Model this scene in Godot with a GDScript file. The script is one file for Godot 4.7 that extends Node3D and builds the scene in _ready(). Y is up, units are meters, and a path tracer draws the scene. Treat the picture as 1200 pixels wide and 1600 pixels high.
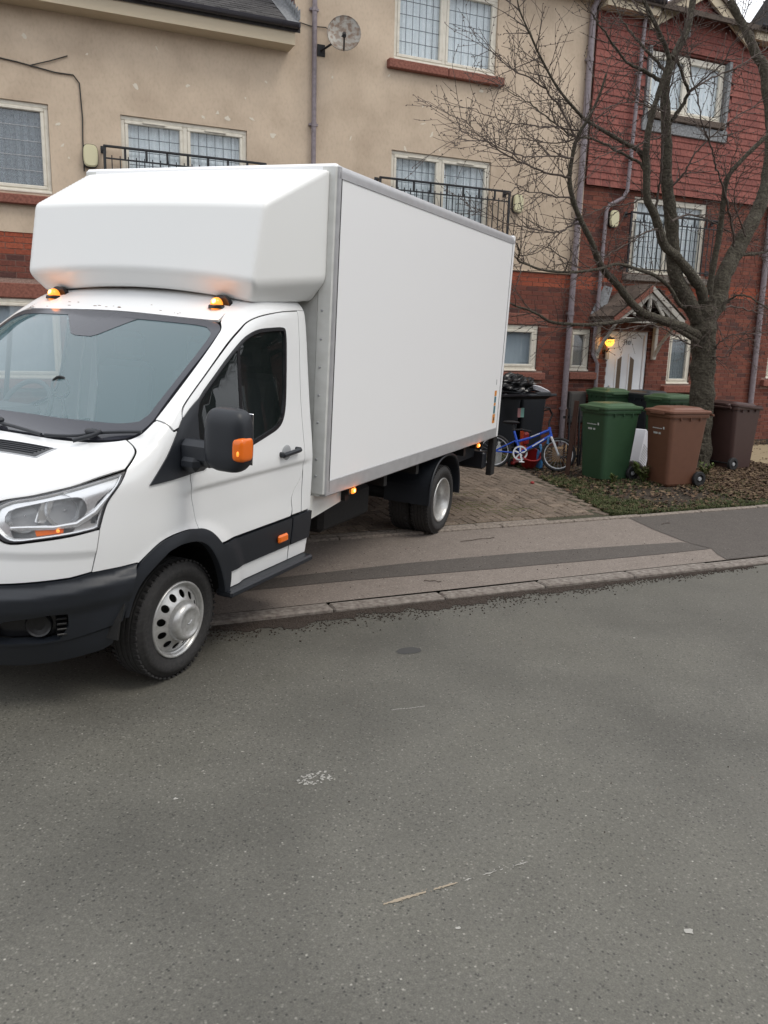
extends Node3D

const CAM_H := 1.942
const CAM_PITCH := -0.2091
const CAM_YAW := -0.4113
const CAM_ROLL := 0.0281
const CAM_F := 1260.7          # focal length in photo pixels (1200 x 1600)
const FACADE := -12.2

var M := {}
var rng := RandomNumberGenerator.new()
var used := {}
var cam_basis: Basis

func _ready() -> void:
	rng.seed = 4711
	# ---- camera, sky, sun, exposure -------------------------------------------------
	var cam := Camera3D.new()
	cam.name = "camera"
	cam.fov = rad_to_deg(2.0 * atan(800.0 / CAM_F))
	cam.near = 0.05
	cam.far = 900.0
	add_child(cam)
	cam.position = Vector3(0, CAM_H, 0)
	cam.rotation = Vector3(CAM_PITCH, CAM_YAW, CAM_ROLL)
	cam_basis = Basis.from_euler(cam.rotation)
	cam.current = true
	var sky_mat := ProceduralSkyMaterial.new()
	sky_mat.sky_top_color = Color(0.95, 0.962, 0.985)
	sky_mat.sky_horizon_color = Color(0.91, 0.922, 0.94)
	sky_mat.sky_curve = 0.25
	sky_mat.ground_bottom_color = Color(0.25, 0.25, 0.24)
	sky_mat.ground_horizon_color = Color(0.55, 0.56, 0.57)
	sky_mat.sun_angle_max = 1.0
	sky_mat.sky_energy_multiplier = 1.0
	var sky := Sky.new()
	sky.sky_material = sky_mat
	var env := Environment.new()
	env.background_mode = Environment.BG_SKY
	env.sky = sky
	env.background_energy_multiplier = 1.0
	env.tonemap_mode = Environment.TONE_MAPPER_LINEAR
	env.tonemap_exposure = 1.62
	env.sdfgi_enabled = true
	env.ssao_enabled = true
	env.ssil_enabled = true
	var we := WorldEnvironment.new()
	we.name = "world_environment"
	we.environment = env
	add_child(we)
	var sun := DirectionalLight3D.new()
	sun.name = "sun"
	sun.light_energy = 0.30
	sun.light_color = Color(1.0, 0.98, 0.95)
	sun.light_angular_distance = 24.0
	sun.shadow_enabled = true
	sun.rotation_degrees = Vector3(-56, 41, 0)
	add_child(sun)
	# ---- the place ------------------------------------------------------------------
	make_materials()
	build_ground()
	build_left_house()
	build_middle_house()
	build_right_house()
	build_house_fittings()
	build_truck()
	build_garden_things()
	build_tree()
	build_litter()
	build_across()

# ================================ helpers =============================================
class MB:
	# collects triangles; corners are given counter-clockwise seen from outside
	var v := PackedVector3Array()
	var n := PackedVector3Array()
	var uv := PackedVector2Array()
	var has_uv := false
	func vert(p: Vector3, q: Vector3, t := Vector2.ZERO) -> void:
		v.append(p); n.append(q); uv.append(t)
	func tri(a: Vector3, b: Vector3, c: Vector3) -> void:
		var q := (b - a).cross(c - a).normalized()
		vert(a, q); vert(c, q); vert(b, q)
	func stri(a: Vector3, b: Vector3, c: Vector3, na: Vector3, nb: Vector3, nc: Vector3) -> void:
		vert(a, na); vert(c, nc); vert(b, nb)
	func quad(a: Vector3, b: Vector3, c: Vector3, d: Vector3) -> void:
		tri(a, b, c); tri(a, c, d)
	func squad(a: Vector3, b: Vector3, c: Vector3, d: Vector3, na: Vector3, nb: Vector3, nc: Vector3, nd: Vector3) -> void:
		stri(a, b, c, na, nb, nc); stri(a, c, d, na, nc, nd)
	func uquad(a: Vector3, b: Vector3, c: Vector3, d: Vector3, ua: Vector2, ub: Vector2, uc: Vector2, ud: Vector2) -> void:
		has_uv = true
		var q := (b - a).cross(c - a).normalized()
		vert(a, q, ua); vert(c, q, uc); vert(b, q, ub)
		vert(a, q, ua); vert(d, q, ud); vert(c, q, uc)
	func box(c: Vector3, s: Vector3, b := Basis.IDENTITY) -> void:
		var h := s * 0.5
		var p: Array[Vector3] = []
		for i in 8:
			p.append(c + b * Vector3(h.x if i & 1 else -h.x, h.y if i & 2 else -h.y, h.z if i & 4 else -h.z))
		quad(p[0], p[2], p[3], p[1]); quad(p[4], p[5], p[7], p[6])
		quad(p[0], p[4], p[6], p[2]); quad(p[1], p[3], p[7], p[5])
		quad(p[0], p[1], p[5], p[4]); quad(p[2], p[6], p[7], p[3])
	func box2(lo: Vector3, hi: Vector3) -> void:
		box((lo + hi) * 0.5, hi - lo)
	func cbox(c: Vector3, s: Vector3, r: float, b := Basis.IDENTITY) -> void:
		# chamfered box
		var h := s * 0.5
		r = minf(r, minf(h.x, minf(h.y, h.z)) * 0.95)
		var P := func(sx: float, sy: float, sz: float, ax: int) -> Vector3:
			var q := Vector3(sx * (h.x - r), sy * (h.y - r), sz * (h.z - r))
			q[ax] = [sx * h.x, sy * h.y, sz * h.z][ax]
			return c + b * q
		for s1 in [-1.0, 1.0]:
			var q: Array = [P.call(s1, -1.0, -1.0, 0), P.call(s1, 1.0, -1.0, 0), P.call(s1, 1.0, 1.0, 0), P.call(s1, -1.0, 1.0, 0)]
			fq(q, s1 > 0)
			q = [P.call(-1.0, s1, -1.0, 1), P.call(-1.0, s1, 1.0, 1), P.call(1.0, s1, 1.0, 1), P.call(1.0, s1, -1.0, 1)]
			fq(q, s1 > 0)
			q = [P.call(-1.0, -1.0, s1, 2), P.call(1.0, -1.0, s1, 2), P.call(1.0, 1.0, s1, 2), P.call(-1.0, 1.0, s1, 2)]
			fq(q, s1 > 0)
			for s2 in [-1.0, 1.0]:
				fq([P.call(s1, s2, -1.0, 0), P.call(s1, s2, -1.0, 1), P.call(s1, s2, 1.0, 1), P.call(s1, s2, 1.0, 0)], s1 * s2 < 0)
				fq([P.call(s1, -1.0, s2, 0), P.call(s1, -1.0, s2, 2), P.call(s1, 1.0, s2, 2), P.call(s1, 1.0, s2, 0)], s1 * s2 > 0)
				fq([P.call(-1.0, s1, s2, 1), P.call(-1.0, s1, s2, 2), P.call(1.0, s1, s2, 2), P.call(1.0, s1, s2, 1)], s1 * s2 < 0)
				for s3 in [-1.0, 1.0]:
					var a: Vector3 = P.call(s1, s2, s3, 0)
					var d: Vector3 = P.call(s1, s2, s3, 1)
					var e: Vector3 = P.call(s1, s2, s3, 2)
					if s1 * s2 * s3 > 0: tri(a, d, e)
					else: tri(a, e, d)
	func fq(q: Array, keep: bool) -> void:
		if keep: quad(q[0], q[1], q[2], q[3])
		else: quad(q[0], q[3], q[2], q[1])
	func tube(pts: Array, rad: Variant, seg := 8, caps := true) -> void:
		var m := pts.size()
		var ring: Array = []
		var up := Vector3.UP
		var prev := Vector3.ZERO
		for i in m:
			var t: Vector3 = (pts[mini(i + 1, m - 1)] - pts[maxi(i - 1, 0)]).normalized()
			if prev == Vector3.ZERO:
				up = Vector3.RIGHT if absf(t.y) > 0.9 else Vector3.UP
			else:
				up = prev
			var a := t.cross(up).normalized()
			var b := a.cross(t).normalized()
			prev = b
			var r: float = rad[i] if rad is Array or rad is PackedFloat32Array else rad
			var row: Array = []
			for k in seg:
				var w := TAU * k / seg
				var o := a * cos(w) + b * sin(w)
				row.append([pts[i] + o * r, o])
			ring.append(row)
		for i in m - 1:
			for k in seg:
				var k2 := (k + 1) % seg
				var A: Array = ring[i][k]
				var B: Array = ring[i][k2]
				var C: Array = ring[i + 1][k2]
				var D: Array = ring[i + 1][k]
				squad(A[0], D[0], C[0], B[0], A[1], D[1], C[1], B[1])
		if caps:
			for k in range(1, seg - 1):
				tri(ring[0][0][0], ring[0][k][0], ring[0][k + 1][0])
				tri(ring[m - 1][0][0], ring[m - 1][k + 1][0], ring[m - 1][k][0])
	func lathe(prof: Array, seg: int, xf := Transform3D.IDENTITY, smooth := false) -> void:
		# prof: Vector2(radius, height) from bottom to top, outside to the right; axis is local y
		var m := prof.size()
		var nr: Array = []
		for i in m - 1:
			var d: Vector2 = prof[i + 1] - prof[i]
			nr.append(Vector2(d.y, -d.x).normalized())
		for i in m - 1:
			var n0: Vector2 = nr[i]
			var n1: Vector2 = nr[i]
			if smooth:
				if i > 0: n0 = (nr[i - 1] + nr[i]).normalized()
				if i < m - 2: n1 = (nr[i] + nr[i + 1]).normalized()
			var p0: Vector2 = prof[i]
			var p1: Vector2 = prof[i + 1]
			for k in seg:
				var a := TAU * k / seg
				var b := TAU * (k + 1) / seg
				var ca := Vector3(cos(a), 0, -sin(a))
				var cb := Vector3(cos(b), 0, -sin(b))
				var Y := Vector3.UP
				squad(xf * (ca * p0.x + Y * p0.y), xf * (cb * p0.x + Y * p0.y), xf * (cb * p1.x + Y * p1.y), xf * (ca * p1.x + Y * p1.y),
					xf.basis * (ca * n0.x + Y * n0.y), xf.basis * (cb * n0.x + Y * n0.y), xf.basis * (cb * n1.x + Y * n1.y), xf.basis * (ca * n1.x + Y * n1.y))
	func prism(poly: PackedVector2Array, d0: float, d1: float, xf := Transform3D.IDENTITY) -> void:
		# polygon in local xy, extruded along z from d0 to d1
		var P := poly
		if Geometry2D.is_polygon_clockwise(P):
			P = P.duplicate(); P.reverse()
		var idx := Geometry2D.triangulate_polygon(P)
		for i in range(0, idx.size(), 3):
			var a := P[idx[i]]
			var b := P[idx[i + 1]]
			var c := P[idx[i + 2]]
			if (b - a).cross(c - a) < 0:
				var t := b; b = c; c = t
			tri(xf * Vector3(a.x, a.y, d1), xf * Vector3(b.x, b.y, d1), xf * Vector3(c.x, c.y, d1))
			tri(xf * Vector3(a.x, a.y, d0), xf * Vector3(c.x, c.y, d0), xf * Vector3(b.x, b.y, d0))
		for i in P.size():
			var a := P[i]
			var b := P[(i + 1) % P.size()]
			quad(xf * Vector3(a.x, a.y, d0), xf * Vector3(b.x, b.y, d0), xf * Vector3(b.x, b.y, d1), xf * Vector3(a.x, a.y, d1))
	func ball(c: Vector3, r: Vector3, seg := 16, rings := 10, b := Basis.IDENTITY) -> void:
		for i in rings:
			for k in seg:
				var q: Array = []
				for e in [[i, k], [i, k + 1], [i + 1, k + 1], [i + 1, k]]:
					var th: float = PI * e[0] / rings
					var ph: float = TAU * e[1] / seg
					q.append(Vector3(sin(th) * cos(ph), cos(th), sin(th) * sin(ph)))
				var f := func(u: Vector3) -> Vector3: return c + b * (u * r)
				var g := func(u: Vector3) -> Vector3: return (b * (u / r)).normalized()
				squad(f.call(q[0]), f.call(q[1]), f.call(q[2]), f.call(q[3]), g.call(q[0]), g.call(q[1]), g.call(q[2]), g.call(q[3]))
	func mirror_z() -> MB:
		var o := MB.new()
		for i in range(0, v.size(), 3):
			for k in [0, 2, 1]:
				o.vert(v[i + k] * Vector3(1, 1, -1), n[i + k] * Vector3(1, 1, -1), uv[i + k])
		o.has_uv = has_uv
		return o
	func moved(xf: Transform3D) -> MB:
		var o := MB.new()
		for i in v.size():
			o.vert(xf * v[i], (xf.basis * n[i]).normalized(), uv[i])
		return o
	func join(o: MB) -> void:
		v.append_array(o.v); n.append_array(o.n); uv.append_array(o.uv)
	func mesh() -> ArrayMesh:
		var a := []
		a.resize(Mesh.ARRAY_MAX)
		a[Mesh.ARRAY_VERTEX] = v
		a[Mesh.ARRAY_NORMAL] = n
		if has_uv: a[Mesh.ARRAY_TEX_UV] = uv
		var m := ArrayMesh.new()
		if v.size() > 0: m.add_surface_from_arrays(Mesh.PRIMITIVE_TRIANGLES, a)
		return m

func numbered(called: String) -> String:
	if not used.has(called):
		used[called] = 0
		return called
	used[called] += 1
	return "%s_%03d" % [called, used[called]]

func thing(called: String, label: String, category: String, at := Vector3.ZERO, turn := 0.0, group := "") -> Node3D:
	var o := Node3D.new()
	o.name = numbered(called)
	add_child(o)
	o.position = at
	o.rotation.y = turn
	o.set_meta("label", label)
	o.set_meta("category", category)
	if group != "": o.set_meta("group", group)
	return o

func part(called: String, shape: Variant, m: Material, parent: Node) -> MeshInstance3D:
	var o := MeshInstance3D.new()
	o.name = called
	o.mesh = shape.mesh() if shape is MB else shape
	o.material_override = m
	parent.add_child(o, true)
	return o

func holder(called: String, parent: Node) -> Node3D:
	var o := Node3D.new()
	o.name = called
	parent.add_child(o, true)
	return o

func struct(called: String, shape: Variant, m: Material) -> MeshInstance3D:
	var o := part(numbered(called), shape, m, self)
	o.set_meta("kind", "structure")
	return o

func tag(o: Node, label: String, category: String, group := "") -> void:
	o.set_meta("label", label)
	o.set_meta("category", category)
	if group != "": o.set_meta("group", group)

func pixel(p: Vector3) -> Vector2:
	var q: Vector3 = cam_basis.inverse() * (p - Vector3(0, CAM_H, 0))
	if q.z > -0.1: return Vector2(-9999, -9999)
	return Vector2(600 + CAM_F * q.x / -q.z, 800 - CAM_F * q.y / -q.z)

func seen(p: Vector3, margin := 10.0) -> bool:
	var q := pixel(p)
	return q.x > -margin and q.x < 1200 + margin and q.y > -margin and q.y < 1600 + margin

func lin(r: float, g: float, b: float) -> Color:
	return Color(r, g, b).linear_to_srgb()

func ground_y(z: float) -> float:
	var T := [[-30.0, .20], [-12.2, .17], [-10.0, .15], [-8.6, .115], [-7.03, .045], [-5.4, .03], [-5.25, .028]]
	if z > -5.25: return 0.0
	for i in T.size() - 1:
		if z <= T[i + 1][0]:
			var t: float = clampf((z - T[i][0]) / (T[i + 1][0] - T[i][0]), 0, 1)
			return lerpf(T[i][1], T[i + 1][1], t)
	return 0.028

# ================================ materials ===========================================
func noise_image(size: int, freq: float, sd: int, oct := 4, kind := FastNoiseLite.TYPE_SIMPLEX_SMOOTH) -> Image:
	var f := FastNoiseLite.new()
	f.seed = sd
	f.noise_type = kind
	f.frequency = freq
	f.fractal_octaves = oct
	f.fractal_type = FastNoiseLite.FRACTAL_FBM if oct > 1 else FastNoiseLite.FRACTAL_NONE
	return f.get_seamless_image(size, size)

func ramp_tex(im: Image, stops: Array) -> ImageTexture:
	# stops: [[t, Color(linear)], ...]
	var g := Gradient.new()
	g.offsets = PackedFloat32Array(stops.map(func(s): return s[0]))
	g.colors = PackedColorArray(stops.map(func(s): return s[1].linear_to_srgb()))
	var lut := PackedByteArray()
	for i in 256:
		var c := g.sample(i / 255.0)
		lut.append(int(c.r * 255)); lut.append(int(c.g * 255)); lut.append(int(c.b * 255))
	im.convert(Image.FORMAT_L8)
	var d := im.get_data()
	var o := PackedByteArray()
	o.resize(d.size() * 3)
	for i in d.size():
		var k := d[i] * 3
		o[i * 3] = lut[k]; o[i * 3 + 1] = lut[k + 1]; o[i * 3 + 2] = lut[k + 2]
	var t := Image.create_from_data(im.get_width(), im.get_height(), false, Image.FORMAT_RGB8, o)
	t.generate_mipmaps()
	return ImageTexture.create_from_image(t)

func mat(called: String, c: Color, rough := 0.6, metal := 0.0) -> StandardMaterial3D:
	var m := StandardMaterial3D.new()
	m.resource_name = called
	m.albedo_color = c
	m.roughness = rough
	m.metallic = metal
	M[called] = m
	return m

func tex_mat(called: String, im: Image, stops: Array, scale: float, rough := 0.85, bump := 0.0, world := true) -> StandardMaterial3D:
	var m := mat(called, Color.WHITE, rough)
	m.albedo_texture = ramp_tex(im, stops)
	m.uv1_triplanar = true
	m.uv1_world_triplanar = world
	m.uv1_scale = Vector3.ONE * scale
	relief(m, im, bump)
	return m

var relief_cache := {}
func relief(m: StandardMaterial3D, im: Image, bump: float) -> void:
	if bump <= 0.0: return
	m.heightmap_enabled = true
	m.heightmap_scale = bump
	if not relief_cache.has(im):
		relief_cache[im] = ImageTexture.create_from_image(im)
	m.heightmap_texture = relief_cache[im]

func tint_mat(called: String, t: Texture2D, c: Color, scale: float, rough := 0.85, im: Image = null, bump := 0.0, world := true) -> StandardMaterial3D:
	# the same grey grain for a family of materials, each in its own colour
	var m := mat(called, c.linear_to_srgb(), rough)
	m.albedo_texture = t
	m.uv1_triplanar = true
	m.uv1_world_triplanar = world
	m.uv1_scale = Vector3.ONE * scale
	if im: relief(m, im, bump)
	return m

func glass(called: String, c: Color, alpha: float, rough := 0.015) -> StandardMaterial3D:
	var m := mat(called, Color(c, alpha), rough)
	m.transparency = BaseMaterial3D.TRANSPARENCY_ALPHA
	m.metallic_specular = 0.5
	return m

func glow(called: String, c: Color, energy: float) -> StandardMaterial3D:
	var m := mat(called, c, 0.3)
	m.emission_enabled = true
	m.emission = c
	m.emission_energy_multiplier = energy
	return m

func speckle(size: int, sd: int, coarse: float) -> Image:
	# fine aggregate: per-pixel grain with scattered lighter and darker stones
	var r := RandomNumberGenerator.new()
	r.seed = sd
	var a := noise_image(size, coarse, sd, 3)
	var b := noise_image(size, 0.16, sd + 7, 2)
	a.convert(Image.FORMAT_L8); b.convert(Image.FORMAT_L8)
	var da := a.get_data()
	var db := b.get_data()
	var o := PackedByteArray()
	o.resize(size * size)
	for i in size * size:
		var g := 118.0 + (da[i] - 127) * 0.10 + (db[i] - 127) * 0.20 + r.randf_range(-38, 38)
		o[i] = int(clampf(g, 0, 255))
	# stones
	for k in size * size / 38:
		var x := r.randi() % size
		var y := r.randi() % size
		var w := r.randf()
		var g := r.randf_range(15, 70) if w < 0.5 else r.randf_range(155, 205)
		if w > 0.975: g = r.randf_range(205, 250)
		var rad := r.randi_range(1, 2)
		for dy in rad:
			for dx in rad:
				o[((y + dy) % size) * size + (x + dx) % size] = int(g)
	return Image.create_from_data(size, size, false, Image.FORMAT_L8, o)

func make_materials() -> void:
	# road and pavement
	var road := tex_mat("asphalt", speckle(1024, 11, 0.006), [[0.0, Color(.026, .025, .021)], [0.35, Color(.090, .086, .073)], [0.55, Color(.117, .112, .095)], [0.8, Color(.212, .203, .176)], [1.0, Color(.40, .385, .34)]], 0.27, 0.60, 0.10)
	road.detail_enabled = true
	road.detail_blend_mode = BaseMaterial3D.BLEND_MODE_MUL
	road.detail_uv_layer = BaseMaterial3D.DETAIL_UV_2
	road.detail_albedo = ramp_tex(noise_image(512, 0.008, 5, 5), [[0.0, Color(.70, .70, .69)], [0.42, Color(.92, .92, .91)], [0.6, Color(1, 1, .99)], [1.0, Color(1, 1, .98)]])
	road.uv2_triplanar = true
	road.uv2_world_triplanar = true
	road.uv2_scale = Vector3.ONE * 0.11
	tex_mat("pave_pink", speckle(512, 21, 0.02), [[0.0, Color(.07, .060, .052)], [0.35, Color(.170, .142, .121)], [0.6, Color(.235, .199, .172)], [1.0, Color(.47, .43, .39)]], 0.42, 0.9, 0.12)
	tex_mat("pave_dark", speckle(512, 31, 0.02), [[0.0, Color(.027, .024, .021)], [0.35, Color(.076, .066, .058)], [0.6, Color(.104, .091, .080)], [1.0, Color(.26, .235, .21)]], 0.42, 0.9, 0.12)
	tex_mat("kerb_concrete", noise_image(512, 0.03, 41, 5), [[0.0, Color(.08, .065, .055)], [0.4, Color(.17, .145, .125)], [0.7, Color(.23, .205, .18)], [1.0, Color(.31, .28, .25)]], 1.2, 0.9, 0.15)
	tex_mat("edging_concrete", noise_image(512, 0.03, 43, 5), [[0.0, Color(.10, .082, .068)], [0.4, Color(.20, .168, .14)], [0.7, Color(.26, .222, .188)], [1.0, Color(.32, .28, .24)]], 1.5, 0.9, 0.1)
	var bl := noise_image(512, 0.03, 51, 5)
	var grain_b := ramp_tex(bl, [[0.0, Color(.32, .32, .32)], [0.45, Color(.68, .68, .68)], [0.75, Color(.85, .85, .85)], [1.0, Color(1, 1, 1)]])
	for i in 4:
		var k: float = [0.72, 0.88, 1.02, 1.18][i]
		tint_mat("block_%d" % i, grain_b, Color(.255, .198, .15) * k, 1.7, 0.92, bl, 0.06)
	tex_mat("soil", noise_image(512, 0.03, 61, 5), [[0.0, Color(.012, .009, .006)], [0.5, Color(.036, .026, .017)], [0.75, Color(.058, .043, .028)], [1.0, Color(.095, .072, .048)]], 1.4, 0.95, 1.2)
	tex_mat("joint_moss", noise_image(512, 0.03, 63, 4), [[0.0, Color(.022, .020, .013)], [0.5, Color(.050, .044, .028)], [0.7, Color(.060, .064, .030)], [1.0, Color(.10, .095, .055)]], 2.5, 0.95, 0.6)
	tex_mat("slab_yellow", speckle(512, 71, 0.02), [[0.0, Color(.12, .09, .05)], [0.45, Color(.30, .235, .145)], [0.65, Color(.36, .285, .18)], [1.0, Color(.5, .42, .3)]], 0.9, 0.92)
	tex_mat("far_ground", noise_image(256, 0.02, 75, 4), [[0.0, Color(.04, .05, .03)], [1.0, Color(.12, .12, .09)]], 0.2, 0.95)
	# houses
	var rn := noise_image(1024, 0.006, 81, 6)
	var r2 := tex_mat("render_cream", rn, [[0.0, Color(.47, .37, .275)], [0.3, Color(.52, .415, .312)], [0.5, Color(.56, .45, .340)], [0.72, Color(.585, .47, .355)], [1.0, Color(.62, .505, .385)]], 0.21, 0.93)
	r2.detail_enabled = true
	r2.detail_blend_mode = BaseMaterial3D.BLEND_MODE_MUL
	r2.detail_uv_layer = BaseMaterial3D.DETAIL_UV_2
	r2.detail_albedo = ramp_tex(noise_image(512, 0.05, 83, 5), [[0.0, Color(.87, .865, .86)], [0.4, Color(.97, .97, .97)], [0.8, Color(1, 1, 1)], [1.0, Color(1, 1, 1)]])
	r2.uv2_triplanar = true
	r2.uv2_world_triplanar = true
	r2.uv2_scale = Vector3(0.8, 0.45, 0.8)
	var bn := noise_image(512, 0.025, 91, 5)
	var grain_k := ramp_tex(bn, [[0.0, Color(.45, .45, .45)], [0.5, Color(.75, .75, .75)], [1.0, Color(1, 1, 1)]])
	var tones := [[.165, .052, .034], [.145, .046, .032], [.190, .062, .040], [.110, .038, .028], [.085, .034, .028]]
	for i in 5:
		var t: Array = tones[i]
		var c := Color(t[0], t[1], t[2])
		tint_mat("brick_%d" % i, grain_k, c * 1.33, 2.2, 0.92, bn, 0.10)
	var bt := [[.29, .068, .034], [.25, .062, .033], [.31, .080, .042]]
	for i in 3:
		var t: Array = bt[i]
		var c := Color(t[0], t[1], t[2])
		tint_mat("band_%d" % i, grain_k, c * 1.33, 2.2, 0.92, bn, 0.08)
	tex_mat("mortar", bn, [[0.0, Color(.18, .115, .09)], [0.5, Color(.29, .19, .155)], [1.0, Color(.38, .27, .225)]], 3.0, 0.95)
	tex_mat("sandstone_red", bn, [[0.0, Color(.13, .050, .036)], [0.5, Color(.225, .085, .060)], [1.0, Color(.29, .12, .088)]], 1.7, 0.9)
	var tn := noise_image(512, 0.02, 95, 5)
	var grain_t := ramp_tex(tn, [[0.0, Color(.46, .46, .46)], [0.45, Color(.80, .80, .80)], [0.75, Color(.92, .92, .92)], [1.0, Color(1, 1, 1)]])
	var tt := [[.250, .082, .066], [.232, .077, .062], [.272, .092, .073], [.208, .068, .056]]
	for i in 4:
		var t: Array = tt[i]
		var c := Color(t[0], t[1], t[2])
		tint_mat("tile_%d" % i, grain_t, c * 1.2, 1.6, 0.88, tn, 0.06)
	for i in 3:
		var k: float = [0.8, 1.0, 1.25][i]
		tint_mat("rooftile_%d" % i, grain_t, Color(.056, .052, .051) * k, 2.0, 0.9, tn, 0.1)
		tint_mat("canopytile_%d" % i, grain_t, Color(.13, .098, .078) * k, 2.0, 0.9, tn, 0.1)
	tex_mat("lead", tn, [[0.0, Color(.10, .105, .11)], [0.5, Color(.19, .195, .20)], [1.0, Color(.30, .31, .32)]], 2.0, 0.6)
	tex_mat("upvc", tn, [[0.0, Color(.56, .52, .44)], [0.4, Color(.66, .62, .53)], [1.0, Color(.72, .68, .59)]], 0.8, 0.45)
	mat("scuff_pale", lin(.66, .60, .50), 0.95)
	mat("fascia_cream", lin(.50, .42, .30), 0.6)
	tex_mat("pipe_plastic", tn, [[0.0, Color(.155, .128, .138)], [0.5, Color(.225, .190, .206)], [1.0, Color(.29, .25, .265)]], 1.2, 0.5)
	mat("gutter_plastic", lin(.028, .026, .034), 0.35)
	glass("window_glass", Color(0.86, 0.94, 1.0), 0.06)
	mat("leading", lin(.12, .14, .155), 0.5)
	tex_mat("net_white", tn, [[0.0, Color(.64, .70, .72)], [1.0, Color(.80, .86, .88)]], 1.3, 0.95)
	tex_mat("net_blue", tn, [[0.0, Color(.03, .04, .05)], [0.5, Color(.085, .105, .12)], [1.0, Color(.20, .24, .26)]], 2.2, 0.95)
	mat("blind_brown", lin(.24, .185, .125), 0.9)
	mat("blind_grey", lin(.30, .36, .40), 0.9)
	mat("room_plaster", lin(.52, .48, .42), 0.95)
	mat("iron_black", lin(.012, .013, .016), 0.45)
	mat("alarm_cream", lin(.62, .58, .38), 0.5)
	mat("alarm_back", lin(.03, .03, .03), 0.5)
	mat("door_white", lin(.72, .75, .79), 0.35)
	mat("door_glass", lin(.13, .09, .06), 0.12)
	mat("chrome", lin(.75, .75, .76), 0.18, 1.0)
	mat("meter_grey", lin(.085, .080, .075), 0.7)
	tex_mat("dish_metal", tn, [[0.0, Color(.09, .05, .03)], [0.40, Color(.15, .095, .06)], [0.52, Color(.24, .22, .19)], [1.0, Color(.32, .315, .29)]], 1.1, 0.45)
	mat("wood_white", lin(.42, .40, .36), 0.7)
	mat("cable_black", lin(.03, .028, .025), 0.6)
	# truck
	var wp := mat("truck_white", lin(.80, .81, .81), 0.28)
	wp.clearcoat_enabled = true
	wp.clearcoat = 0.7
	wp.clearcoat_roughness = 0.06
	mat("box_white", lin(.855, .86, .865), 0.34)
	mat("pod_white", lin(.765, .77, .755), 0.32)
	tex_mat("box_alloy", tn, [[0.0, Color(.40, .40, .41)], [0.5, Color(.45, .45, .46)], [1.0, Color(.50, .50, .51)]], 0.9, 0.42).metallic = 0.3
	tex_mat("box_front", tn, [[0.0, Color(.56, .56, .53)], [0.5, Color(.63, .635, .61)], [1.0, Color(.68, .685, .66)]], 0.9, 0.5)
	mat("rubber_seal", lin(.02, .02, .022), 0.7)
	tex_mat("plastic_black", noise_image(256, 0.2, 99, 2), [[0.0, Color(.008, .010, .014)], [1.0, Color(.017, .021, .028)]], 6.0, 0.46, 0.01, false)
	mat("plastic_gloss", lin(.008, .008, .010), 0.25)
	tex_mat("tyre_rubber", noise_image(256, 0.05, 101, 4), [[0.0, Color(.010, .010, .010)], [0.5, Color(.020, .019, .019)], [1.0, Color(.038, .036, .034)]], 3.0, 0.75, 0.02, false)
	tex_mat("wheel_silver", tn, [[0.0, Color(.36, .35, .33)], [0.5, Color(.50, .50, .49)], [1.0, Color(.58, .58, .57)]], 2.5, 0.34, 0.0, false).metallic = 0.6
	tex_mat("chassis_dark", tn, [[0.0, Color(.004, .004, .004)], [1.0, Color(.014, .013, .012)]], 2.0, 0.8)
	glass("screen_glass", Color(0.73, 0.90, 0.94), 0.15, 0.01)
	glass("side_glass", Color(0.10, 0.13, 0.13), 0.62, 0.01)
	mat("screen_border", lin(.045, .047, .058), 0.12)
	glass("lamp_lens", Color(0.95, 0.97, 1.0), 0.05, 0.02)
	mat("lamp_chrome", lin(.76, .77, .78), 0.20, 0.7)
	mat("lamp_grey", lin(.34, .35, .36), 0.35)
	mat("lamp_bowl", lin(.62, .63, .64), 0.18, 0.8)
	mat("fog_dark", lin(.005, .005, .006), 0.4)
	mat("lamp_amber", lin(.80, .16, .012), 0.22)
	glow("lamp_amber_lit", lin(.85, .26, .03), 0.9)
	glow("lamp_amber_core", lin(1.0, .60, .18), 3.0)
	mat("interior_dark", lin(.022, .024, .026), 0.8)
	mat("interior_grey", lin(.055, .058, .060), 0.8)
	mat("seat_cloth", lin(.035, .038, .042), 0.95)
	mat("paper_white", lin(.75, .74, .70), 0.9)
	mat("decal_orange", lin(.62, .24, .03), 0.5)
	mat("decal_teal", lin(.05, .16, .20), 0.5)
	mat("decal_grey", lin(.35, .36, .37), 0.5)
	mat("rust_brown", lin(.20, .085, .03), 0.9)
	# garden things
	var grain_p := ramp_tex(tn, [[0.0, Color(.86, .86, .86)], [0.5, Color(.95, .95, .95)], [1.0, Color(1, 1, 1)]])
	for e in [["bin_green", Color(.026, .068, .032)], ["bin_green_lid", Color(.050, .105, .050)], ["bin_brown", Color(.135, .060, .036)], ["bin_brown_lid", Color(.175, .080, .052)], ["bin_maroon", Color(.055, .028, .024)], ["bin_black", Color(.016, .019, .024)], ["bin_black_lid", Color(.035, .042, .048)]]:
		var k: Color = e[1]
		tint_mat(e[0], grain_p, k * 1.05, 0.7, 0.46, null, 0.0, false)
	mat("bag_black", lin(.010, .010, .011), 0.28)
	mat("poly_white", lin(.66, .66, .70), 0.8)
	mat("bike_blue", lin(.018, .085, .52), 0.25)
	mat("bike_white", lin(.66, .68, .70), 0.35)
	mat("bike_black", lin(.014, .014, .015), 0.6)
	mat("toy_red", lin(.26, .016, .016), 0.45)
	mat("toy_orange", lin(.55, .07, .02), 0.5)
	mat("toy_blue", lin(.06, .22, .48), 0.4)
	mat("cardboard", lin(.27, .17, .085), 0.9)
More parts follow.
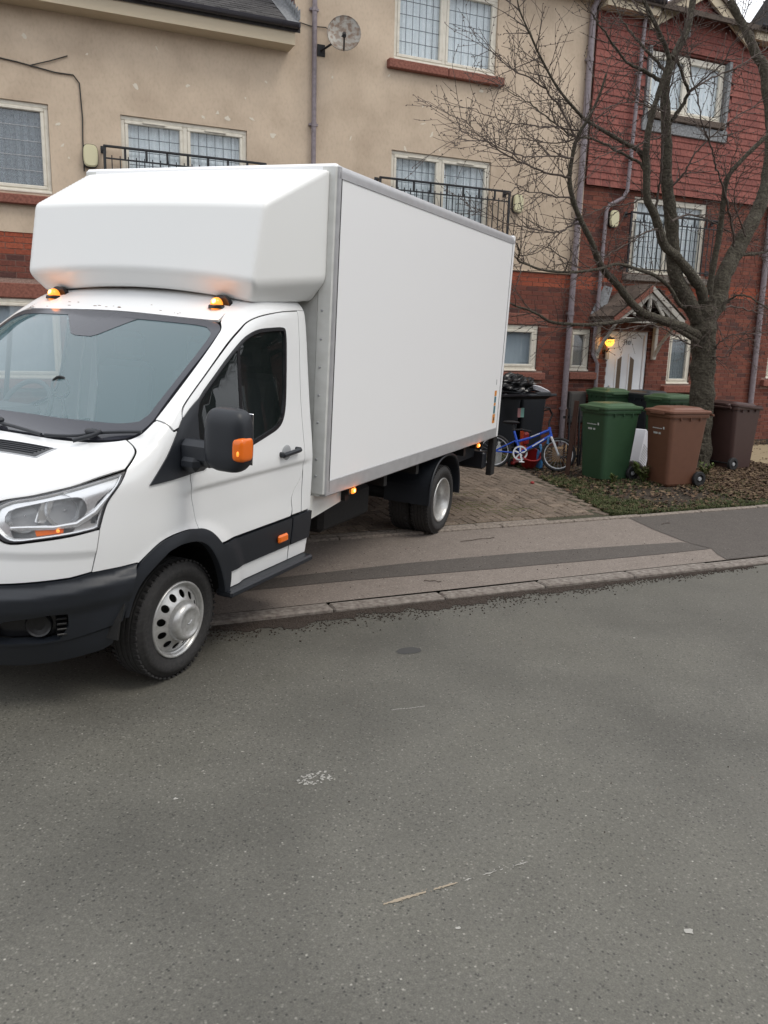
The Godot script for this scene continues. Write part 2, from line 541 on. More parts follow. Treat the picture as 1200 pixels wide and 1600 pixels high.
	mat("rusty_iron", lin(.055, .025, .016), 0.9)
	mat("sticker_pink", lin(.62, .30, .30), 0.6)
	mat("sticker_mint", lin(.28, .55, .48), 0.6)
	mat("print_white", lin(.55, .58, .56), 0.7)
	var wl := glow("lantern_glow", lin(1.0, .46, .05), 1.6)
	wl.roughness = 0.4
	glow("lantern_bulb", lin(1.0, .88, .45), 6.0)
	mat("brass_dark", lin(.05, .04, .03), 0.5, 0.4)
	tex_mat("bark", noise_image(512, 0.03, 111, 5), [[0.0, Color(.016, .013, .010)], [0.4, Color(.050, .042, .030)], [0.65, Color(.078, .068, .049)], [1.0, Color(.14, .135, .095)]], 1.6, 0.95, 1.0)
	mat("twig", lin(.078, .059, .049), 0.85)
	for i in 4:
		var cc: Array = [Color(.055, .030, .018), Color(.085, .050, .028), Color(.12, .075, .040), Color(.16, .11, .065)]
		var lm := mat("dead_leaf_%d" % i, cc[i].linear_to_srgb(), 0.9)
		lm.backlight_enabled = false
	mat("grass_blade", lin(.062, .082, .024), 0.8)
	mat("grass_dry", lin(.085, .085, .032), 0.85)
	mat("weed_leaf", lin(.080, .115, .022), 0.7)
	mat("paint_chip", lin(.34, .33, .30), 0.9)
	mat("tan_chip", lin(.30, .25, .185), 0.9)
	mat("dark_stain", lin(.050, .049, .047), 0.8)
	tex_mat("gutter_dirt", noise_image(512, 0.05, 121, 5), [[0.0, Color(.018, .013, .010)], [0.5, Color(.045, .032, .024)], [1.0, Color(.090, .066, .050)]], 3.0, 0.95, 0.8)
# ================================ ground ==============================================
func sheet(x0: float, x1: float, zs: Array, lift: float, step := 2.0) -> MB:
	var mb := MB.new()
	var nx := int(ceil((x1 - x0) / step))
	for i in nx:
		var a := lerpf(x0, x1, float(i) / nx)
		var b := lerpf(x0, x1, float(i + 1) / nx)
		for k in zs.size() - 1:
			var z0: float = zs[k]
			var z1: float = zs[k + 1]   # z1 < z0 : further from the camera
			mb.quad(Vector3(a, ground_y(z0 - 1e-4) + lift, z0), Vector3(b, ground_y(z0 - 1e-4) + lift, z0), Vector3(b, ground_y(z1) + lift, z1), Vector3(a, ground_y(z1) + lift, z1))
	return mb

func patch(pts: Array, lift: float) -> MB:
	# a flat polygon laid over the ground; pts are Vector2(x, z)
	var mb := MB.new()
	var P := PackedVector2Array(pts)
	var idx := Geometry2D.triangulate_polygon(P)
	for i in range(0, idx.size(), 3):
		var q: Array = []
		for k in 3:
			var p := P[idx[i + k]]
			q.append(Vector3(p.x, ground_y(p.y) + lift, p.y))
		if (q[1] - q[0]).cross(q[2] - q[0]).y < 0: mb.tri(q[0], q[2], q[1])
		else: mb.tri(q[0], q[1], q[2])
	return mb

func blob(c: Vector2, rx: float, rz: float, jag: float, n := 18, turn := 0.0) -> Array:
	var o: Array = []
	for i in n:
		var a := TAU * i / n
		var r := 1.0 + rng.randf_range(-jag, jag)
		o.append(c + Vector2(cos(a) * rx * r, sin(a) * rz * r).rotated(turn))
	return o

func build_ground() -> void:
	var mb := MB.new()
	mb.quad(Vector3(-300, -0.06, 300), Vector3(300, -0.06, 300), Vector3(300, -0.06, -300), Vector3(-300, -0.06, -300))
	struct("ground", mb, M.far_ground)
	# road, a whole street wide
	mb = MB.new()
	for i in 36:
		for k in 6:
			var xa := -60.0 + i * 4.0
			var za := 4.0 - k * 1.5417
			mb.quad(Vector3(xa, 0, za), Vector3(xa + 4, 0, za), Vector3(xa + 4, 0, za - 1.5417), Vector3(xa, 0, za - 1.5417))
	struct("road", mb, M.asphalt)
	# pavement
	struct("pavement", sheet(-60, 84, [-5.405, -6.0, -6.6, -7.10], 0.0), M.pave_pink)
	mb = patch([Vector2(6.13, -7.10), Vector2(6.02, -6.55), Vector2(5.97, -6.07), Vector2(5.98, -5.95), Vector2(6.03, -5.76), Vector2(5.93, -5.6), Vector2(5.86, -5.41), Vector2(40, -5.41), Vector2(40, -7.10)], 0.004)
	struct("pavement_dark_tarmac", mb, M.pave_dark)
	var strip: Array = []
	for i in 24:
		var x := -8.0 + i * 0.606
		strip.append(Vector2(x, -5.80 - 0.05 * sin(x * 0.9) + rng.randf_range(-.006, .006)))
	strip.append(Vector2(6.01, -5.76)); strip.append(Vector2(5.95, -6.02))
	for i in 24:
		var x := 5.9 - i * 0.606
		strip.append(Vector2(x, -6.08 - 0.10 * sin(x * 0.8 - 1.2) + rng.randf_range(-.006, .006)))
	struct("pavement_trench_patch", patch(strip, 0.004), M.pave_dark)
	# kerb: stones 0.915 m long, each a piece
	var kerb := holder(numbered("kerb"), self)
	kerb.set_meta("kind", "structure")
	var cs := MB.new()
	cs.cbox(Vector3.ZERO, Vector3(0.905, 0.16, 0.148), 0.012)
	var stone := cs.mesh()
	var far := MB.new()
	for i in range(-40, 70):
		var x := 1.92 + 0.915 * (i + 0.5)
		var at := Vector3(x, -0.052 + rng.randf_range(-.004, .004), -5.327 + rng.randf_range(-.004, .004))
		if i >= -6 and i < 16:
			var o := part("kerb_stone", stone, M.kerb_concrete, kerb)
			o.position = at
			o.rotation = Vector3(rng.randf_range(-.012, .012), rng.randf_range(-.005, .005), rng.randf_range(-.004, .004))
		else:
			far.cbox(at, Vector3(0.905, 0.16, 0.148), 0.012)
	part("distant_kerb_run", far, M.kerb_concrete, kerb).set_meta("kind", "stuff")
	mb = MB.new()
	mb.box(Vector3(12, -0.05, -5.33), Vector3(144, 0.10, 0.12))
	part("bedding", mb, M.gutter_dirt, kerb)
	# edging between pavement and gardens
	var edge := holder(numbered("path_edging"), self)
	edge.set_meta("kind", "structure")
	cs = MB.new()
	cs.cbox(Vector3.ZERO, Vector3(0.905, 0.15, 0.075), 0.010)
	stone = cs.mesh()
	for i in range(-8, 18):
		var o := part("edging_stone", stone, M.edging_concrete, edge)
		o.position = Vector3(0.35 + 0.915 * i, 0.048 - 0.075 + 0.020 + rng.randf_range(-.003, .005), -7.140 + rng.randf_range(-.006, .006))
		o.rotation = Vector3(0, rng.randf_range(-.008, .008), rng.randf_range(-.006, .006))
		if i < 9 and 0.35 + 0.915 * i <= 5.75:
			var o2 := part("edging_stone", stone, M.edging_concrete, edge)
			o2.position = Vector3(0.1 + 0.915 * i, 0.055 - 0.075 + 0.012, -7.262 + rng.randf_range(-.004, .004))
	# garden soil
	struct("garden_soil", sheet(-30, 60, [-7.16, -7.6, -8.2, -8.6, -9.3, -10.0, -11.0, -12.25], -0.008, 1.0), M.soil)
	# concrete path of the next house
	struct("concrete_path", patch([Vector2(10.55, -8.2), Vector2(11.2, -11.2), Vector2(12.7, -11.35), Vector2(16, -11.2), Vector2(16, -7.2), Vector2(10.9, -7.2)], 0.02), M.slab_yellow)
	build_driveway()

func drive_edge(z: float) -> float:
	return 5.97 + (z + 7.2) / (-10.27 + 7.2) * 0.59

func build_driveway() -> void:
	var d := holder(numbered("driveway"), self)
	d.set_meta("kind", "structure")
	var bed := MB.new()
	var zs := [-7.16, -7.8, -8.6, -9.4, -10.2, -11.2, -12.2]
	for k in zs.size() - 1:
		var z0: float = zs[k]
		var z1: float = zs[k + 1]
		bed.quad(Vector3(-1.2, ground_y(z0) + .001, z0), Vector3(drive_edge(z0), ground_y(z0) + .001, z0), Vector3(drive_edge(z1), ground_y(z1) + .001, z1), Vector3(-1.2, ground_y(z1) + .001, z1))
	part("bedding", bed, M.joint_moss, d)
	var U := 0.1035          # herringbone of 2 : 1 blocks on a square grid
	var L := U * 2
	var Wd := U
	var J := 0.0075
	var cs := MB.new()
	cs.cbox(Vector3.ZERO, Vector3(L - J, 0.05, Wd - J), 0.006)
	var block := cs.mesh()
	var all: Array = []      # [centre, lies across]
	for j in 46:
		for i in range(0, 72):
			var k := posmod(i - j, 4)
			var x := -1.05 + i * U
			var z := -7.38 - j * U
			if k == 0: all.append([Vector3(x + U * 0.5, 0, z), false])
			elif k == 2: all.append([Vector3(x, 0, z + U * 0.5), true])
	var keep := func(e): return e[0].x < drive_edge(e[0].z) - 0.19 and e[0].z < -7.36 and e[0].z > -12.1
	# cut blocks fill the cells that no whole block covers
	var cuts := MB.new()
	for e: Array in all:
		if keep.call(e): continue
		for s in [-0.5, 0.5]:
			var q: Vector3 = e[0] + (Vector3(0, 0, U * s) if e[1] else Vector3(U * s, 0, 0))
			if q.x < drive_edge(q.z) - 0.15 and q.z < -7.33 and q.z > -12.1:
				cuts.cbox(Vector3(q.x, ground_y(q.z) - 0.014 + rng.randf_range(-.003, .003), q.z), Vector3(U - J, 0.05, U - J), 0.006)
	part("cut_block_field", cuts, M.block_1, d).set_meta("kind", "stuff")
	all = all.filter(func(e): return e[0].x < drive_edge(e[0].z) - 0.19 and e[0].z < -7.36 and e[0].z > -12.1)
	# edge course along the garden side
	var edge_course: Array = []
	var z := -7.38
	while z > -12.1:
		edge_course.append(z)
		z -= L
	var order: Array = []
	for e: Array in all:
		var p: Vector3 = e[0]
		var c := Vector3(p.x, ground_y(p.z), p.z)
		var px := pixel(c)
		var vis := px.x > 480 and px.x < 970 and px.y > 720 and not (px.x < 715 and px.y > 690 and px.x < 700)
		order.append([0.0 if vis else 1.0, c.distance_to(Vector3(0, CAM_H, 0)), p, e[1]])
	order.sort_custom(func(a, b): return a[0] * 1000 + a[1] < b[0] * 1000 + b[1])
	var rest := [MB.new(), MB.new(), MB.new(), MB.new()]
	for i in order.size():
		var p: Vector3 = order[i][2]
		var slope := -atan2(ground_y(p.z - 0.1) - ground_y(p.z + 0.1), 0.2)
		var h := ground_y(p.z) - 0.013 + rng.randf_range(-.0035, .0035)
		var b := Basis.from_euler(Vector3(-slope + rng.randf_range(-.018, .018), rng.randf_range(-.012, .012), rng.randf_range(-.015, .015)))
		if order[i][3]: b = b * Basis(Vector3.UP, PI / 2)
		var tone := clampi(int(rng.randfn(1.5, 0.9)), 0, 3)
		if i < 270:
			var o := part("paving_block", block, M["block_%d" % tone], d)
			o.transform = Transform3D(b, Vector3(p.x, h, p.z))
		else:
			rest[tone].cbox(Vector3(p.x, h, p.z), Vector3(L - J, 0.05, Wd - J), 0.006, b)
	for e: float in edge_course:
		var o := part("paving_block", block, M["block_%d" % clampi(int(rng.randfn(1.2, 0.8)), 0, 3)], d)
		o.transform = Transform3D(Basis(Vector3.UP, PI / 2 + atan2(0.59, 3.07)) * Basis(Vector3.BACK, rng.randf_range(-.01, .01)), Vector3(drive_edge(e) - 0.055, ground_y(e) - 0.016, e))
	for t in 4:
		part("paving_block_field", rest[t], M["block_%d" % t], d).set_meta("kind", "stuff")
# ================================ houses ==============================================
func holed_wall(mb: MB, x0: float, x1: float, y0: float, y1: float, z: float, holes: Array, deep: float) -> void:
	var xs := [x0, x1]
	var ys := [y0, y1]
	for h: Rect2 in holes:
		for a in [h.position.x, h.end.x]:
			if a > x0 and a < x1: xs.append(a)
		for a in [h.position.y, h.end.y]:
			if a > y0 and a < y1: ys.append(a)
	xs.sort(); ys.sort()
	for i in xs.size() - 1:
		for k in ys.size() - 1:
			if xs[i + 1] - xs[i] < 1e-4 or ys[k + 1] - ys[k] < 1e-4: continue
			var c := Vector2((xs[i] + xs[i + 1]) / 2, (ys[k] + ys[k + 1]) / 2)
			var inside := false
			for h: Rect2 in holes:
				if h.has_point(c): inside = true
			if inside: continue
			mb.quad(Vector3(xs[i], ys[k], z), Vector3(xs[i + 1], ys[k], z), Vector3(xs[i + 1], ys[k + 1], z), Vector3(xs[i], ys[k + 1], z))
	for h: Rect2 in holes:
		var a := h.position
		var b := h.end
		if a.x >= x1 or b.x <= x0 or a.y >= y1 or b.y <= y0: continue
		var lo := maxf(a.y, y0)
		var hi := minf(b.y, y1)
		mb.quad(Vector3(a.x, lo, z), Vector3(a.x, hi, z), Vector3(a.x, hi, z - deep), Vector3(a.x, lo, z - deep))
		mb.quad(Vector3(b.x, lo, z - deep), Vector3(b.x, hi, z - deep), Vector3(b.x, hi, z), Vector3(b.x, lo, z))
		if b.y <= y1: mb.quad(Vector3(a.x, b.y, z), Vector3(b.x, b.y, z), Vector3(b.x, b.y, z - deep), Vector3(a.x, b.y, z - deep))
		if a.y >= y0: mb.quad(Vector3(a.x, a.y, z - deep), Vector3(b.x, a.y, z - deep), Vector3(b.x, a.y, z), Vector3(a.x, a.y, z))

func bricks(house: Node3D, x0: float, x1: float, y0: float, y1: float, z: float, holes: Array, bands: Array, budget: int, visible_px: Callable) -> void:
	# every brick has its own edges; those that show largest are parts, the others are joined
	var proto := MB.new()
	proto.box2(Vector3(0.005, 0.005, -0.05), Vector3(0.220, 0.070, 0.0))
	var brick := proto.mesh()
	var merged := {}
	var cand: Array = []
	var course := int(floor(y0 / 0.075))
	while course * 0.075 < y1 - 0.01:
		var yb := course * 0.075
		var x := floorf(x0 / 0.225) * 0.225 - 0.225 + (0.0 if course % 2 == 0 else 0.1125)
		var is_band := false
		for b: Array in bands:
			if yb + 0.037 > b[0] and yb + 0.037 < b[1]: is_band = true
		while x < x1:
			var segs := [[maxf(x + 0.005, x0), minf(x + 0.220, x1)]]
			for h: Rect2 in holes:
				if h.end.y <= yb + 0.012 or h.position.y >= yb + 0.063: continue
				var nxt: Array = []
				for s: Array in segs:
					if h.end.x <= s[0] or h.position.x >= s[1]: nxt.append(s)
					else:
						if h.position.x - s[0] > 0.02: nxt.append([s[0], h.position.x])
						if s[1] - h.end.x > 0.02: nxt.append([h.end.x, s[1]])
				segs = nxt
			for s: Array in segs:
				if s[1] - s[0] < 0.02: continue
				var tone := "brick_%d" % [0, 0, 1, 1, 2, 2, 0, 3, 1, 4][rng.randi() % 10]
				if is_band: tone = "band_%d" % (rng.randi() % 3) if rng.randf() > 0.04 else "brick_4"
				var dz := rng.randf_range(-.0025, .0025)
				var full: bool = absf(s[1] - s[0] - 0.215) < 0.002
				var mid := Vector3((s[0] + s[1]) / 2, yb + 0.037, z)
				if full and visible_px.call(pixel(mid)):
					cand.append([mid.distance_to(Vector3(0, CAM_H, 0)), Vector3(x, yb, z + dz), tone])
				else:
					if not merged.has(tone): merged[tone] = MB.new()
					merged[tone].box2(Vector3(s[0], yb + 0.005, z - 0.05), Vector3(s[1], yb + 0.070, z + dz))
			x += 0.225
		course += 1
	cand.sort_custom(func(a, b): return a[0] < b[0])
	for i in cand.size():
		var p: Vector3 = cand[i][1]
		var tone: String = cand[i][2]
		if i < budget:
			var o := part("brick", brick, M[tone], house)
			o.position = p
			o.rotation = Vector3(rng.randf_range(-.006, .006), 0, rng.randf_range(-.004, .004))
		else:
			if not merged.has(tone): merged[tone] = MB.new()
			merged[tone].box2(p + Vector3(0.005, 0.005, -0.05), p + Vector3(0.220, 0.070, 0.0))
	for tone: String in merged:
		part("brickwork", merged[tone], M[tone], house).set_meta("kind", "stuff")

func curtain_mesh(x0: float, x1: float, y0: float, y1: float, z: float, fold: float, amp: float) -> MB:
	var mb := MB.new()
	var n := int(ceil((x1 - x0) / 0.012))
	var ph := rng.randf() * 6.0
	var f := func(x: float) -> float: return z + amp * (sin(x * TAU / fold + ph) + 0.5 * sin(x * TAU / (fold * 0.43) + 2 * ph))
	var g := func(x: float) -> Vector3:
		var e := 0.002
		return Vector3(-(f.call(x + e) - f.call(x - e)) / (2 * e), 0, 1).normalized()
	for i in n:
		var a := lerpf(x0, x1, float(i) / n)
		var b := lerpf(x0, x1, float(i + 1) / n)
		var na: Vector3 = g.call(a)
		var nb: Vector3 = g.call(b)
		mb.squad(Vector3(a, y0, f.call(a)), Vector3(b, y0, f.call(b)), Vector3(b, y1, f.call(b)), Vector3(a, y1, f.call(a)), na, nb, nb, na)
	return mb

func window(house: Node3D, r: Rect2, z: float, mullions: Array, opt := {}) -> void:
	# set back in its opening: frame, sashes, panes, leading, curtain
	var w := holder("window", house)
	var zf: float = z - opt.get("back", 0.065)
	var fw: float = opt.get("frame", 0.055)
	var x0 := r.position.x
	var x1 := r.end.x
	var y0 := r.position.y
	var y1 := r.end.y
	var fr := MB.new()
	fr.cbox(Vector3((x0 + x1) / 2, y1 - fw / 2, zf), Vector3(x1 - x0, fw, 0.07), 0.006)
	fr.cbox(Vector3((x0 + x1) / 2, y0 + fw / 2, zf), Vector3(x1 - x0, fw, 0.07), 0.006)
	for x in [x0 + fw / 2, x1 - fw / 2]:
		fr.cbox(Vector3(x, (y0 + y1) / 2, zf - 0.001), Vector3(fw, y1 - y0 - 2 * fw, 0.066), 0.006)
	for x in mullions:
		fr.cbox(Vector3(x, (y0 + y1) / 2, zf - 0.001), Vector3(0.06, y1 - y0 - 2 * fw, 0.066), 0.006)
	if opt.get("foot", true):
		fr.cbox(Vector3((x0 + x1) / 2, y0 + 0.012, zf + 0.045), Vector3(x1 - x0 - 0.004, 0.03, 0.06), 0.006)
	part("frame", fr, M.upvc, w)
	var edges: Array = [x0 + fw]
	for x in mullions:
		edges.append(x - 0.03); edges.append(x + 0.03)
	edges.append(x1 - fw)
	var lead: float = opt.get("lead", 0.0)
	for i in range(0, edges.size(), 2):
		var a: float = edges[i]
		var b: float = edges[i + 1]
		var sw: float = opt.get("sash", 0.045)
		var lo := y0 + fw
		var hi := y1 - fw
		var sa := MB.new()
		sa.cbox(Vector3((a + b) / 2, hi - sw / 2, zf + 0.012), Vector3(b - a, sw, 0.062), 0.008)
		sa.cbox(Vector3((a + b) / 2, lo + sw / 2, zf + 0.012), Vector3(b - a, sw, 0.062), 0.008)
		for x in [a + sw / 2, b - sw / 2]:
			sa.cbox(Vector3(x, (lo + hi) / 2, zf + 0.011), Vector3(sw, hi - lo - 2 * sw, 0.06), 0.008)
		if opt.get("vent", false):
			sa.cbox(Vector3((a + b) / 2, hi - 0.012, zf + 0.052), Vector3(0.30, 0.022, 0.02), 0.004)
		part("sash", sa, M.upvc, w)
		var g := MB.new()
		g.box2(Vector3(a + sw - 0.004, lo + sw - 0.004, zf - 0.004), Vector3(b - sw + 0.004, hi - sw + 0.004, zf + 0.002))
		part("pane", g, M.window_glass, w)
		if lead > 0.0:
			var lb := MB.new()
			var nx := maxi(1, int(round((b - a - 2 * sw) / lead)))
			var ny := maxi(1, int(round((hi - lo - 2 * sw) / (lead * opt.get("tall", 1.35)))))
			for k in range(1, nx if not opt.get("rows", false) else 1):
				var x := lerpf(a + sw, b - sw, float(k) / nx)
				lb.box(Vector3(x, (lo + hi) / 2, zf + 0.004), Vector3(0.008, hi - lo - 2 * sw, 0.004))
			for k in range(1, ny):
				var y := lerpf(lo + sw, hi - sw, float(k) / ny)
				lb.box(Vector3((a + b) / 2, y, zf + 0.005), Vector3(b - a - 2 * sw, 0.009, 0.004))
			part("leading", lb, M.leading if not opt.get("rows", false) else M.lamp_grey, w)
	if opt.has("curtain"):
		part("curtain", curtain_mesh(x0, x1, y0, y1, zf - 0.10, opt.get("fold", 0.11), opt.get("amp", 0.016)), M[opt.curtain], w)

func tilted_tiles(parent: Node3D, called: String, spots: Array, mesh: Mesh, mats: Array, budget: int, proto: MB) -> void:
	# spots: [Transform3D, distance, in view]
	spots.sort_custom(func(a, b): return (0.0 if a[2] else 1000.0) + a[1] < (0.0 if b[2] else 1000.0) + b[1])
	var rest: Array = []
	for m in mats: rest.append(MB.new())
	for i in spots.size():
		var k := rng.randi() % mats.size()
		if i < budget and spots[i][2]:
			var o := part(called, mesh, mats[k], parent)
			o.transform = spots[i][0]
		else:
			rest[k].join(proto.moved(spots[i][0]))
	for k in mats.size():
		if rest[k].v.size() > 0:
			part(called + "_field", rest[k], mats[k], parent).set_meta("kind", "stuff")

func roof_slab(x0: float, x1: float, ze: float, ye: float, pitch: float, run: float) -> MB:
	var mb := MB.new()
	var b := Basis(Vector3.RIGHT, pitch)
	var back := Vector3(0, run * tan(pitch), -run)
	var a := Vector3(x0, ye, ze)
	var c := Vector3(x1, ye, ze)
	var dn := Vector3(0, -0.08, 0)
	mb.quad(a, c, c + back, a + back)
	mb.quad(a + dn, a + back + dn, c + back + dn, c + dn)
	mb.quad(a + dn, c + dn, c, a)
	mb.quad(a, a + back, a + back + dn, a + dn)
	mb.quad(c + dn, c + back + dn, c + back, c)
	# the other slope
	var r0 := a + back
	var r1 := c + back
	var e := Vector3(0, -run * tan(pitch), -run)
	mb.quad(r0, r1, r1 + e, r0 + e)
	return mb

func gutter(house: Node3D, x0: float, x1: float, y: float, z: float) -> void:
	var prof := PackedVector2Array()
	for i in 9:
		var a := PI + PI * i / 8
		prof.append(Vector2(cos(a) * 0.062, sin(a) * 0.062))
	for i in 9:
		var a := TAU - PI * i / 8
		prof.append(Vector2(cos(a) * 0.056, sin(a) * 0.056))
	var mb := MB.new()
	# polygon lies in local xy, extruded along local z -> world x
	var xf := Transform3D(Basis(Vector3(0, 0, -1), Vector3(0, 1, 0), Vector3(1, 0, 0)), Vector3(0, y, z))
	mb.prism(prof, x0, x1, xf)
	var g := part("gutter", mb, M.gutter_plastic, house)
	var x := x0 + 0.35
	while x < x1:
		var br := MB.new()
		var p2 := PackedVector2Array()
		for i in 9:
			var a := PI + PI * i / 8
			p2.append(Vector2(cos(a) * 0.068, sin(a) * 0.068))
		for i in 9:
			var a := TAU - PI * i / 8
			p2.append(Vector2(cos(a) * 0.0625, sin(a) * 0.0625))
		br.prism(p2, x - 0.014, x + 0.014, xf)
		part("gutter_clip", br, M.gutter_plastic, g)
		x += 0.9
	var cap := MB.new()
	cap.cbox(Vector3(x1 + 0.008, y - 0.03, z), Vector3(0.018, 0.075, 0.14), 0.02)
	part("end_cap", cap, M.gutter_plastic, g)

func downpipe(house: Node3D, pts: Array, r := 0.036) -> void:
	var mb := MB.new()
	mb.tube(pts, r, 12)
	var p := part("downpipe", mb, M.pipe_plastic, house)
	for i in pts.size() - 1:
		var a: Vector3 = pts[i]
		var b: Vector3 = pts[i + 1]
		if a.distance_to(b) < 1.0: continue
		var n := int(a.distance_to(b) / 1.7) + 1
		for k in n:
			var c := a.lerp(b, (k + 0.6) / n)
			var cl := MB.new()
			cl.tube([c + Vector3(0, 0.03, 0), c - Vector3(0, 0.03, 0)], r * 1.18, 12)
			cl.box(c + Vector3(0, 0, -0.03), Vector3(0.13, 0.03, 0.05))
			part("pipe_clip", cl, M.pipe_plastic, p)

func build_left_house() -> void:
	var h := thing("rendered_house", "two-storey cream rendered house with low tiled eaves behind the truck cab", "house", Vector3(-2, 0.15, FACADE))
	h.position = Vector3.ZERO
	var holes := [Rect2(-1.15, 3.72, 1.54, 1.11), Rect2(1.29, 3.27, 1.73, 1.55), Rect2(-0.95, 1.30, 1.35, 1.06)]
	var mb := MB.new()
	holed_wall(mb, -9.5, 3.72, 3.21, 6.05, FACADE, holes, 0.14)
	part("render", mb, M.render_cream, h)
	mb = MB.new()
	holed_wall(mb, -9.5, 3.72, 0.0, 3.205, FACADE - 0.018, holes, 0.14)
	part("wall", mb, M.mortar, h)
	var cut := holes.duplicate()
	cut.append(Rect2(-1.2, 2.36, 1.8, 0.21)); cut.append(Rect2(-1.1, 1.16, 1.65, 0.14))
	bricks(h, -4.0, 3.71, 0.10, 3.20, FACADE - 0.010, cut, [[2.95, 3.21]], 60, func(p: Vector2) -> bool: return p.x > -20 and p.x < 50 and p.y < 490 and p.y > 340)
	mb = MB.new()
	mb.cbox(Vector3(-0.30, 2.465, FACADE - 0.06), Vector3(1.78, 0.19, 0.12), 0.008)
	part("lintel", mb, M.sandstone_red, h)
	for s: Array in [[-0.275, 1.23, 1.62], [-0.38, 3.62, 1.80]]:
		mb = MB.new()
		mb.cbox(Vector3(s[0], s[1], FACADE + 0.01), Vector3(s[2], 0.12, 0.16), 0.01)
		part("sill", mb, M.sandstone_red, h)
	window(h, holes[0], FACADE, [], {"lead": 0.20, "tall": 0.95, "rows": true, "curtain": "net_blue", "fold": 0.10, "amp": 0.034})
	window(h, holes[1], FACADE, [2.15], {"lead": 0.125, "curtain": "net_white", "vent": true})
	window(h, holes[2], FACADE, [], {"curtain": "blind_grey", "amp": 0.002})
	# pale scuffs and flaked paint on the render
	for k in 16:
		var sc := chip(Vector2.ZERO, rng.randf_range(.012, .045), rng.randf_range(.008, .03), 0.5, rng)
		var o := part("paint_scuff", sc, M.scuff_pale, h)
		o.transform = Transform3D(Basis(Vector3.RIGHT, PI / 2) * Basis(Vector3.UP, rng.randf() * TAU), Vector3([0.15, 0.5, 0.62, 2.2, 2.6, 3.1, 3.3, 1.8, 0.55, 2.75, 0.9, 1.5, 3.4, 0.2, 2.4, 3.0][k], [5.6, 4.6, 4.2, 5.3, 5.0, 4.98, 5.5, 5.7, 4.35, 4.95, 5.5, 5.2, 4.8, 3.45, 4.93, 5.25][k], FACADE + 0.0005))
	# closed body of the house
	mb = MB.new()
	mb.quad(Vector3(-9.5, 0, -20), Vector3(-9.5, 0, FACADE - 0.02), Vector3(-9.5, 6.05, FACADE - 0.02), Vector3(-9.5, 6.05, -20))
	mb.quad(Vector3(3.70, 0, -20), Vector3(-9.5, 0, -20), Vector3(-9.5, 6.05, -20), Vector3(3.70, 6.05, -20))
	mb.quad(Vector3(-9.5, 0, FACADE - 0.5), Vector3(3.7, 0, FACADE - 0.5), Vector3(3.7, 6.05, FACADE - 0.5), Vector3(-9.5, 6.05, FACADE - 0.5))
	part("inner_wall", mb, M.room_plaster, h)
	# eaves: soffit box, gutter, roof
	mb = MB.new()
	mb.box2(Vector3(-9.5, 5.935, FACADE + 0.001), Vector3(3.63, 6.115, -11.88))
	part("fascia", mb, M.fascia_cream, h)
	gutter(h, -9.5, 3.655, 6.185, -11.815)
	var pitch := deg_to_rad(33)
	part("roof_deck", roof_slab(-9.5, 3.70, -11.86, 6.17, pitch, 4.2), M.rooftile_0, h)
	var proto := MB.new()
	proto.cbox(Vector3(0, 0.012, -0.11), Vector3(0.162, 0.012, 0.22), 0.003, Basis(Vector3.RIGHT, -0.05))
	var tile := proto.mesh()
	var spots: Array = []
	var nb := Basis(Vector3.RIGHT, pitch)
	for row in 14:
		var s := row * 0.105 - 0.03
		var x := -2.0 + (0.0825 if row % 2 else 0.0)
		while x < 3.52:
			var at := Vector3(x, 6.19 + s * sin(pitch), -11.86 - s * cos(pitch)) + nb * Vector3(0, 0.004, 0)
			var b := nb * Basis.from_euler(Vector3(rng.randf_range(-.02, .02), rng.randf_range(-.012, .012), rng.randf_range(-.01, .01)))
			var px := pixel(at)
			spots.append([Transform3D(b, at), at.distance_to(Vector3(0, CAM_H, 0)), px.y > -6 and px.x > 240 and px.x < 480])
			x += 0.165
	tilted_tiles(h, "roof_tile", spots, tile, [M.rooftile_0, M.rooftile_1, M.rooftile_2], 120, proto)
	# stepped lead flashing against the taller house
	for i in 12:
		var s := 0.05 + i * 0.13
		var lf := MB.new()
		lf.cbox(Vector3(3.685, 6.24 + s * sin(pitch) + 0.05, -11.86 - s * cos(pitch)), Vector3(0.012, 0.13, 0.15), 0.003)
		lf.cbox(Vector3(3.60, 6.225 + s * sin(pitch), -11.86 - s * cos(pitch)), Vector3(0.18, 0.012, 0.15), 0.004, nb)
		part("lead_flashing", lf, M.lead, h)

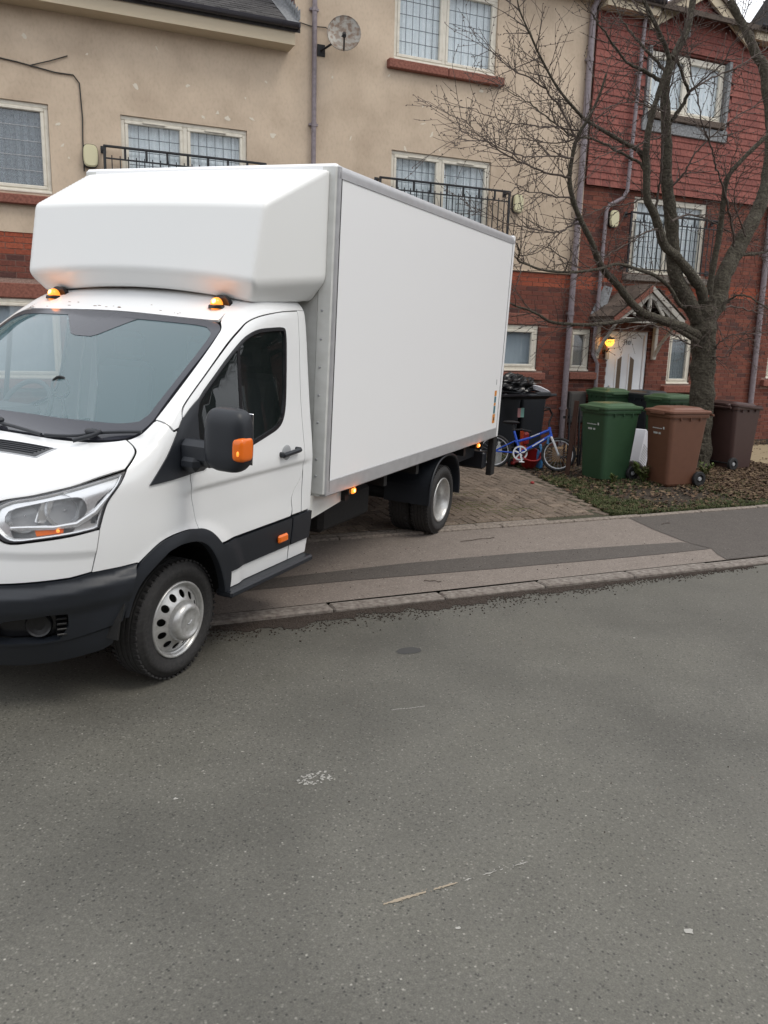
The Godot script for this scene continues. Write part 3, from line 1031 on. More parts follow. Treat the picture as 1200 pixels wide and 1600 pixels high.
func build_middle_house() -> void:
	var h := thing("rendered_house", "tall cream rendered townhouse with satellite dish above the truck's white box", "house")
	var x0 := 3.72
	var x1 := 8.84
	var holes := [Rect2(5.27, 6.09, 1.77, 1.13), Rect2(5.28, 3.27, 1.77, 1.55), Rect2(7.15, 1.49, 1.02, 0.78), Rect2(4.3, 1.30, 1.5, 1.0)]
	var mb := MB.new()
	holed_wall(mb, x0, 8.90, 3.17, 7.55, FACADE, holes, 0.14)
	mb.quad(Vector3(8.90, 3.17, FACADE), Vector3(8.90, 3.17, FACADE - 0.10), Vector3(8.90, 7.55, FACADE - 0.10), Vector3(8.90, 7.55, FACADE))
	mb.quad(Vector3(x0, 3.17, FACADE - 0.06), Vector3(8.90, 3.17, FACADE - 0.06), Vector3(8.90, 3.17, FACADE), Vector3(x0, 3.17, FACADE))
	part("render", mb, M.render_cream, h)
	mb = MB.new()
	mb.cbox(Vector3((x0 + 8.9) / 2, 3.172, FACADE + 0.004), Vector3(8.9 - x0, 0.022, 0.026), 0.006)
	part("render_bead", mb, M.render_cream, h)
	mb = MB.new()
	holed_wall(mb, x0, x1, 0.0, 3.165, FACADE - 0.018, holes, 0.14)
	part("wall", mb, M.mortar, h)
	var cut := holes.duplicate()
	cut.append(Rect2(6.95, 2.27, 1.42, 0.21)); cut.append(Rect2(7.0, 1.335, 1.31, 0.135))
	bricks(h, x0, x1, 0.10, 3.16, FACADE - 0.010, cut, [[2.93, 3.17]], 230, func(p: Vector2) -> bool: return p.x > 800 and p.x < 915)
	mb = MB.new()
	mb.cbox(Vector3(7.66, 2.375, FACADE - 0.06), Vector3(1.40, 0.19, 0.12), 0.008)
	part("lintel", mb, M.sandstone_red, h)
	mb = MB.new()
	mb.cbox(Vector3(7.655, 1.402, FACADE + 0.01), Vector3(1.31, 0.125, 0.16), 0.01)
	part("sill", mb, M.sandstone_red, h)
	for s: Array in [[5.66, 0.995], [6.665, 0.995]]:
		mb = MB.new()
		mb.cbox(Vector3(s[0], 6.01, FACADE + 0.012), Vector3(s[1], 0.125, 0.17), 0.01)
		part("sill", mb, M.sandstone_red, h)
	window(h, holes[0], FACADE, [6.12], {"lead": 0.118, "tall": 1.75, "curtain": "net_white"})
	window(h, holes[1], FACADE, [6.14], {"lead": 0.118, "curtain": "net_white", "vent": true})
	window(h, holes[2], FACADE, [], {"curtain": "blind_grey", "amp": 0.001, "frame": 0.07, "sash": 0.05})
	window(h, holes[3], FACADE, [], {"curtain": "blind_grey", "amp": 0.001})
	for k in 12:
		var sc := chip(Vector2.ZERO, rng.randf_range(.012, .05), rng.randf_range(.006, .022), 0.5, rng)
		var o := part("paint_scuff", sc, M.scuff_pale, h)
		o.transform = Transform3D(Basis(Vector3.RIGHT, PI / 2) * Basis(Vector3.UP, rng.randf() * TAU), Vector3([5.78, 5.80, 5.95, 6.1, 5.2, 4.3, 4.6, 7.6, 8.1, 6.8, 7.9, 5.5][k], [5.5, 5.25, 5.1, 4.9, 5.85, 5.7, 4.9, 5.6, 4.8, 5.85, 3.5, 4.86][k], FACADE + 0.0005))
	# closed body, gable wall over the lower neighbour, roof
	mb = MB.new()
	mb.quad(Vector3(x0, 0, -20), Vector3(x0, 0, FACADE - 0.1), Vector3(x0, 7.55, FACADE - 0.1), Vector3(x0, 7.55, -20))
	mb.quad(Vector3(x0, 3.2, FACADE - 0.1), Vector3(x0, 3.2, FACADE), Vector3(x0, 7.55, FACADE), Vector3(x0, 7.55, FACADE - 0.1))
	mb.tri(Vector3(x0, 7.55, -20), Vector3(x0, 7.55, FACADE), Vector3(x0, 10.1, -16.1))
	part("side_wall", mb, M.brick_3, h)
	mb = MB.new()
	mb.quad(Vector3(x1, 0, -20), Vector3(x0, 0, -20), Vector3(x0, 7.55, -20), Vector3(x1, 7.55, -20))
	mb.quad(Vector3(x0, 0, FACADE - 0.5), Vector3(x1, 0, FACADE - 0.5), Vector3(x1, 7.55, FACADE - 0.5), Vector3(x0, 7.55, FACADE - 0.5))
	part("inner_wall", mb, M.room_plaster, h)
	mb = MB.new()
	mb.box2(Vector3(x0, 7.45, FACADE + 0.001), Vector3(8.90, 7.60, -11.93))
	part("fascia", mb, M.fascia_cream, h)
	gutter(h, x0 + 0.05, 8.88, 7.64, -11.87)
	part("roof_deck", roof_slab(x0 - 0.1, 8.88, -11.9, 7.62, deg_to_rad(33), 4.1), M.rooftile_1, h)
	downpipe(h, [Vector3(4.0, 7.6, -11.9), Vector3(4.0, 7.45, -12.14), Vector3(4.0, 4.4, -12.14), Vector3(4.0, 0.2, -12.14)], 0.036)
	downpipe(h, [Vector3(8.78, 7.55, -11.92), Vector3(8.78, 7.35, -12.13), Vector3(8.77, 3.5, -12.13), Vector3(8.755, 0.17, -12.13)], 0.052)

func build_right_house() -> void:
	var Z := FACADE - 0.02
	var h := thing("brick_house", "red brick house with tile-hung upper storey and gable behind the bare tree", "house")
	var x0 := 8.842
	var x1 := 17.0
	var door := Rect2(9.70, 0.17, 0.93, 2.06)
	var holes := [Rect2(8.86, 1.50, 0.44, 0.745), Rect2(11.13, 1.28, 0.57, 0.94), Rect2(10.02, 3.27, 1.70, 1.31), Rect2(13.72, 1.40, 0.9, 0.85), door]
	var mb := MB.new()
	holed_wall(mb, x0, x1, 0.0, 4.75, Z - 0.008, holes, 0.14)
	part("wall", mb, M.mortar, h)
	var cut := holes.duplicate()
	cut.append(Rect2(8.84, 1.355, 0.60, 0.125)); cut.append(Rect2(11.03, 1.12, 0.77, 0.13)); cut.append(Rect2(9.9, 3.13, 1.95, 0.11)); cut.append(Rect2(13.6, 1.25, 1.15, 0.13))
	bricks(h, x0, x1, 0.10, 4.74, Z, cut, [[2.93, 3.17]], 300, func(p: Vector2) -> bool: return p.x > 885 and p.x < 1200 and p.y > 285 and p.y < 640)
	for s: Array in [[9.14, 1.417, 0.60, 0.125], [11.415, 1.185, 0.77, 0.13], [14.17, 1.315, 1.15, 0.13]]:
		mb = MB.new()
		mb.cbox(Vector3(s[0], s[1], Z + 0.01), Vector3(s[2], s[3], 0.16), 0.01)
		part("sill", mb, M.sandstone_red, h)
	mb = MB.new()
	mb.cbox(Vector3(10.87, 3.185, Z + 0.02), Vector3(1.95, 0.11, 0.18), 0.01)
	part("sill", mb, M.kerb_concrete, h)
	window(h, holes[0], Z, [], {"curtain": "blind_brown", "amp": 0.002, "frame": 0.06, "sash": 0.045})
	window(h, holes[1], Z, [], {"curtain": "net_blue", "fold": 0.09, "amp": 0.02, "lead": 0.3})
	window(h, holes[2], Z, [10.87], {"lead": 0.14, "curtain": "net_white"})
	window(h, holes[3], Z, [], {"curtain": "blind_grey", "amp": 0.002})
	# front door: panel door with two slit lights and the house number
	var d := holder("door", h)
	mb = MB.new()
	var zf := Z - 0.07
	for e: Array in [[9.735, 1.2, 0.07, 2.06], [10.595, 1.2, 0.07, 2.06]]:
		mb.cbox(Vector3(e[0], e[1], zf), Vector3(e[2], e[3], 0.08), 0.008)
	mb.cbox(Vector3(10.165, 2.195, zf), Vector3(0.79, 0.07, 0.078), 0.008)
	part("door_frame", mb, M.door_white, d)
	mb = MB.new()
	mb.cbox(Vector3(10.165, 1.17, zf - 0.01), Vector3(0.785, 1.975, 0.05), 0.006)
	part("door_leaf", mb, M.door_white, d)
	for sx in [-1.0, 1.0]:
		var cx: float = 10.165 + sx * 0.145
		mb = MB.new()
		var ring := PackedVector2Array([Vector2(-.075, -.62), Vector2(.075, -.62), Vector2(.075, .46 - sx * .04), Vector2(-.075, .46 + sx * .04)])
		mb.prism(ring, 0.0, 0.02, Transform3D(Basis.IDENTITY, Vector3(cx, 1.33, zf + 0.012)))
		part("light_moulding", mb, M.door_white, d)
		mb = MB.new()
		ring = PackedVector2Array([Vector2(-.045, -.58), Vector2(.045, -.58), Vector2(.045, .42 - sx * .03), Vector2(-.045, .42 + sx * .03)])
		mb.prism(ring, 0.0, 0.006, Transform3D(Basis.IDENTITY, Vector3(cx, 1.33, zf + 0.030)))
		part("slit_pane", mb, M.door_glass, d)
	mb = MB.new()
	mb.cbox(Vector3(9.83, 1.15, zf + 0.035), Vector3(0.03, 0.2, 0.02), 0.006)
	mb.cbox(Vector3(9.88, 1.18, zf + 0.06), Vector3(0.13, 0.022, 0.02), 0.008)
	part("door_handle", mb, M.chrome, d)
	var tm := TextMesh.new()
	var fnt := SystemFont.new()
	fnt.font_names = PackedStringArray(["Droid Sans"])
	tm.font = fnt
	tm.text = "310"
	tm.font_size = 24
	tm.pixel_size = 0.0046
	tm.depth = 0.008
	part("house_number", tm, M.leading, d).position = Vector3(10.165, 2.03, zf + 0.021)
	# tile hanging
	var spots: Array = []
	var proto := MB.new()
	proto.box2(Vector3(-0.0805, -0.002, -0.006), Vector3(0.0805, 0.165, 0.006))
	var tile := proto.mesh()
	var topwin := Rect2(10.0, 5.72, 1.86, 1.26)
	for row in 36:
		var y := 4.66 + row * 0.112
		var x := 8.9865 + (0.0825 if row % 2 else 0.0)
		if row % 2 and y < 7.36:
			var hp := Vector3(8.945, y, Z + 0.072)
			spots.append([Transform3D(Basis.from_euler(Vector3(-0.115, 0, 0)).scaled(Vector3(0.49, 1, 1)), hp), hp.distance_to(Vector3(0, CAM_H, 0)), seen(hp)])
		while x < 17.0:
			var limit := 7.36
			if x > 9.95 and x < 12.17: limit = maxf(7.36, 8.0 - absf(x - 11.06) * 0.60 - 0.16)
			if y < limit and not topwin.grow(0.03).has_point(Vector2(x, y + 0.04)):
				var at := Vector3(x, y, Z + 0.072)
				var b := Basis.from_euler(Vector3(-0.115 + rng.randf_range(-.02, .02), 0, rng.randf_range(-.012, .012)))
				spots.append([Transform3D(b, at), at.distance_to(Vector3(0, CAM_H, 0)), seen(at) and pixel(at).x < 1195])
			x += 0.165
	tilted_tiles(h, "hung_tile", spots, tile, [M.tile_0, M.tile_1, M.tile_2, M.tile_3], 300, proto)
	mb = MB.new()
	holed_wall(mb, 8.905, 17.0, 4.70, 7.6, Z + 0.038, [topwin], 0.20)
	mb.tri(Vector3(9.95, 7.6, Z + 0.038), Vector3(12.17, 7.6, Z + 0.038), Vector3(11.06, 7.97, Z + 0.038))
	mb.quad(Vector3(8.905, 4.70, Z - 0.01), Vector3(17, 4.70, Z - 0.01), Vector3(17, 4.70, Z + 0.038), Vector3(8.905, 4.70, Z + 0.038))
	part("upper_wall", mb, M.tile_3, h)
	# bedroom window in a lead-lined box
	mb = MB.new()
	mb.box2(Vector3(11.80, 5.76, Z - 0.14), Vector3(11.87, 6.99, Z + 0.10))
	mb.box2(Vector3(9.99, 5.76, Z - 0.14), Vector3(10.055, 6.99, Z + 0.10))
	mb.cbox(Vector3(10.93, 5.74, Z + 0.085), Vector3(1.95, 0.20, 0.05), 0.01)
	part("window_lining", mb, M.lead, h)
	mb = MB.new()
	mb.cbox(Vector3(10.93, 5.905, Z + 0.07), Vector3(1.74, 0.11, 0.16), 0.012)
	part("sill", mb, M.canopytile_1, h)
	window(h, Rect2(10.06, 5.965, 1.735, 0.99), Z + 0.03, [10.93], {"curtain": "net_white", "amp": 0.02, "frame": 0.06})
	# gable: barge boards, little vent, roofs
	for sx in [-1.0, 1.0]:
		mb = MB.new()
		var bb := PackedVector2Array([Vector2(0, 0.05), Vector2(sx * 1.16, 0.05 - 1.16 * 0.60), Vector2(sx * 1.16, -0.14 - 1.16 * 0.60), Vector2(0, -0.14)])
		mb.prism(bb, Z + 0.14, Z + 0.18, Transform3D(Basis.IDENTITY, Vector3(11.06, 8.02, 0)))
		part("barge_board", mb, M.fascia_cream, h)
		mb = MB.new()
		var rp := PackedVector2Array([Vector2(0, 0.13), Vector2(sx * 1.26, 0.13 - 1.26 * 0.60), Vector2(sx * 1.26, 0.05 - 1.26 * 0.60), Vector2(0, 0.05)])
		mb.prism(rp, Z - 3.0, Z + 0.22, Transform3D(Basis.IDENTITY, Vector3(11.06, 8.02, 0)))
		part("gable_roof", mb, M.canopytile_0, h)
	mb = MB.new()
	mb.cbox(Vector3(10.75, 7.33, Z + 0.10), Vector3(0.14, 0.20, 0.05), 0.01)
	part("wall_vent", mb, M.lead, h)
	for e: Array in [[8.90, 9.98], [12.14, 17.0]]:
		mb = MB.new()
		mb.box2(Vector3(e[0], 7.36, Z + 0.06), Vector3(e[1], 7.52, Z + 0.30))
		part("fascia", mb, M.fascia_cream, h)
		gutter(h, e[0], e[1], 7.58, Z + 0.365)
	part("roof_deck", roof_slab(8.90, 17.0, Z + 0.36, 7.56, deg_to_rad(20), 4.3), M.canopytile_0, h)
	mb = MB.new()
	mb.quad(Vector3(17, 0, Z), Vector3(17, 0, -20), Vector3(17, 7.6, -20), Vector3(17, 7.6, Z))
	mb.quad(Vector3(17, 0, -20), Vector3(x0, 0, -20), Vector3(x0, 7.6, -20), Vector3(17, 7.6, -20))
	mb.quad(Vector3(x0, 0, Z - 0.5), Vector3(17, 0, Z - 0.5), Vector3(17, 7.6, Z - 0.5), Vector3(x0, 7.6, Z - 0.5))
	part("inner_wall", mb, M.room_plaster, h)
	downpipe(h, [Vector3(9.80, 7.55, Z + 0.34), Vector3(9.79, 7.30, Z + 0.15), Vector3(9.72, 4.62, Z + 0.15), Vector3(9.68, 4.50, Z + 0.10), Vector3(9.44, 4.37, Z + 0.06), Vector3(9.38, 4.28, Z + 0.06), Vector3(9.34, 1.80, Z + 0.06), Vector3(9.45, 1.64, Z + 0.06), Vector3(9.45, 0.18, Z + 0.06)], 0.034)
	downpipe(h, [Vector3(13.25, 4.68, Z + 0.07), Vector3(13.33, 0.17, Z + 0.07)], 0.055)
	# door canopy: two tiled slopes, white timber gable, brackets
	var cn := holder("canopy", h)
	var cx := 10.02
	var hw := 0.74
	var ye := 2.50
	var yr := 3.03
	var zw := Z
	var zfr := -11.55
	var pit := atan2(yr - ye, hw)
	var tp := MB.new()
	tp.cbox(Vector3(0.085, 0, 0), Vector3(0.20, 0.013, 0.158), 0.003, Basis(Vector3.BACK, -0.05))
	var ct := tp.mesh()
	for sx in [-1.0, 1.0]:
		mb = MB.new()
		var sl := PackedVector2Array([Vector2(0, yr), Vector2(sx * (hw + 0.06), ye - 0.04), Vector2(sx * (hw + 0.06), ye - 0.07), Vector2(0, yr - 0.03)])
		mb.prism(sl, zw, zfr, Transform3D(Basis.IDENTITY, Vector3(cx, 0, 0)))
		part("canopy_deck", mb, M.canopytile_0, cn)
		for row in 8:
			for k in 4:
				var s: float = 0.05 + row * 0.11
				var o := part("canopy_tile", ct, M["canopytile_%d" % (rng.randi() % 3)], cn)
				var b := Basis(Vector3(sx, 0, 0), Vector3.UP, Vector3(0, 0, sx)) * Basis(Vector3.BACK, -pit)
				o.transform = Transform3D(b, Vector3(cx + sx * s * cos(pit), yr + 0.022 - s * sin(pit), lerpf(zw - 0.0, zfr, (k + 0.5) / 4.0) + (0.04 if row % 2 else -0.02)))
		mb = MB.new()
		var bb := PackedVector2Array([Vector2(0, yr - 0.02), Vector2(sx * (hw + 0.04), ye - 0.06), Vector2(sx * (hw + 0.04), ye - 0.16), Vector2(0, yr - 0.12)])
		mb.prism(bb, zfr, zfr + 0.03, Transform3D(Basis.IDENTITY, Vector3(cx, 0, 0)))
		part("canopy_barge", mb, M.sandstone_red if sx < 0 else M.wood_white, cn)
		mb = MB.new()
		var b2 := PackedVector2Array([Vector2(0, yr - 0.13), Vector2(sx * (hw - 0.02), ye - 0.12), Vector2(sx * (hw - 0.02), ye - 0.20), Vector2(0, yr - 0.21)])
		mb.prism(b2, zfr - 0.05, zfr - 0.01, Transform3D(Basis.IDENTITY, Vector3(cx, 0, 0)))
		mb.cbox(Vector3(cx + sx * 0.22, (ye + yr) / 2 - 0.13, zfr - 0.03), Vector3(0.06, 0.36, 0.04), 0.008, Basis(Vector3.BACK, sx * 0.7))
		part("truss_strut", mb, M.wood_white, cn)
		# gallows bracket
		mb = MB.new()
		var bx: float = cx + sx * 0.66 + 0.06
		mb.cbox(Vector3(bx, 2.06, zw + 0.04), Vector3(0.08, 0.66, 0.08), 0.01)
		mb.cbox(Vector3(bx, 2.38, (zw + zfr) / 2), Vector3(0.08, 0.08, absf(zfr - zw)), 0.01)
		mb.tube([Vector3(bx, 1.80, zw + 0.06), Vector3(bx, 2.02, zw + 0.20), Vector3(bx, 2.35, zw + 0.52)], 0.032, 8)
		part("bracket", mb, M.wood_white, cn)
	mb = MB.new()
	mb.cbox(Vector3(cx, ye - 0.09, zfr - 0.02), Vector3(hw * 2, 0.09, 0.06), 0.01)
	mb.cbox(Vector3(cx, (ye + yr) / 2 - 0.1, zfr - 0.03), Vector3(0.07, 0.42, 0.05), 0.01)
	part("tie_beam", mb, M.wood_white, cn)
	mb = MB.new()
	mb.box2(Vector3(cx - hw, ye - 0.10, zw), Vector3(cx + hw, ye - 0.07, zfr - 0.05))
	part("canopy_soffit", mb, M.wood_white, cn)
	mb = MB.new()
	mb.quad(Vector3(9.25, 2.52, zw + 0.012), Vector3(9.40, 2.40, zw + 0.16), Vector3(9.62, 2.98, zw + 0.10), Vector3(9.50, 3.02, zw + 0.012))
	part("lead_soaker", mb, M.lead, cn)

func balcony(x0: float, x1: float, y0: float, y1: float, label: String) -> void:
	var b := thing("juliet_balcony", label, "balcony", Vector3((x0 + x1) / 2, y0, FACADE), 0, "black railings across the first-floor windows")
	var hw := (x1 - x0) / 2
	var H := y1 - y0
	var z := 0.16
	var mb := MB.new()
	mb.cbox(Vector3(0, H, z), Vector3(hw * 2, 0.028, 0.045), 0.006)
	part("top_rail", mb, M.iron_black, b)
	for y in [H - 0.15, 0.08]:
		mb = MB.new()
		mb.cbox(Vector3(0, y, z), Vector3(hw * 2 - 0.03, 0.02, 0.02), 0.004)
		part("cross_rail", mb, M.iron_black, b)
	for sx in [-1.0, 1.0]:
		mb = MB.new()
		mb.cbox(Vector3(sx * (hw - 0.015), H / 2, z), Vector3(0.035, H, 0.035), 0.005)
		for y in [H - 0.02, 0.1]:
			mb.cbox(Vector3(sx * (hw - 0.015), y, z / 2), Vector3(0.025, 0.025, z), 0.004)
			mb.cbox(Vector3(sx * (hw - 0.015), y, 0.006), Vector3(0.07, 0.09, 0.012), 0.004)
		part("end_post", mb, M.iron_black, b)
	var n := int(hw * 2 / 0.105)
	for i in range(1, n):
		mb = MB.new()
		mb.box(Vector3(lerpf(-hw, hw, float(i) / n), (H - 0.07) / 2, z), Vector3(0.013, H - 0.15, 0.013))
		part("baluster", mb, M.iron_black, b)
	var m := int(hw * 2 / 0.27)
	for i in range(1, m):
		mb = MB.new()
		mb.cbox(Vector3(lerpf(-hw, hw, float(i) / m), H - 0.075, z + 0.002), Vector3(0.03, 0.13, 0.028), 0.006)
		part("rail_block", mb, M.iron_black, b)

func build_house_fittings() -> void:
	balcony(1.04, 3.26, 3.25, 4.37, "black iron railing across the leaded window directly above the truck's pod")
	balcony(5.02, 7.34, 3.25, 4.37, "black iron railing on the cream wall showing above the box's sloping top edge")
	balcony(9.82, 11.86, 3.25, 4.27, "black iron railing on the red brick house behind the tree branches")
	for a: Array in [[0.885, 4.245, 0.0, "cream alarm box on the cream wall beside the leftmost railing", true], [7.565, 4.225, 0.0, "cream alarm box on the cream wall beyond the middle railing's end post", false], [9.56, 4.15, -0.02, "cream alarm box on the red brick wall near the downpipe", false]]:
		var b := thing("alarm_box", a[3], "alarm box", Vector3(a[0], a[1], FACADE + a[2]), 0, "burglar alarm boxes on the house fronts")
		var oval := PackedVector2Array()
		for i in 20:
			var w := TAU * i / 20
			oval.append(Vector2(signf(cos(w)) * pow(absf(cos(w)), 0.6) * 0.10, signf(sin(w)) * pow(absf(sin(w)), 0.6) * 0.15))
		var mb := MB.new()
		mb.prism(oval, 0.0, 0.05)
		part("back_plate", mb, M.alarm_back, b)
		mb = MB.new()
		var f := PackedVector2Array()
		for p in oval: f.append(p * 0.93)
		mb.prism(f, 0.05, 0.075)
		f = PackedVector2Array()
		for p in oval: f.append(p * 0.84)
		mb.prism(f, 0.075, 0.09)
		part("cover", mb, M.alarm_cream, b)
	# satellite dish with its arm; it faces left of the camera
	var d := thing("satellite_dish", "small rusty satellite dish on the cream wall beside the downpipe", "satellite dish", Vector3(4.20, 6.08, FACADE))
	var dir := Vector3(-0.35, 0.34, 1.0).normalized()
	var bs := Basis.looking_at(-dir, Vector3.UP)  # local +z = dir
	var at := Vector3(0.16, 0.10, 0.30)
	var mb := MB.new()
	var ring := 7
	var seg := 28
	for i in ring:
		for k in seg:
			var q: Array = []
			for e in [[i, k], [i + 1, k], [i + 1, k + 1], [i, k + 1]]:
				var r: float = float(e[0]) / ring
				var w: float = TAU * e[1] / seg
				q.append(at + bs * Vector3(cos(w) * r * 0.235, sin(w) * r * 0.265, 0.05 * r * r))
			mb.quad(q[0], q[1], q[2], q[3])
	part("reflector", mb, M.dish_metal, d)
	mb = MB.new()
	var rim: Array = []
	for k in 29:
		var w := TAU * k / 28
		rim.append(at + bs * Vector3(cos(w) * 0.236, sin(w) * 0.266, 0.051))
	mb.tube(rim, 0.006, 6)
	part("rim", mb, M.dish_metal, d)
	mb = MB.new()
	mb.tube([Vector3(-0.08, -0.05, 0.0), Vector3(-0.06, -0.05, 0.12), Vector3(0.02, 0.0, 0.22), at], 0.016, 8)
	mb.cbox(Vector3(-0.08, -0.05, 0.006), Vector3(0.12, 0.16, 0.012), 0.003)
	part("wall_bracket", mb, M.iron_black, d)
	mb = MB.new()
	var lnb: Vector3 = at + bs * Vector3(0.0, -0.20, 0.26)
	mb.tube([at + bs * Vector3(0, -0.26, 0.04), lnb], 0.012, 8)
	mb.tube([lnb + bs * Vector3(0, 0, -0.0), lnb + bs * Vector3(0, 0.07, -0.05)], 0.028, 10)
	part("feed_arm", mb, M.iron_black, d)
	mb = MB.new()
	mb.tube([Vector3(3.70, 6.36, -12.19), Vector3(3.95, 6.32, -12.18), Vector3(4.18, 6.34, -12.18), Vector3(4.26, 6.30, -12.17), Vector3(4.28, 6.16, -12.1)], 0.007, 6)
	tag(part(numbered("aerial_cable"), mb, M.cable_black, self), "thin dark cable looping over to the satellite dish", "cable")
	mb = MB.new()
	mb.tube([Vector3(-0.6, 5.34, -12.19), Vector3(0.05, 5.28, -12.185), Vector3(0.5, 5.22, -12.185), Vector3(0.72, 5.22, -12.185), Vector3(0.79, 5.13, -12.185), Vector3(0.81, 4.7, -12.185), Vector3(0.80, 4.45, -12.185), Vector3(0.80, 4.05, -12.185)], 0.009, 6)
	mb.tube([Vector3(0.2, 5.26, -12.185), Vector3(0.45, 5.35, -12.18), Vector3(0.66, 5.44, -12.185)], 0.007, 6)
	tag(part(numbered("telephone_cable"), mb, M.cable_black, self), "black cable running along the cream wall down to an alarm box", "cable")
	# electricity meter box on the wall
	mb = MB.new()
	mb.cbox(Vector3(0, 0, 0.05), Vector3(0.36, 0.56, 0.12), 0.012)
	var mbx := thing("meter_box", "brown-grey meter box low on the brick wall by the downpipe", "meter box", Vector3(9.05, 0.86, FACADE - 0.02))
	part("casing", mb, M.meter_grey, mbx)
	mb = MB.new()
	mb.cbox(Vector3(0, 0, 0.115), Vector3(0.31, 0.50, 0.012), 0.004)
	part("door", mb, M.meter_grey, mbx)
	# lit wall lantern by the door
	var l := thing("wall_lantern", "lit amber wall lantern beside the white front door", "lantern", Vector3(9.62, 1.98, FACADE - 0.02))
	mb = MB.new()
	mb.cbox(Vector3(0, -0.06, 0.012), Vector3(0.07, 0.16, 0.024), 0.008)
	mb.tube([Vector3(0, -0.08, 0.02), Vector3(0, -0.12, 0.09), Vector3(0, -0.06, 0.14)], 0.012, 8)
	part("bracket", mb, M.brass_dark, l)
	mb = MB.new()
	mb.lathe([Vector2(0.01, -0.045), Vector2(0.045, -0.04), Vector2(0.075, 0.0), Vector2(0.088, 0.06), Vector2(0.084, 0.075)], 20, Transform3D(Basis.IDENTITY, Vector3(0, 0.02, 0.14)), true)
	part("lamp_shade", mb, M.lantern_glow, l)
	mb = MB.new()
	mb.ball(Vector3(0, 0.06, 0.14), Vector3(0.045, 0.025, 0.045), 14, 8)
	part("bulb", mb, M.lantern_bulb, l)
	mb = MB.new()
	mb.lathe([Vector2(0.095, 0.0), Vector2(0.06, 0.02), Vector2(0.02, 0.035), Vector2(0.0, 0.05)], 20, Transform3D(Basis.IDENTITY, Vector3(0, 0.105, 0.14)))
	part("lamp_cap", mb, M.brass_dark, l)
	lamp(Vector3(9.62, 2.06, FACADE + 0.125), Color(1.0, 0.62, 0.18), 0.035, 0.03)
	mb = MB.new()
	mb.cbox(Vector3(9.665, 1.80, FACADE + 0.02), Vector3(0.07, 0.16, 0.05), 0.01)
	tag(part(numbered("door_bell_box"), mb, M.wood_white, self), "small white bell box under the lantern by the door", "bell box")

func lamp(at: Vector3, c: Color, energy: float, size: float) -> void:
	var o := OmniLight3D.new()
	o.name = numbered("lamp_light")
	o.light_color = c
	o.light_energy = energy
	o.light_size = size
	o.omni_range = 30.0
	o.omni_attenuation = 2.0
	o.shadow_enabled = true
	add_child(o)
	o.position = at
# ================================ truck ===============================================
# Truck axes: x forward, y up, z to its right; the side in view is at negative z. Origin on the ground below the front axle.
var lut := {}

func table(called: String, T: Array, lo: float, hi: float) -> void:
	# monotone cubic through the points, sampled every centimetre
	var n := T.size()
	var d: Array = []
	for i in n - 1: d.append((T[i + 1][1] - T[i][1]) / (T[i + 1][0] - T[i][0]))
	var m: Array = [d[0]]
	for i in range(1, n - 1): m.append(0.0 if d[i - 1] * d[i] <= 0 else 2 * d[i - 1] * d[i] / (d[i - 1] + d[i]))
	m.append(d[n - 2])
	var o := PackedFloat32Array()
	var x := lo
	while x <= hi + 0.011:
		var y := 0.0
		if x <= T[0][0]: y = T[0][1] + m[0] * (x - T[0][0])
		elif x >= T[n - 1][0]: y = T[n - 1][1] + m[n - 1] * (x - T[n - 1][0])
		else:
			var i := 0
			while x > T[i + 1][0]: i += 1
			var h: float = T[i + 1][0] - T[i][0]
			var t: float = (x - T[i][0]) / h
			y = (2 * t * t * t - 3 * t * t + 1) * T[i][1] + (t * t * t - 2 * t * t + t) * h * m[i] + (-2 * t * t * t + 3 * t * t) * T[i + 1][1] + (t * t * t - t * t) * h * m[i + 1]
		o.append(y)
		x += 0.01
	lut[called] = [o, lo]

func look(o: PackedFloat32Array, lo: float, x: float) -> float:
	var t := (x - lo) * 100.0
	var i := clampi(int(floor(t)), 0, o.size() - 2)
	return lerpf(o[i], o[i + 1], t - i)

var lw: PackedFloat32Array
var lf: PackedFloat32Array
var lh: PackedFloat32Array
var lr: PackedFloat32Array

func body_tables() -> void:
	table("W", [[.2, .94], [.4, .985], [.55, 1.0], [.75, 1.02], [1.0, 1.03], [1.15, 1.03], [1.3, 1.014], [1.5, .988], [1.75, .960], [2.0, .932], [2.25, .89]], 0.0, 2.6)
	table("F", [[.2, .80], [.4, .90], [.55, .945], [.7, .955], [.85, .94], [1.0, .91], [1.15, .86], [1.3, .78], [1.5, .66]], 0.0, 2.6)
	table("H", [[-.2, 1.49], [0.0, 1.46], [.2, 1.43], [.35, 1.40], [.5, 1.355], [.65, 1.285], [.8, 1.19], [.9, 1.1], [1.0, .98]], -2.0, 2.0)
	table("R", [[-1.4, 2.225], [-1.2, 2.222], [-.9, 2.20], [-.7, 2.148], [-.52, 2.06], [-.3, 1.93]], -2.0, 2.0)
	lw = lut.W[0]; lf = lut.F[0]; lh = lut.H[0]; lr = lut.R[0]

func smax(a: float, b: float, k: float) -> float:
	var h := maxf(k - absf(a - b), 0.0) / k
	return maxf(a, b) + h * h * k * 0.25

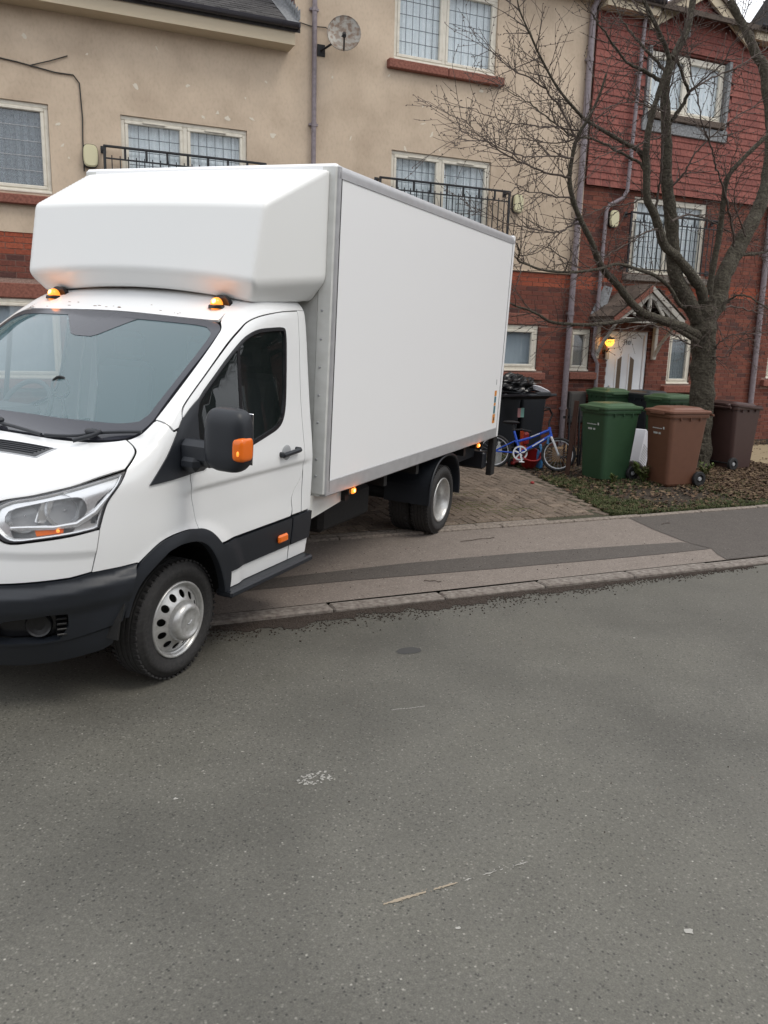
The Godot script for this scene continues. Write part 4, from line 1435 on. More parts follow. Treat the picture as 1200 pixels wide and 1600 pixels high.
func body(p: Vector3) -> float:
	var x := p.x
	var y := p.y
	var az := absf(p.z)
	var w := look(lw, 0.0, y)
	# wheel-arch flare and the hollow under the waist crease
	var r := Vector2(x, y - 0.352).length()
	w += 0.02 * (1.0 - smoothstep(0.50, 0.60, r)) * smoothstep(0.2, 0.4, y)
	w -= 0.016 * (1.0 - smoothstep(1.09, 1.135, y)) * smoothstep(0.70, 0.95, y) * smoothstep(-1.36, -1.2, x) * (1.0 - smoothstep(-0.1, 0.15, x))
	var g := az - w
	if x > 0.0:
		var f := look(lf, 0.0, y)
		var u := x / f
		var v := az / w
		g = (pow(pow(u, 2.3) + pow(v, 2.3), 1.0 / 2.3) - 1.0) * (f * u * u + w * v * v) / (u * u + v * v + 1e-9)
	var ws := (x - (0.33 - (y - 1.40) * 1.318 - 0.1 * az * az + 0.03 * maxf(0.0, 1.0 - pow((y - 1.72) / 0.32, 2)))) * 0.60
	var hd := (y - (look(lh, -2.0, x + 0.1 * az * az) - 0.06 * az * az)) * 0.93
	var top := -smax(-ws, -hd, 0.05)
	top = smax(top, y - (look(lr, -2.0, x) - 0.06 * az * az), 0.12)
	return smax(g, top, 0.11)

func hit(o: Vector3, d: Vector3) -> Vector3:
	var t := 0.0
	for i in 60:
		var v := body(o + d * t)
		if v < 3e-4: break
		t += v * 0.75
		if t > 4.0: break
	return o + d * t

func grad(p: Vector3) -> Vector3:
	var e := 0.006
	var b := body(p)
	return Vector3(body(p + Vector3(e, 0, 0)) - b, body(p + Vector3(0, e, 0)) - b, body(p + Vector3(0, 0, e)) - b).normalized()

func dense(poly: PackedVector2Array, ds: float) -> PackedVector2Array:
	var o := PackedVector2Array()
	for i in poly.size():
		var a := poly[i]
		var b := poly[(i + 1) % poly.size()]
		var n := maxi(1, int(ceil(a.distance_to(b) / ds)))
		for k in n: o.append(a.lerp(b, float(k) / n))
	return o

func biggest(list: Array) -> PackedVector2Array:
	var best := PackedVector2Array()
	var area := -1.0
	for q: PackedVector2Array in list:
		var a := 0.0
		for i in q.size(): a += q[i].cross(q[(i + 1) % q.size()])
		if absf(a) > area and a != 0.0:
			area = absf(a); best = q
	return best

func catmull(pts: Array, per := 6, closed := false) -> Array:
	# a smooth curve through the points
	var o: Array = []
	var n := pts.size()
	var last := n if closed else n - 1
	for i in last:
		var p0 = pts[(i - 1 + n) % n] if closed or i > 0 else pts[i]
		var p1 = pts[i]
		var p2 = pts[(i + 1) % n]
		var p3 = pts[(i + 2) % n] if closed or i < n - 2 else pts[i + 1]
		for k in per:
			var t := float(k) / per
			o.append(0.5 * (2 * p1 + (p2 - p0) * t + (2 * p0 - 5 * p1 + 4 * p2 - p3) * t * t + (3 * p1 - p0 - 3 * p2 + p3) * t * t * t))
	if not closed: o.append(pts[n - 1])
	return o

func drape(pts: Array, dir: Vector3, opt := {}) -> MB:
	# a body panel: outline (points near the body) seen along dir, pressed onto the body's surface
	dir = dir.normalized()
	var e1 := dir.cross(Vector3.UP if absf(dir.y) < 0.9 else Vector3.RIGHT).normalized()
	var e2 := e1.cross(dir).normalized()
	var flat := func(P: Array) -> PackedVector2Array:
		var o := PackedVector2Array()
		for p: Vector3 in P: o.append(Vector2(p.dot(e1), p.dot(e2)))
		if Geometry2D.is_polygon_clockwise(o): o.reverse()
		return o
	var gap: float = opt.get("gap", 0.0022)
	var sp: float = opt.get("spacing", 0.032)
	var poly: PackedVector2Array = flat.call(pts)
	if gap > 0.0: poly = biggest(Geometry2D.offset_polygon(poly, -gap))
	var holes: Array = []
	for h: Array in opt.get("holes", []): holes.append(flat.call(h))
	var off: Variant = opt.get("off", 0.0)
	var skirt: float = opt.get("skirt", 0.016)
	var roll: float = opt.get("roll", 0.0016)
	var edge := dense(poly, sp * 0.6)
	var P := PackedVector2Array(edge)
	var drop := PackedFloat32Array()
	for p in edge: drop.append(roll)
	var loops: Array = [[0, edge.size()]]
	var ring := PackedVector2Array()
	if skirt > 0.0:
		ring = dense(biggest(Geometry2D.offset_polygon(poly, -0.005)), sp * 0.6)
		for p in ring: P.append(p); drop.append(0.0)
	for h: PackedVector2Array in holes:
		var he := dense(h, sp * 0.6)
		loops.append([P.size(), he.size()])
		for p in he: P.append(p); drop.append(roll)
	var inner: Variant = biggest(Geometry2D.offset_polygon(poly, -sp * 0.55))
	var grown: Array = []
	for h: PackedVector2Array in holes: grown.append(biggest(Geometry2D.offset_polygon(h, sp * 0.45)))
	if inner.size() > 2:
		var lo := Vector2(1e9, 1e9)
		var hi := -lo
		for p in poly:
			lo = lo.min(p); hi = hi.max(p)
		var row := 0
		var y := lo.y + sp * 0.5
		while y < hi.y:
			var x := lo.x + (sp * 0.5 if row % 2 else 0.0)
			while x < hi.x:
				var q := Vector2(x, y)
				var ok := Geometry2D.is_point_in_polygon(q, inner)
				for h: PackedVector2Array in grown:
					if ok and Geometry2D.is_point_in_polygon(q, h): ok = false
				if ok: P.append(q); drop.append(0.0)
				x += sp
			row += 1
			y += sp * 0.866
	var pos := PackedVector3Array()
	var nor := PackedVector3Array()
	var mid := Vector3.ZERO
	for p: Vector3 in pts: mid += p / pts.size()
	for i in P.size():
		var o := e1 * P[i].x + e2 * P[i].y + dir * (mid.dot(dir) - 1.2)
		var h := hit(o, dir)
		var n := grad(h)
		var f: float = off.call(h) if off is Callable else off
		pos.append(h + n * (f - drop[i]))
		nor.append(n)
	if off is Callable:   # the offset bends the surface: take the normals from its slope
		for i in P.size():
			var h := pos[i]
			var tx := e1 * 0.01
			var ty := e2 * 0.01
			var q: Array = []
			for dlt: Vector3 in [tx, -tx, ty, -ty]:
				var hh := hit(h + dlt - dir * 0.35, dir)
				var f: float = off.call(hh)
				q.append(hh + grad(hh) * f)
			var nn: Vector3 = (q[0] - q[1]).cross(q[2] - q[3]).normalized()
			nor[i] = nn if nn.dot(nor[i]) > 0 else -nn
	var mb := MB.new()
	var tri := Geometry2D.triangulate_delaunay(P)
	for i in range(0, tri.size(), 3):
		var a := tri[i]
		var b := tri[i + 1]
		var c := tri[i + 2]
		var m := (P[a] + P[b] + P[c]) / 3.0
		if not Geometry2D.is_point_in_polygon(m, poly): continue
		var skip := false
		for h: PackedVector2Array in holes:
			if Geometry2D.is_point_in_polygon(m, h): skip = true
		if skip or absf((P[b] - P[a]).cross(P[c] - P[a])) < 1e-8: continue
		if (pos[b] - pos[a]).cross(pos[c] - pos[a]).dot(nor[a]) < 0:
			var t := b; b = c; c = t
		mb.stri(pos[a], pos[b], pos[c], nor[a], nor[b], nor[c])
	if skirt > 0.0:
		for l: Array in loops:
			for k in l[1]:
				var a: int = l[0] + k
				var b: int = l[0] + (k + 1) % l[1]
				var a2 := pos[a] - nor[a] * skirt
				var b2 := pos[b] - nor[b] * skirt
				mb.quad(pos[a], pos[b], b2, a2)
				mb.quad(pos[b], pos[a], a2, b2)
	return mb

func V2(list: Array, z := -1.0) -> Array:
	# side-view points (x, y) as points near the side
	var o: Array = []
	for p: Array in list: o.append(Vector3(p[0], p[1], p[2] if p.size() > 2 else z))
	return o

func mirrored(half: Array) -> Array:
	# closes an outline across the middle: half runs from z = 0 round to z = 0 on the near side
	var o: Array = half.duplicate()
	for i in range(half.size() - 1, -1, -1):
		var p: Vector3 = half[i]
		if absf(p.z) > 0.004: o.append(p * Vector3(1, 1, -1))
	return o

func both(called: String, mb: MB, m: Material, parent: Node) -> MeshInstance3D:
	var o := part(called, mb, m, parent)
	part(called, mb.mirror_z(), m, parent)
	return o

func shell(f: Callable, c: Vector3, n: int, reach: float) -> MB:
	# the surface of a convex solid, found outwards from a point inside it
	var mb := MB.new()
	var cast := func(d: Vector3) -> Vector3:
		var lo := 0.0
		var hi := reach
		for i in 22:
			var t := (lo + hi) / 2
			if f.call(c + d * t) < 0.0: lo = t
			else: hi = t
		return c + d * lo
	var nrm := func(p: Vector3) -> Vector3:
		var e := 0.002
		var b: float = f.call(p)
		return Vector3(f.call(p + Vector3(e, 0, 0)) - b, f.call(p + Vector3(0, e, 0)) - b, f.call(p + Vector3(0, 0, e)) - b).normalized()
	for face in 6:
		var ax := face / 2
		var sg := 1.0 if face % 2 else -1.0
		var pts: Array = []
		var ns: Array = []
		for i in n + 1:
			for k in n + 1:
				var d := Vector3.ZERO
				d[ax] = sg
				d[(ax + 1) % 3] = tan((2.0 * i / n - 1.0) * PI / 4)
				d[(ax + 2) % 3] = tan((2.0 * k / n - 1.0) * PI / 4)
				var p: Vector3 = cast.call(d.normalized())
				pts.append(p); ns.append(nrm.call(p))
		for i in n:
			for k in n:
				var a := i * (n + 1) + k
				var b := a + n + 1
				if sg > 0: mb.squad(pts[a], pts[b], pts[b + 1], pts[a + 1], ns[a], ns[b], ns[b + 1], ns[a + 1])
				else: mb.squad(pts[a], pts[a + 1], pts[b + 1], pts[b], ns[a], ns[a + 1], ns[b + 1], ns[b])
	return mb

func build_truck() -> void:
	body_tables()
	var tr := thing("box_truck", "white box truck with over-cab pod and black bumper pulling off the driveway", "truck")
	tr.transform = Transform3D(Basis(Vector3.UP, 3.871) * Basis(Vector3.BACK, -0.0114) * Basis(Vector3.RIGHT, -0.0392), Vector3(0.0531, 0.0353, -5.1998))
	build_cab(tr)
	build_cab_interior(tr)
	build_front(tr)
	build_pod(tr)
	build_box(tr)
	build_chassis(tr)

const SIDE := Vector3(0, 0, 1)

func build_cab(tr: Node3D) -> void:
	# ---- door
	var arch_out := catmull(V2([[-.083, .880], [-.15, .862], [-.203, .830], [-.276, .762]]), 4)
	var door: Array = catmull(V2([[-1.262, 2.105], [-1.08, 2.095], [-.910, 2.075], [-.78, 2.052], [-.681, 2.020], [-.611, 1.980], [-.475, 1.895], [-.250, 1.735], [-.06, 1.595], [-.012, 1.545], [.002, 1.500], [-.004, 1.40], [-.012, 1.25], [-.006, 1.18], [-.038, 1.034], [-.083, .880]]), 4)
	door.append_array(arch_out)
	door.append_array(V2([[-.285, .757], [-1.085, .757]]))
	door.append_array(catmull(V2([[-1.102, .80], [-1.092, .87], [-1.125, .93], [-1.20, 1.00], [-1.229, 1.06], [-1.222, 1.305], [-1.226, 1.571], [-1.245, 1.85], [-1.262, 2.105]]), 4))
	var win := catmull(V2([[-1.092, 1.965], [-1.06, 1.998], [-.92, 1.995], [-.78, 1.984], [-.675, 1.957], [-.59, 1.920], [-.45, 1.832], [-.317, 1.738], [-.14, 1.605], [-.10, 1.52], [-.10, 1.36], [-.13, 1.245], [-.20, 1.215], [-.34, 1.225], [-.582, 1.285], [-.801, 1.335], [-.92, 1.368], [-.99, 1.42], [-1.035, 1.52], [-1.066, 1.70], [-1.085, 1.85]]), 3, true)
	for side in [false, true]:
		var d := holder("door", tr)
		var put := func(called: String, mb: MB, m: Material) -> void:
			part(called, mb.mirror_z() if side else mb, m, d)
		put.call("door_skin", drape(door, SIDE, {"holes": [win], "spacing": 0.03}), M.truck_white)
		var inset: Array = []
		for q: PackedVector2Array in [biggest(Geometry2D.offset_polygon(PackedVector2Array(win.map(func(p): return Vector2(p.x, p.y))), -0.022))]:
			for p in q: inset.append(Vector3(p.x, p.y, -1))
		put.call("window_seal", drape(win, SIDE, {"holes": [inset], "off": 0.001, "gap": -0.003, "spacing": 0.03}), M.plastic_gloss)
		put.call("side_pane", drape(inset, SIDE, {"off": -0.010, "skirt": 0.0, "gap": -0.004, "spacing": 0.05}), M.side_glass)
		put.call("window_bar", drape(V2([[-.545, 1.93], [-.578, 1.93], [-.548, 1.26], [-.515, 1.26]]), SIDE, {"off": -0.006}), M.plastic_gloss)
		put.call("door_trim", drape(catmull(V2([[-.275, .748], [-.33, .67], [-.395, .550]]), 3) + V2([[-1.097, .550], [-1.09, .748]]), SIDE, {"off": 0.014, "skirt": 0.02, "roll": 0.004}), M.plastic_black)
		put.call("door_sill", drape(V2([[-.392, .545], [-.386, .440], [-1.10, .440], [-1.098, .545]]), SIDE, {"off": 0.0}), M.truck_white)
		var hb := MB.new()
		hb.cbox(Vector3(-1.02, 1.205, -1.055), Vector3(0.225, 0.032, 0.026), 0.011, Basis(Vector3.BACK, -0.06))
		hb.cbox(Vector3(-0.92, 1.200, -1.040), Vector3(0.030, 0.034, 0.05), 0.008)
		hb.cbox(Vector3(-1.115, 1.212, -1.040), Vector3(0.030, 0.034, 0.05), 0.008)
		put.call("door_handle", hb, M.plastic_black)
		hb = MB.new()
		hb.ball(Vector3(-0.99, 1.205, -1.028), Vector3(0.055, 0.052, 0.006), 20, 8)
		put.call("handle_cup", hb, M.decal_grey)
		hb = MB.new()
		hb.cbox(Vector3(-.965, .632, -1.034), Vector3(0.115, 0.055, 0.026), 0.011)
		put.call("side_marker", hb, M.lamp_amber)
	# ---- pillar, flap and sill behind the door
	both("rear_pillar", drape(catmull(V2([[-1.262, 2.112], [-1.245, 1.85], [-1.226, 1.571], [-1.222, 1.305], [-1.231, 1.05], [-1.228, .90], [-1.226, .762]]), 3) + catmull(V2([[-1.340, .765], [-1.330, .95], [-1.330, 1.20], [-1.338, 1.5], [-1.346, 1.85], [-1.350, 2.112]]), 3), SIDE), M.truck_white, tr)
	both("fuel_flap", drape(catmull(V2([[-1.229, 1.045], [-1.20, 1.00], [-1.125, .93], [-1.093, .87], [-1.103, .80], [-1.100, .760]]), 3) + V2([[-1.222, .760], [-1.225, .90]]), SIDE, {"gap": 0.004}), M.truck_white, tr)
	both("pillar_trim", drape(V2([[-1.099, .748], [-1.35, .752], [-1.355, .550], [-1.105, .550]]), SIDE, {"off": 0.014, "skirt": 0.02, "roll": 0.004}), M.plastic_black, tr)
	both("pillar_sill", drape(V2([[-1.105, .545], [-1.106, .44], [-1.34, .44], [-1.35, .545]]), SIDE), M.truck_white, tr)
	# ---- front wing
	var wing: Array = catmull(V2([[.261, 1.403, -.826], [.274, 1.382, -.879], [.286, 1.357, -.910], [.322, 1.319, -.92], [.370, 1.276, -.921]]), 4)
	wing.append_array(catmull(V2([[.376, 1.268, -.925], [.418, 1.212, -.926], [.481, 1.130, -.906], [.505, 1.078, -.897], [.531, .992, -.889]]), 4))
	wing.append_array(V2([[.549, .884, -.883], [.572, .770, -.869], [.45, .784, -.95], [.366, .790, -.979]]))
	wing.append_array(catmull(V2([[.358, .786, -.98], [.300, .832, -1.0], [.231, .873, -1.013], [.16, .893, -1.02], [.080, .902, -1.03], [0.0, .899, -1.03], [-.080, .885, -1.03]]), 3))
	wing.append_array(catmull(V2([[-.036, 1.034, -1.017], [-.004, 1.18, -1.026], [-.010, 1.25, -1.02], [-.002, 1.40, -1.0], [.004, 1.490, -.985]]), 4))
	wing.append_array(catmull(V2([[.05, 1.452, -.985], [.082, 1.446, -.985], [.100, 1.48, -.957], [.125, 1.501, -.905]]), 3))
	wing.append_array(catmull(V2([[.14, 1.490, -.895], [.207, 1.438, -.879], [.245, 1.413, -.85], [.261, 1.403, -.826]]), 3))
	both("front_wing", drape(wing, Vector3(-.35, -.3, .89), {"spacing": 0.028}), M.truck_white, tr)
	# ---- A-pillar and roof rail
	var rail: Array = catmull(V2([[.078, 1.452, -.985], [.098, 1.483, -.957], [.122, 1.504, -.905]]), 3)
	rail.append_array(catmull(V2([[.128, 1.503, -.898], [-.1, 1.672, -.888], [-.328, 1.842, -.875], [-.46, 1.937, -.857], [-.524, 1.978, -.838], [-.575, 2.012, -.795]]), 4))
	rail.append_array(catmull(V2([[-.60, 2.030, -.782], [-.70, 2.10, -.775], [-.9, 2.16, -.775], [-1.35, 2.175, -.775]]), 4))
	rail.append_array(V2([[-1.35, 2.112, -.91], [-1.262, 2.112, -.912]]))
	rail.append_array(catmull(V2([[-1.08, 2.099, -.914], [-.910, 2.079, -.917], [-.78, 2.056, -.915], [-.681, 2.024, -.910], [-.611, 1.984, -.912], [-.475, 1.899, -.919], [-.250, 1.739, -.943], [-.055, 1.598, -.96], [-.006, 1.548, -.97], [.008, 1.500, -.98], [.04, 1.462, -.985]]), 3))
	both("pillar_rail", drape(rail, Vector3(-.25, -.55, .8), {"spacing": 0.026}), M.truck_white, tr)
	# ---- roof, bonnet, windscreen
	part("cab_roof", drape(mirrored(catmull(V2([[-.557, 2.043, 0], [-.557, 2.038, -.25], [-.562, 2.032, -.5], [-.578, 2.022, -.70], [-.592, 2.02, -.77]]), 3) + V2([[-.70, 2.10, -.771], [-1.35, 2.19, -.771], [-1.35, 2.21, 0]])), Vector3(-.2, -1, 0), {"spacing": 0.05}), M.truck_white, tr)
	var hood: Array = catmull(V2([[.405, 1.385, 0], [.40, 1.385, -.2], [.379, 1.379, -.465], [.333, 1.381, -.658], [.285, 1.395, -.77], [.258, 1.405, -.816]]), 4)
	hood.append_array(catmull(V2([[.274, 1.382, -.875], [.290, 1.357, -.905], [.325, 1.319, -.915], [.372, 1.280, -.916]]), 4))
	hood.append_array(catmull(V2([[.378, 1.276, -.914], [.48, 1.240, -.85], [.594, 1.203, -.767], [.70, 1.160, -.64], [.765, 1.135, -.527], [.80, 1.115, -.46], [.83, 1.10, -.38], [.855, 1.09, -.2], [.862, 1.09, 0]]), 4))
	part("bonnet", drape(mirrored(hood), Vector3(-.45, -.9, 0), {"spacing": 0.045, "roll": 0.005}), M.truck_white, tr)
	for side in [false, true]:
		var v := holder("bonnet_vent", tr)
		var q := drape(V2([[.447, 1.348, -.545], [.560, 1.304, -.505], [.600, 1.30, -.10], [.487, 1.35, -.10]]), Vector3(-.3, -.95, 0), {"off": 0.003, "roll": 0.003})
		part("vent_frame", q.mirror_z() if side else q, M.lamp_grey, v)
		q = drape(V2([[.458, 1.348, -.525], [.552, 1.304, -.492], [.588, 1.30, -.112], [.497, 1.35, -.112]]), Vector3(-.3, -.95, 0), {"off": 0.006, "skirt": 0.004})
		part("vent_mesh", q.mirror_z() if side else q, M.plastic_gloss, v)
		for k in 5:
			var mb := MB.new()
			var t := (k + 0.5) / 5.0
			var line: Array = []
			for j in 7:
				var z := lerpf(-.50 + .01 * k, -.12, j / 6.0)
				var x := lerpf(lerpf(.466, .545, t), lerpf(.503, .582, t), j / 6.0)
				line.append(hit(Vector3(x, 2.0, z), Vector3.DOWN) + Vector3(0, 0.008, 0))
			mb.tube(line, 0.0035, 5)
			part("vent_slat", mb.mirror_z() if side else mb, M.plastic_black, v)
	var ws := holder("windscreen", tr)
	var ws_out: Array = mirrored(catmull(V2([[-.553, 2.040, 0], [-.553, 2.035, -.25], [-.558, 2.029, -.5], [-.572, 2.019, -.70]]), 3) + catmull(V2([[-.572, 2.010, -.77], [-.55, 1.995, -.812], [-.50, 1.96, -.845], [-.328, 1.842, -.869], [-.1, 1.672, -.882], [.122, 1.505, -.892]]), 4) + catmull(V2([[.16, 1.475, -.885], [.215, 1.432, -.86], [.26, 1.405, -.80], [.32, 1.39, -.65], [.36, 1.385, -.45], [.385, 1.39, -.2], [.385, 1.39, 0]]), 4))
	var ws_in: Array = mirrored(catmull(V2([[-.50, 2.003, 0], [-.50, 2.000, -.25], [-.51, 1.995, -.5], [-.52, 1.991, -.66]]), 3) + catmull(V2([[-.515, 1.985, -.74], [-.485, 1.960, -.79], [-.437, 1.923, -.815], [-.25, 1.787, -.835], [-.05, 1.64, -.845], [.11, 1.52, -.845]]), 4) + catmull(V2([[.155, 1.485, -.82], [.190, 1.465, -.72], [.215, 1.46, -.55], [.24, 1.46, -.3], [.245, 1.46, 0]]), 4))
	part("screen_band", drape(ws_out, Vector3(-.6, -.8, 0), {"holes": [ws_in], "spacing": 0.045, "off": 0.0, "roll": 0.001}), M.screen_border, ws)
	part("windscreen_pane", drape(ws_in, Vector3(-.6, -.8, 0), {"spacing": 0.06, "off": -0.003, "gap": -0.006, "skirt": 0.0}), M.screen_glass, ws)
	part("sensor_patch", drape(V2([[-.508, 2.003, .345], [-.325, 1.893, .14], [-.310, 1.884, .09], [-.310, 1.884, -.03], [-.33, 1.897, -.07], [-.497, 1.998, -.235]]), Vector3(-.6, -.8, 0), {"off": 0.0015, "skirt": 0.002, "gap": 0.0}), M.screen_border, ws)
	# ---- wipers lying low on the screen
	for w: Array in [[[[.372, -.40], [.325, -.55], [.235, -.70], [.150, -.885]], [[.372, -.60], [.30, -.66], [.245, -.685]]], [[[.375, -.38], [.36, -.2], [.34, -.02], [.28, .2], [.22, .36]], [[.372, .22], [.33, .12], [.322, .05]]]]:
		var wp := holder("wiper", tr)
		var lift := func(list: Array, up: float) -> Array:
			var o: Array = []
			for p: Array in list:
				var h := hit(Vector3(p[0], 2.2, p[1]) + Vector3(0.5, 0, 0), Vector3(-.3, -.95, 0).normalized())
				h = hit(Vector3(p[0] + 0.45, h.y + 0.45 * 0.76 + 0.3, p[1]), Vector3(-.6, -.8, 0).normalized())
				o.append(h + grad(h) * up)
			return o
		var mb := MB.new()
		var bl: Array = catmull(lift.call(w[0], 0.022), 5)
		mb.tube(bl, 0.009, 6)
		part("blade", mb, M.plastic_black, wp)
		mb = MB.new()
		mb.tube(catmull(lift.call(w[1], 0.035), 4), 0.012, 8)
		mb.ball(bl[bl.size() / 2] + Vector3(0, 0.012, 0), Vector3(0.03, 0.018, 0.045), 10, 6)
		part("arm", mb, M.plastic_black, wp)
	# ---- mirrors on long arms
	for side in [false, true]:
		var mr := holder("mirror", tr)
		var put := func(called: String, mb: MB, m: Material) -> void:
			part(called, mb.mirror_z() if side else mb, m, mr)
		put.call("sail", drape(V2([[.290, 1.185], [.16, 1.325], [.02, 1.50], [-.06, 1.56], [-.145, 1.612], [-.110, 1.52], [-.102, 1.36], [-.150, 1.222], [.03, 1.206]]), SIDE, {"off": 0.014, "skirt": 0.02, "roll": 0.004}), M.plastic_black)
		var head := func(p: Vector3) -> float:
			var q := p - Vector3(.055, 1.437, -1.318)
			var hx := 0.075 + 0.02 * q.y
			var taper := 0.128 - 0.05 * maxf(0.0, q.y) * 1.2 - 0.35 * maxf(0.0, -q.y - 0.10)
			var u := Vector3(q.x / hx, q.y / 0.166, q.z / taper)
			return pow(pow(absf(u.x), 3.0) + pow(absf(u.y), 4.5) + pow(absf(u.z), 4.5), 1.0 / 4.0) - 1.0
		put.call("housing", shell(head, Vector3(.055, 1.437, -1.318), 18, 0.35), M.plastic_black)
		var arm := MB.new()
		arm.cbox(Vector3(.03, 1.345, -1.11), Vector3(0.09, 0.13, 0.22), 0.03)
		arm.cbox(Vector3(.03, 1.285, -1.08), Vector3(0.13, 0.09, 0.13), 0.03)
		put.call("arm", arm, M.plastic_black)
		var ind := func(p: Vector3) -> float:
			var q := p - Vector3(.075, 1.402, -1.418)
			var u := Vector3(q.x / 0.058, q.y / 0.064, q.z / 0.036)
			return pow(pow(absf(u.x), 4.0) + pow(absf(u.y), 5.0) + pow(absf(u.z), 4.0), 0.25) - 1.0
		put.call("turn_signal", shell(ind, Vector3(.075, 1.402, -1.418), 10, 0.2), M.lamp_amber)
		var core := MB.new()
		core.ball(Vector3(.133, 1.385, -1.428), Vector3(0.006, 0.014, 0.008), 8, 6)
		put.call("signal_bulb", core, M.lamp_amber_lit)
		var gl := MB.new()
		gl.cbox(Vector3(-.018, 1.44, -1.318), Vector3(0.006, 0.27, 0.20), 0.003)
		put.call("mirror_pane", gl, M.chrome)
	# ---- back of the cab
	var bk := MB.new()
	var prof := PackedVector2Array()
	for i in 15:
		var y := lerpf(.44, 2.05, i / 14.0)
		prof.append(Vector2(-(look(lw, 0.0, y) - 0.012), y))
	prof.append(Vector2(-.87, 2.14)); prof.append(Vector2(-.75, 2.185)); prof.append(Vector2(0, 2.215))
	for i in range(prof.size() - 2, -1, -1): prof.append(Vector2(-prof[i].x, prof[i].y))
	bk.prism(prof, -0.012, 0.012, Transform3D(Basis(Vector3(0, 0, 1), Vector3.UP, Vector3(-1, 0, 0)), Vector3(-1.338, 0, 0)))
	part("back_wall", bk, M.truck_white, tr)

func build_cab_interior(tr: Node3D) -> void:
	var it := holder("cab_interior", tr)
	var mb := MB.new()
	var prof := PackedVector2Array([Vector2(.36, 1.33), Vector2(.20, 1.385), Vector2(-.02, 1.375), Vector2(-.12, 1.31), Vector2(-.16, 1.1), Vector2(-.06, .95), Vector2(.36, .9)])
	mb.prism(prof, -.86, .86)
	part("dashboard", mb, M.interior_grey, it)
	mb = MB.new()
	mb.cbox(Vector3(-.03, 1.40, .42), Vector3(0.30, 0.10, 0.38), 0.04)
	part("instrument_hood", mb, M.interior_dark, it)
	mb = MB.new()
	var ring: Array = []
	var tilt := Basis(Vector3.BACK, deg_to_rad(28))
	for i in 33:
		var a := TAU * i / 32
		ring.append(Vector3(-.20, 1.40, .42) + tilt * Vector3(0, sin(a) * 0.20, cos(a) * 0.20))
	mb.tube(ring, 0.016, 8, false)
	mb.cbox(Vector3(-.17, 1.39, .42), Vector3(0.05, 0.10, 0.30), 0.02, tilt)
	part("steering_wheel", mb, M.interior_dark, it)
	for s: Array in [[.45, .48], [-.42, .86]]:
		var st := holder("seat", tr)
		mb = MB.new()
		mb.cbox(Vector3(-.78, .98, s[0]), Vector3(0.52, 0.16, s[1]), 0.05)
		part("cushion", mb, M.seat_cloth, st)
		mb = MB.new()
		mb.cbox(Vector3(-1.10, 1.36, s[0]), Vector3(0.14, 0.66, s[1]), 0.05, Basis(Vector3.BACK, 0.18))
		part("backrest", mb, M.seat_cloth, st)
		for k in (1 if s[1] < 0.6 else 2):
			mb = MB.new()
			mb.cbox(Vector3(-1.18, 1.79, s[0] + (0.0 if s[1] < 0.6 else (k - 0.5) * 0.42)), Vector3(0.10, 0.20, 0.26), 0.04)
			part("headrest", mb, M.seat_cloth, st)
	mb = MB.new()
	mb.box2(Vector3(-1.325, .5, -.88), Vector3(-1.30, 2.04, .88))
	mb.box2(Vector3(-1.30, .50, -.93), Vector3(-.42, .54, .93))
	mb.box2(Vector3(-.42, .50, -.48), Vector3(.36, .54, .48))
	mb.box2(Vector3(.36, .40, -.72), Vector3(.40, 1.30, .72))
	part("bulkhead", mb, M.interior_dark, it)
	mb = MB.new()
	mb.cbox(Vector3(.10, 1.405, -.52), Vector3(0.09, 0.035, 0.15), 0.015, Basis(Vector3.UP, 0.4))
	part("paper", mb, M.paper_white, it)
	mb = MB.new()
	var hold: Array = []
	for i in 17:
		var a := TAU * i / 16
		hold.append(Vector3(.02 + cos(a) * 0.015, 1.60 + sin(a) * 0.06, -.12 + cos(a) * 0.05))
	mb.tube(hold, 0.008, 6, false)
	mb.tube([Vector3(.02, 1.54, -.13), Vector3(.05, 1.46, -.18), Vector3(.12, 1.39, -.2)], 0.009, 6)
	part("phone_holder", mb, M.interior_dark, it)
	for s in [-1.0, 1.0]:
		mb = MB.new()
		mb.box2(Vector3(-1.28, .93, s * .955 - .012), Vector3(-.05, 1.20, s * .955 + .012))
		mb.box2(Vector3(-1.28, .55, s * .955 - .012), Vector3(-.50, .93, s * .955 + .012))
		part("door_lining", mb, M.interior_dark, it)

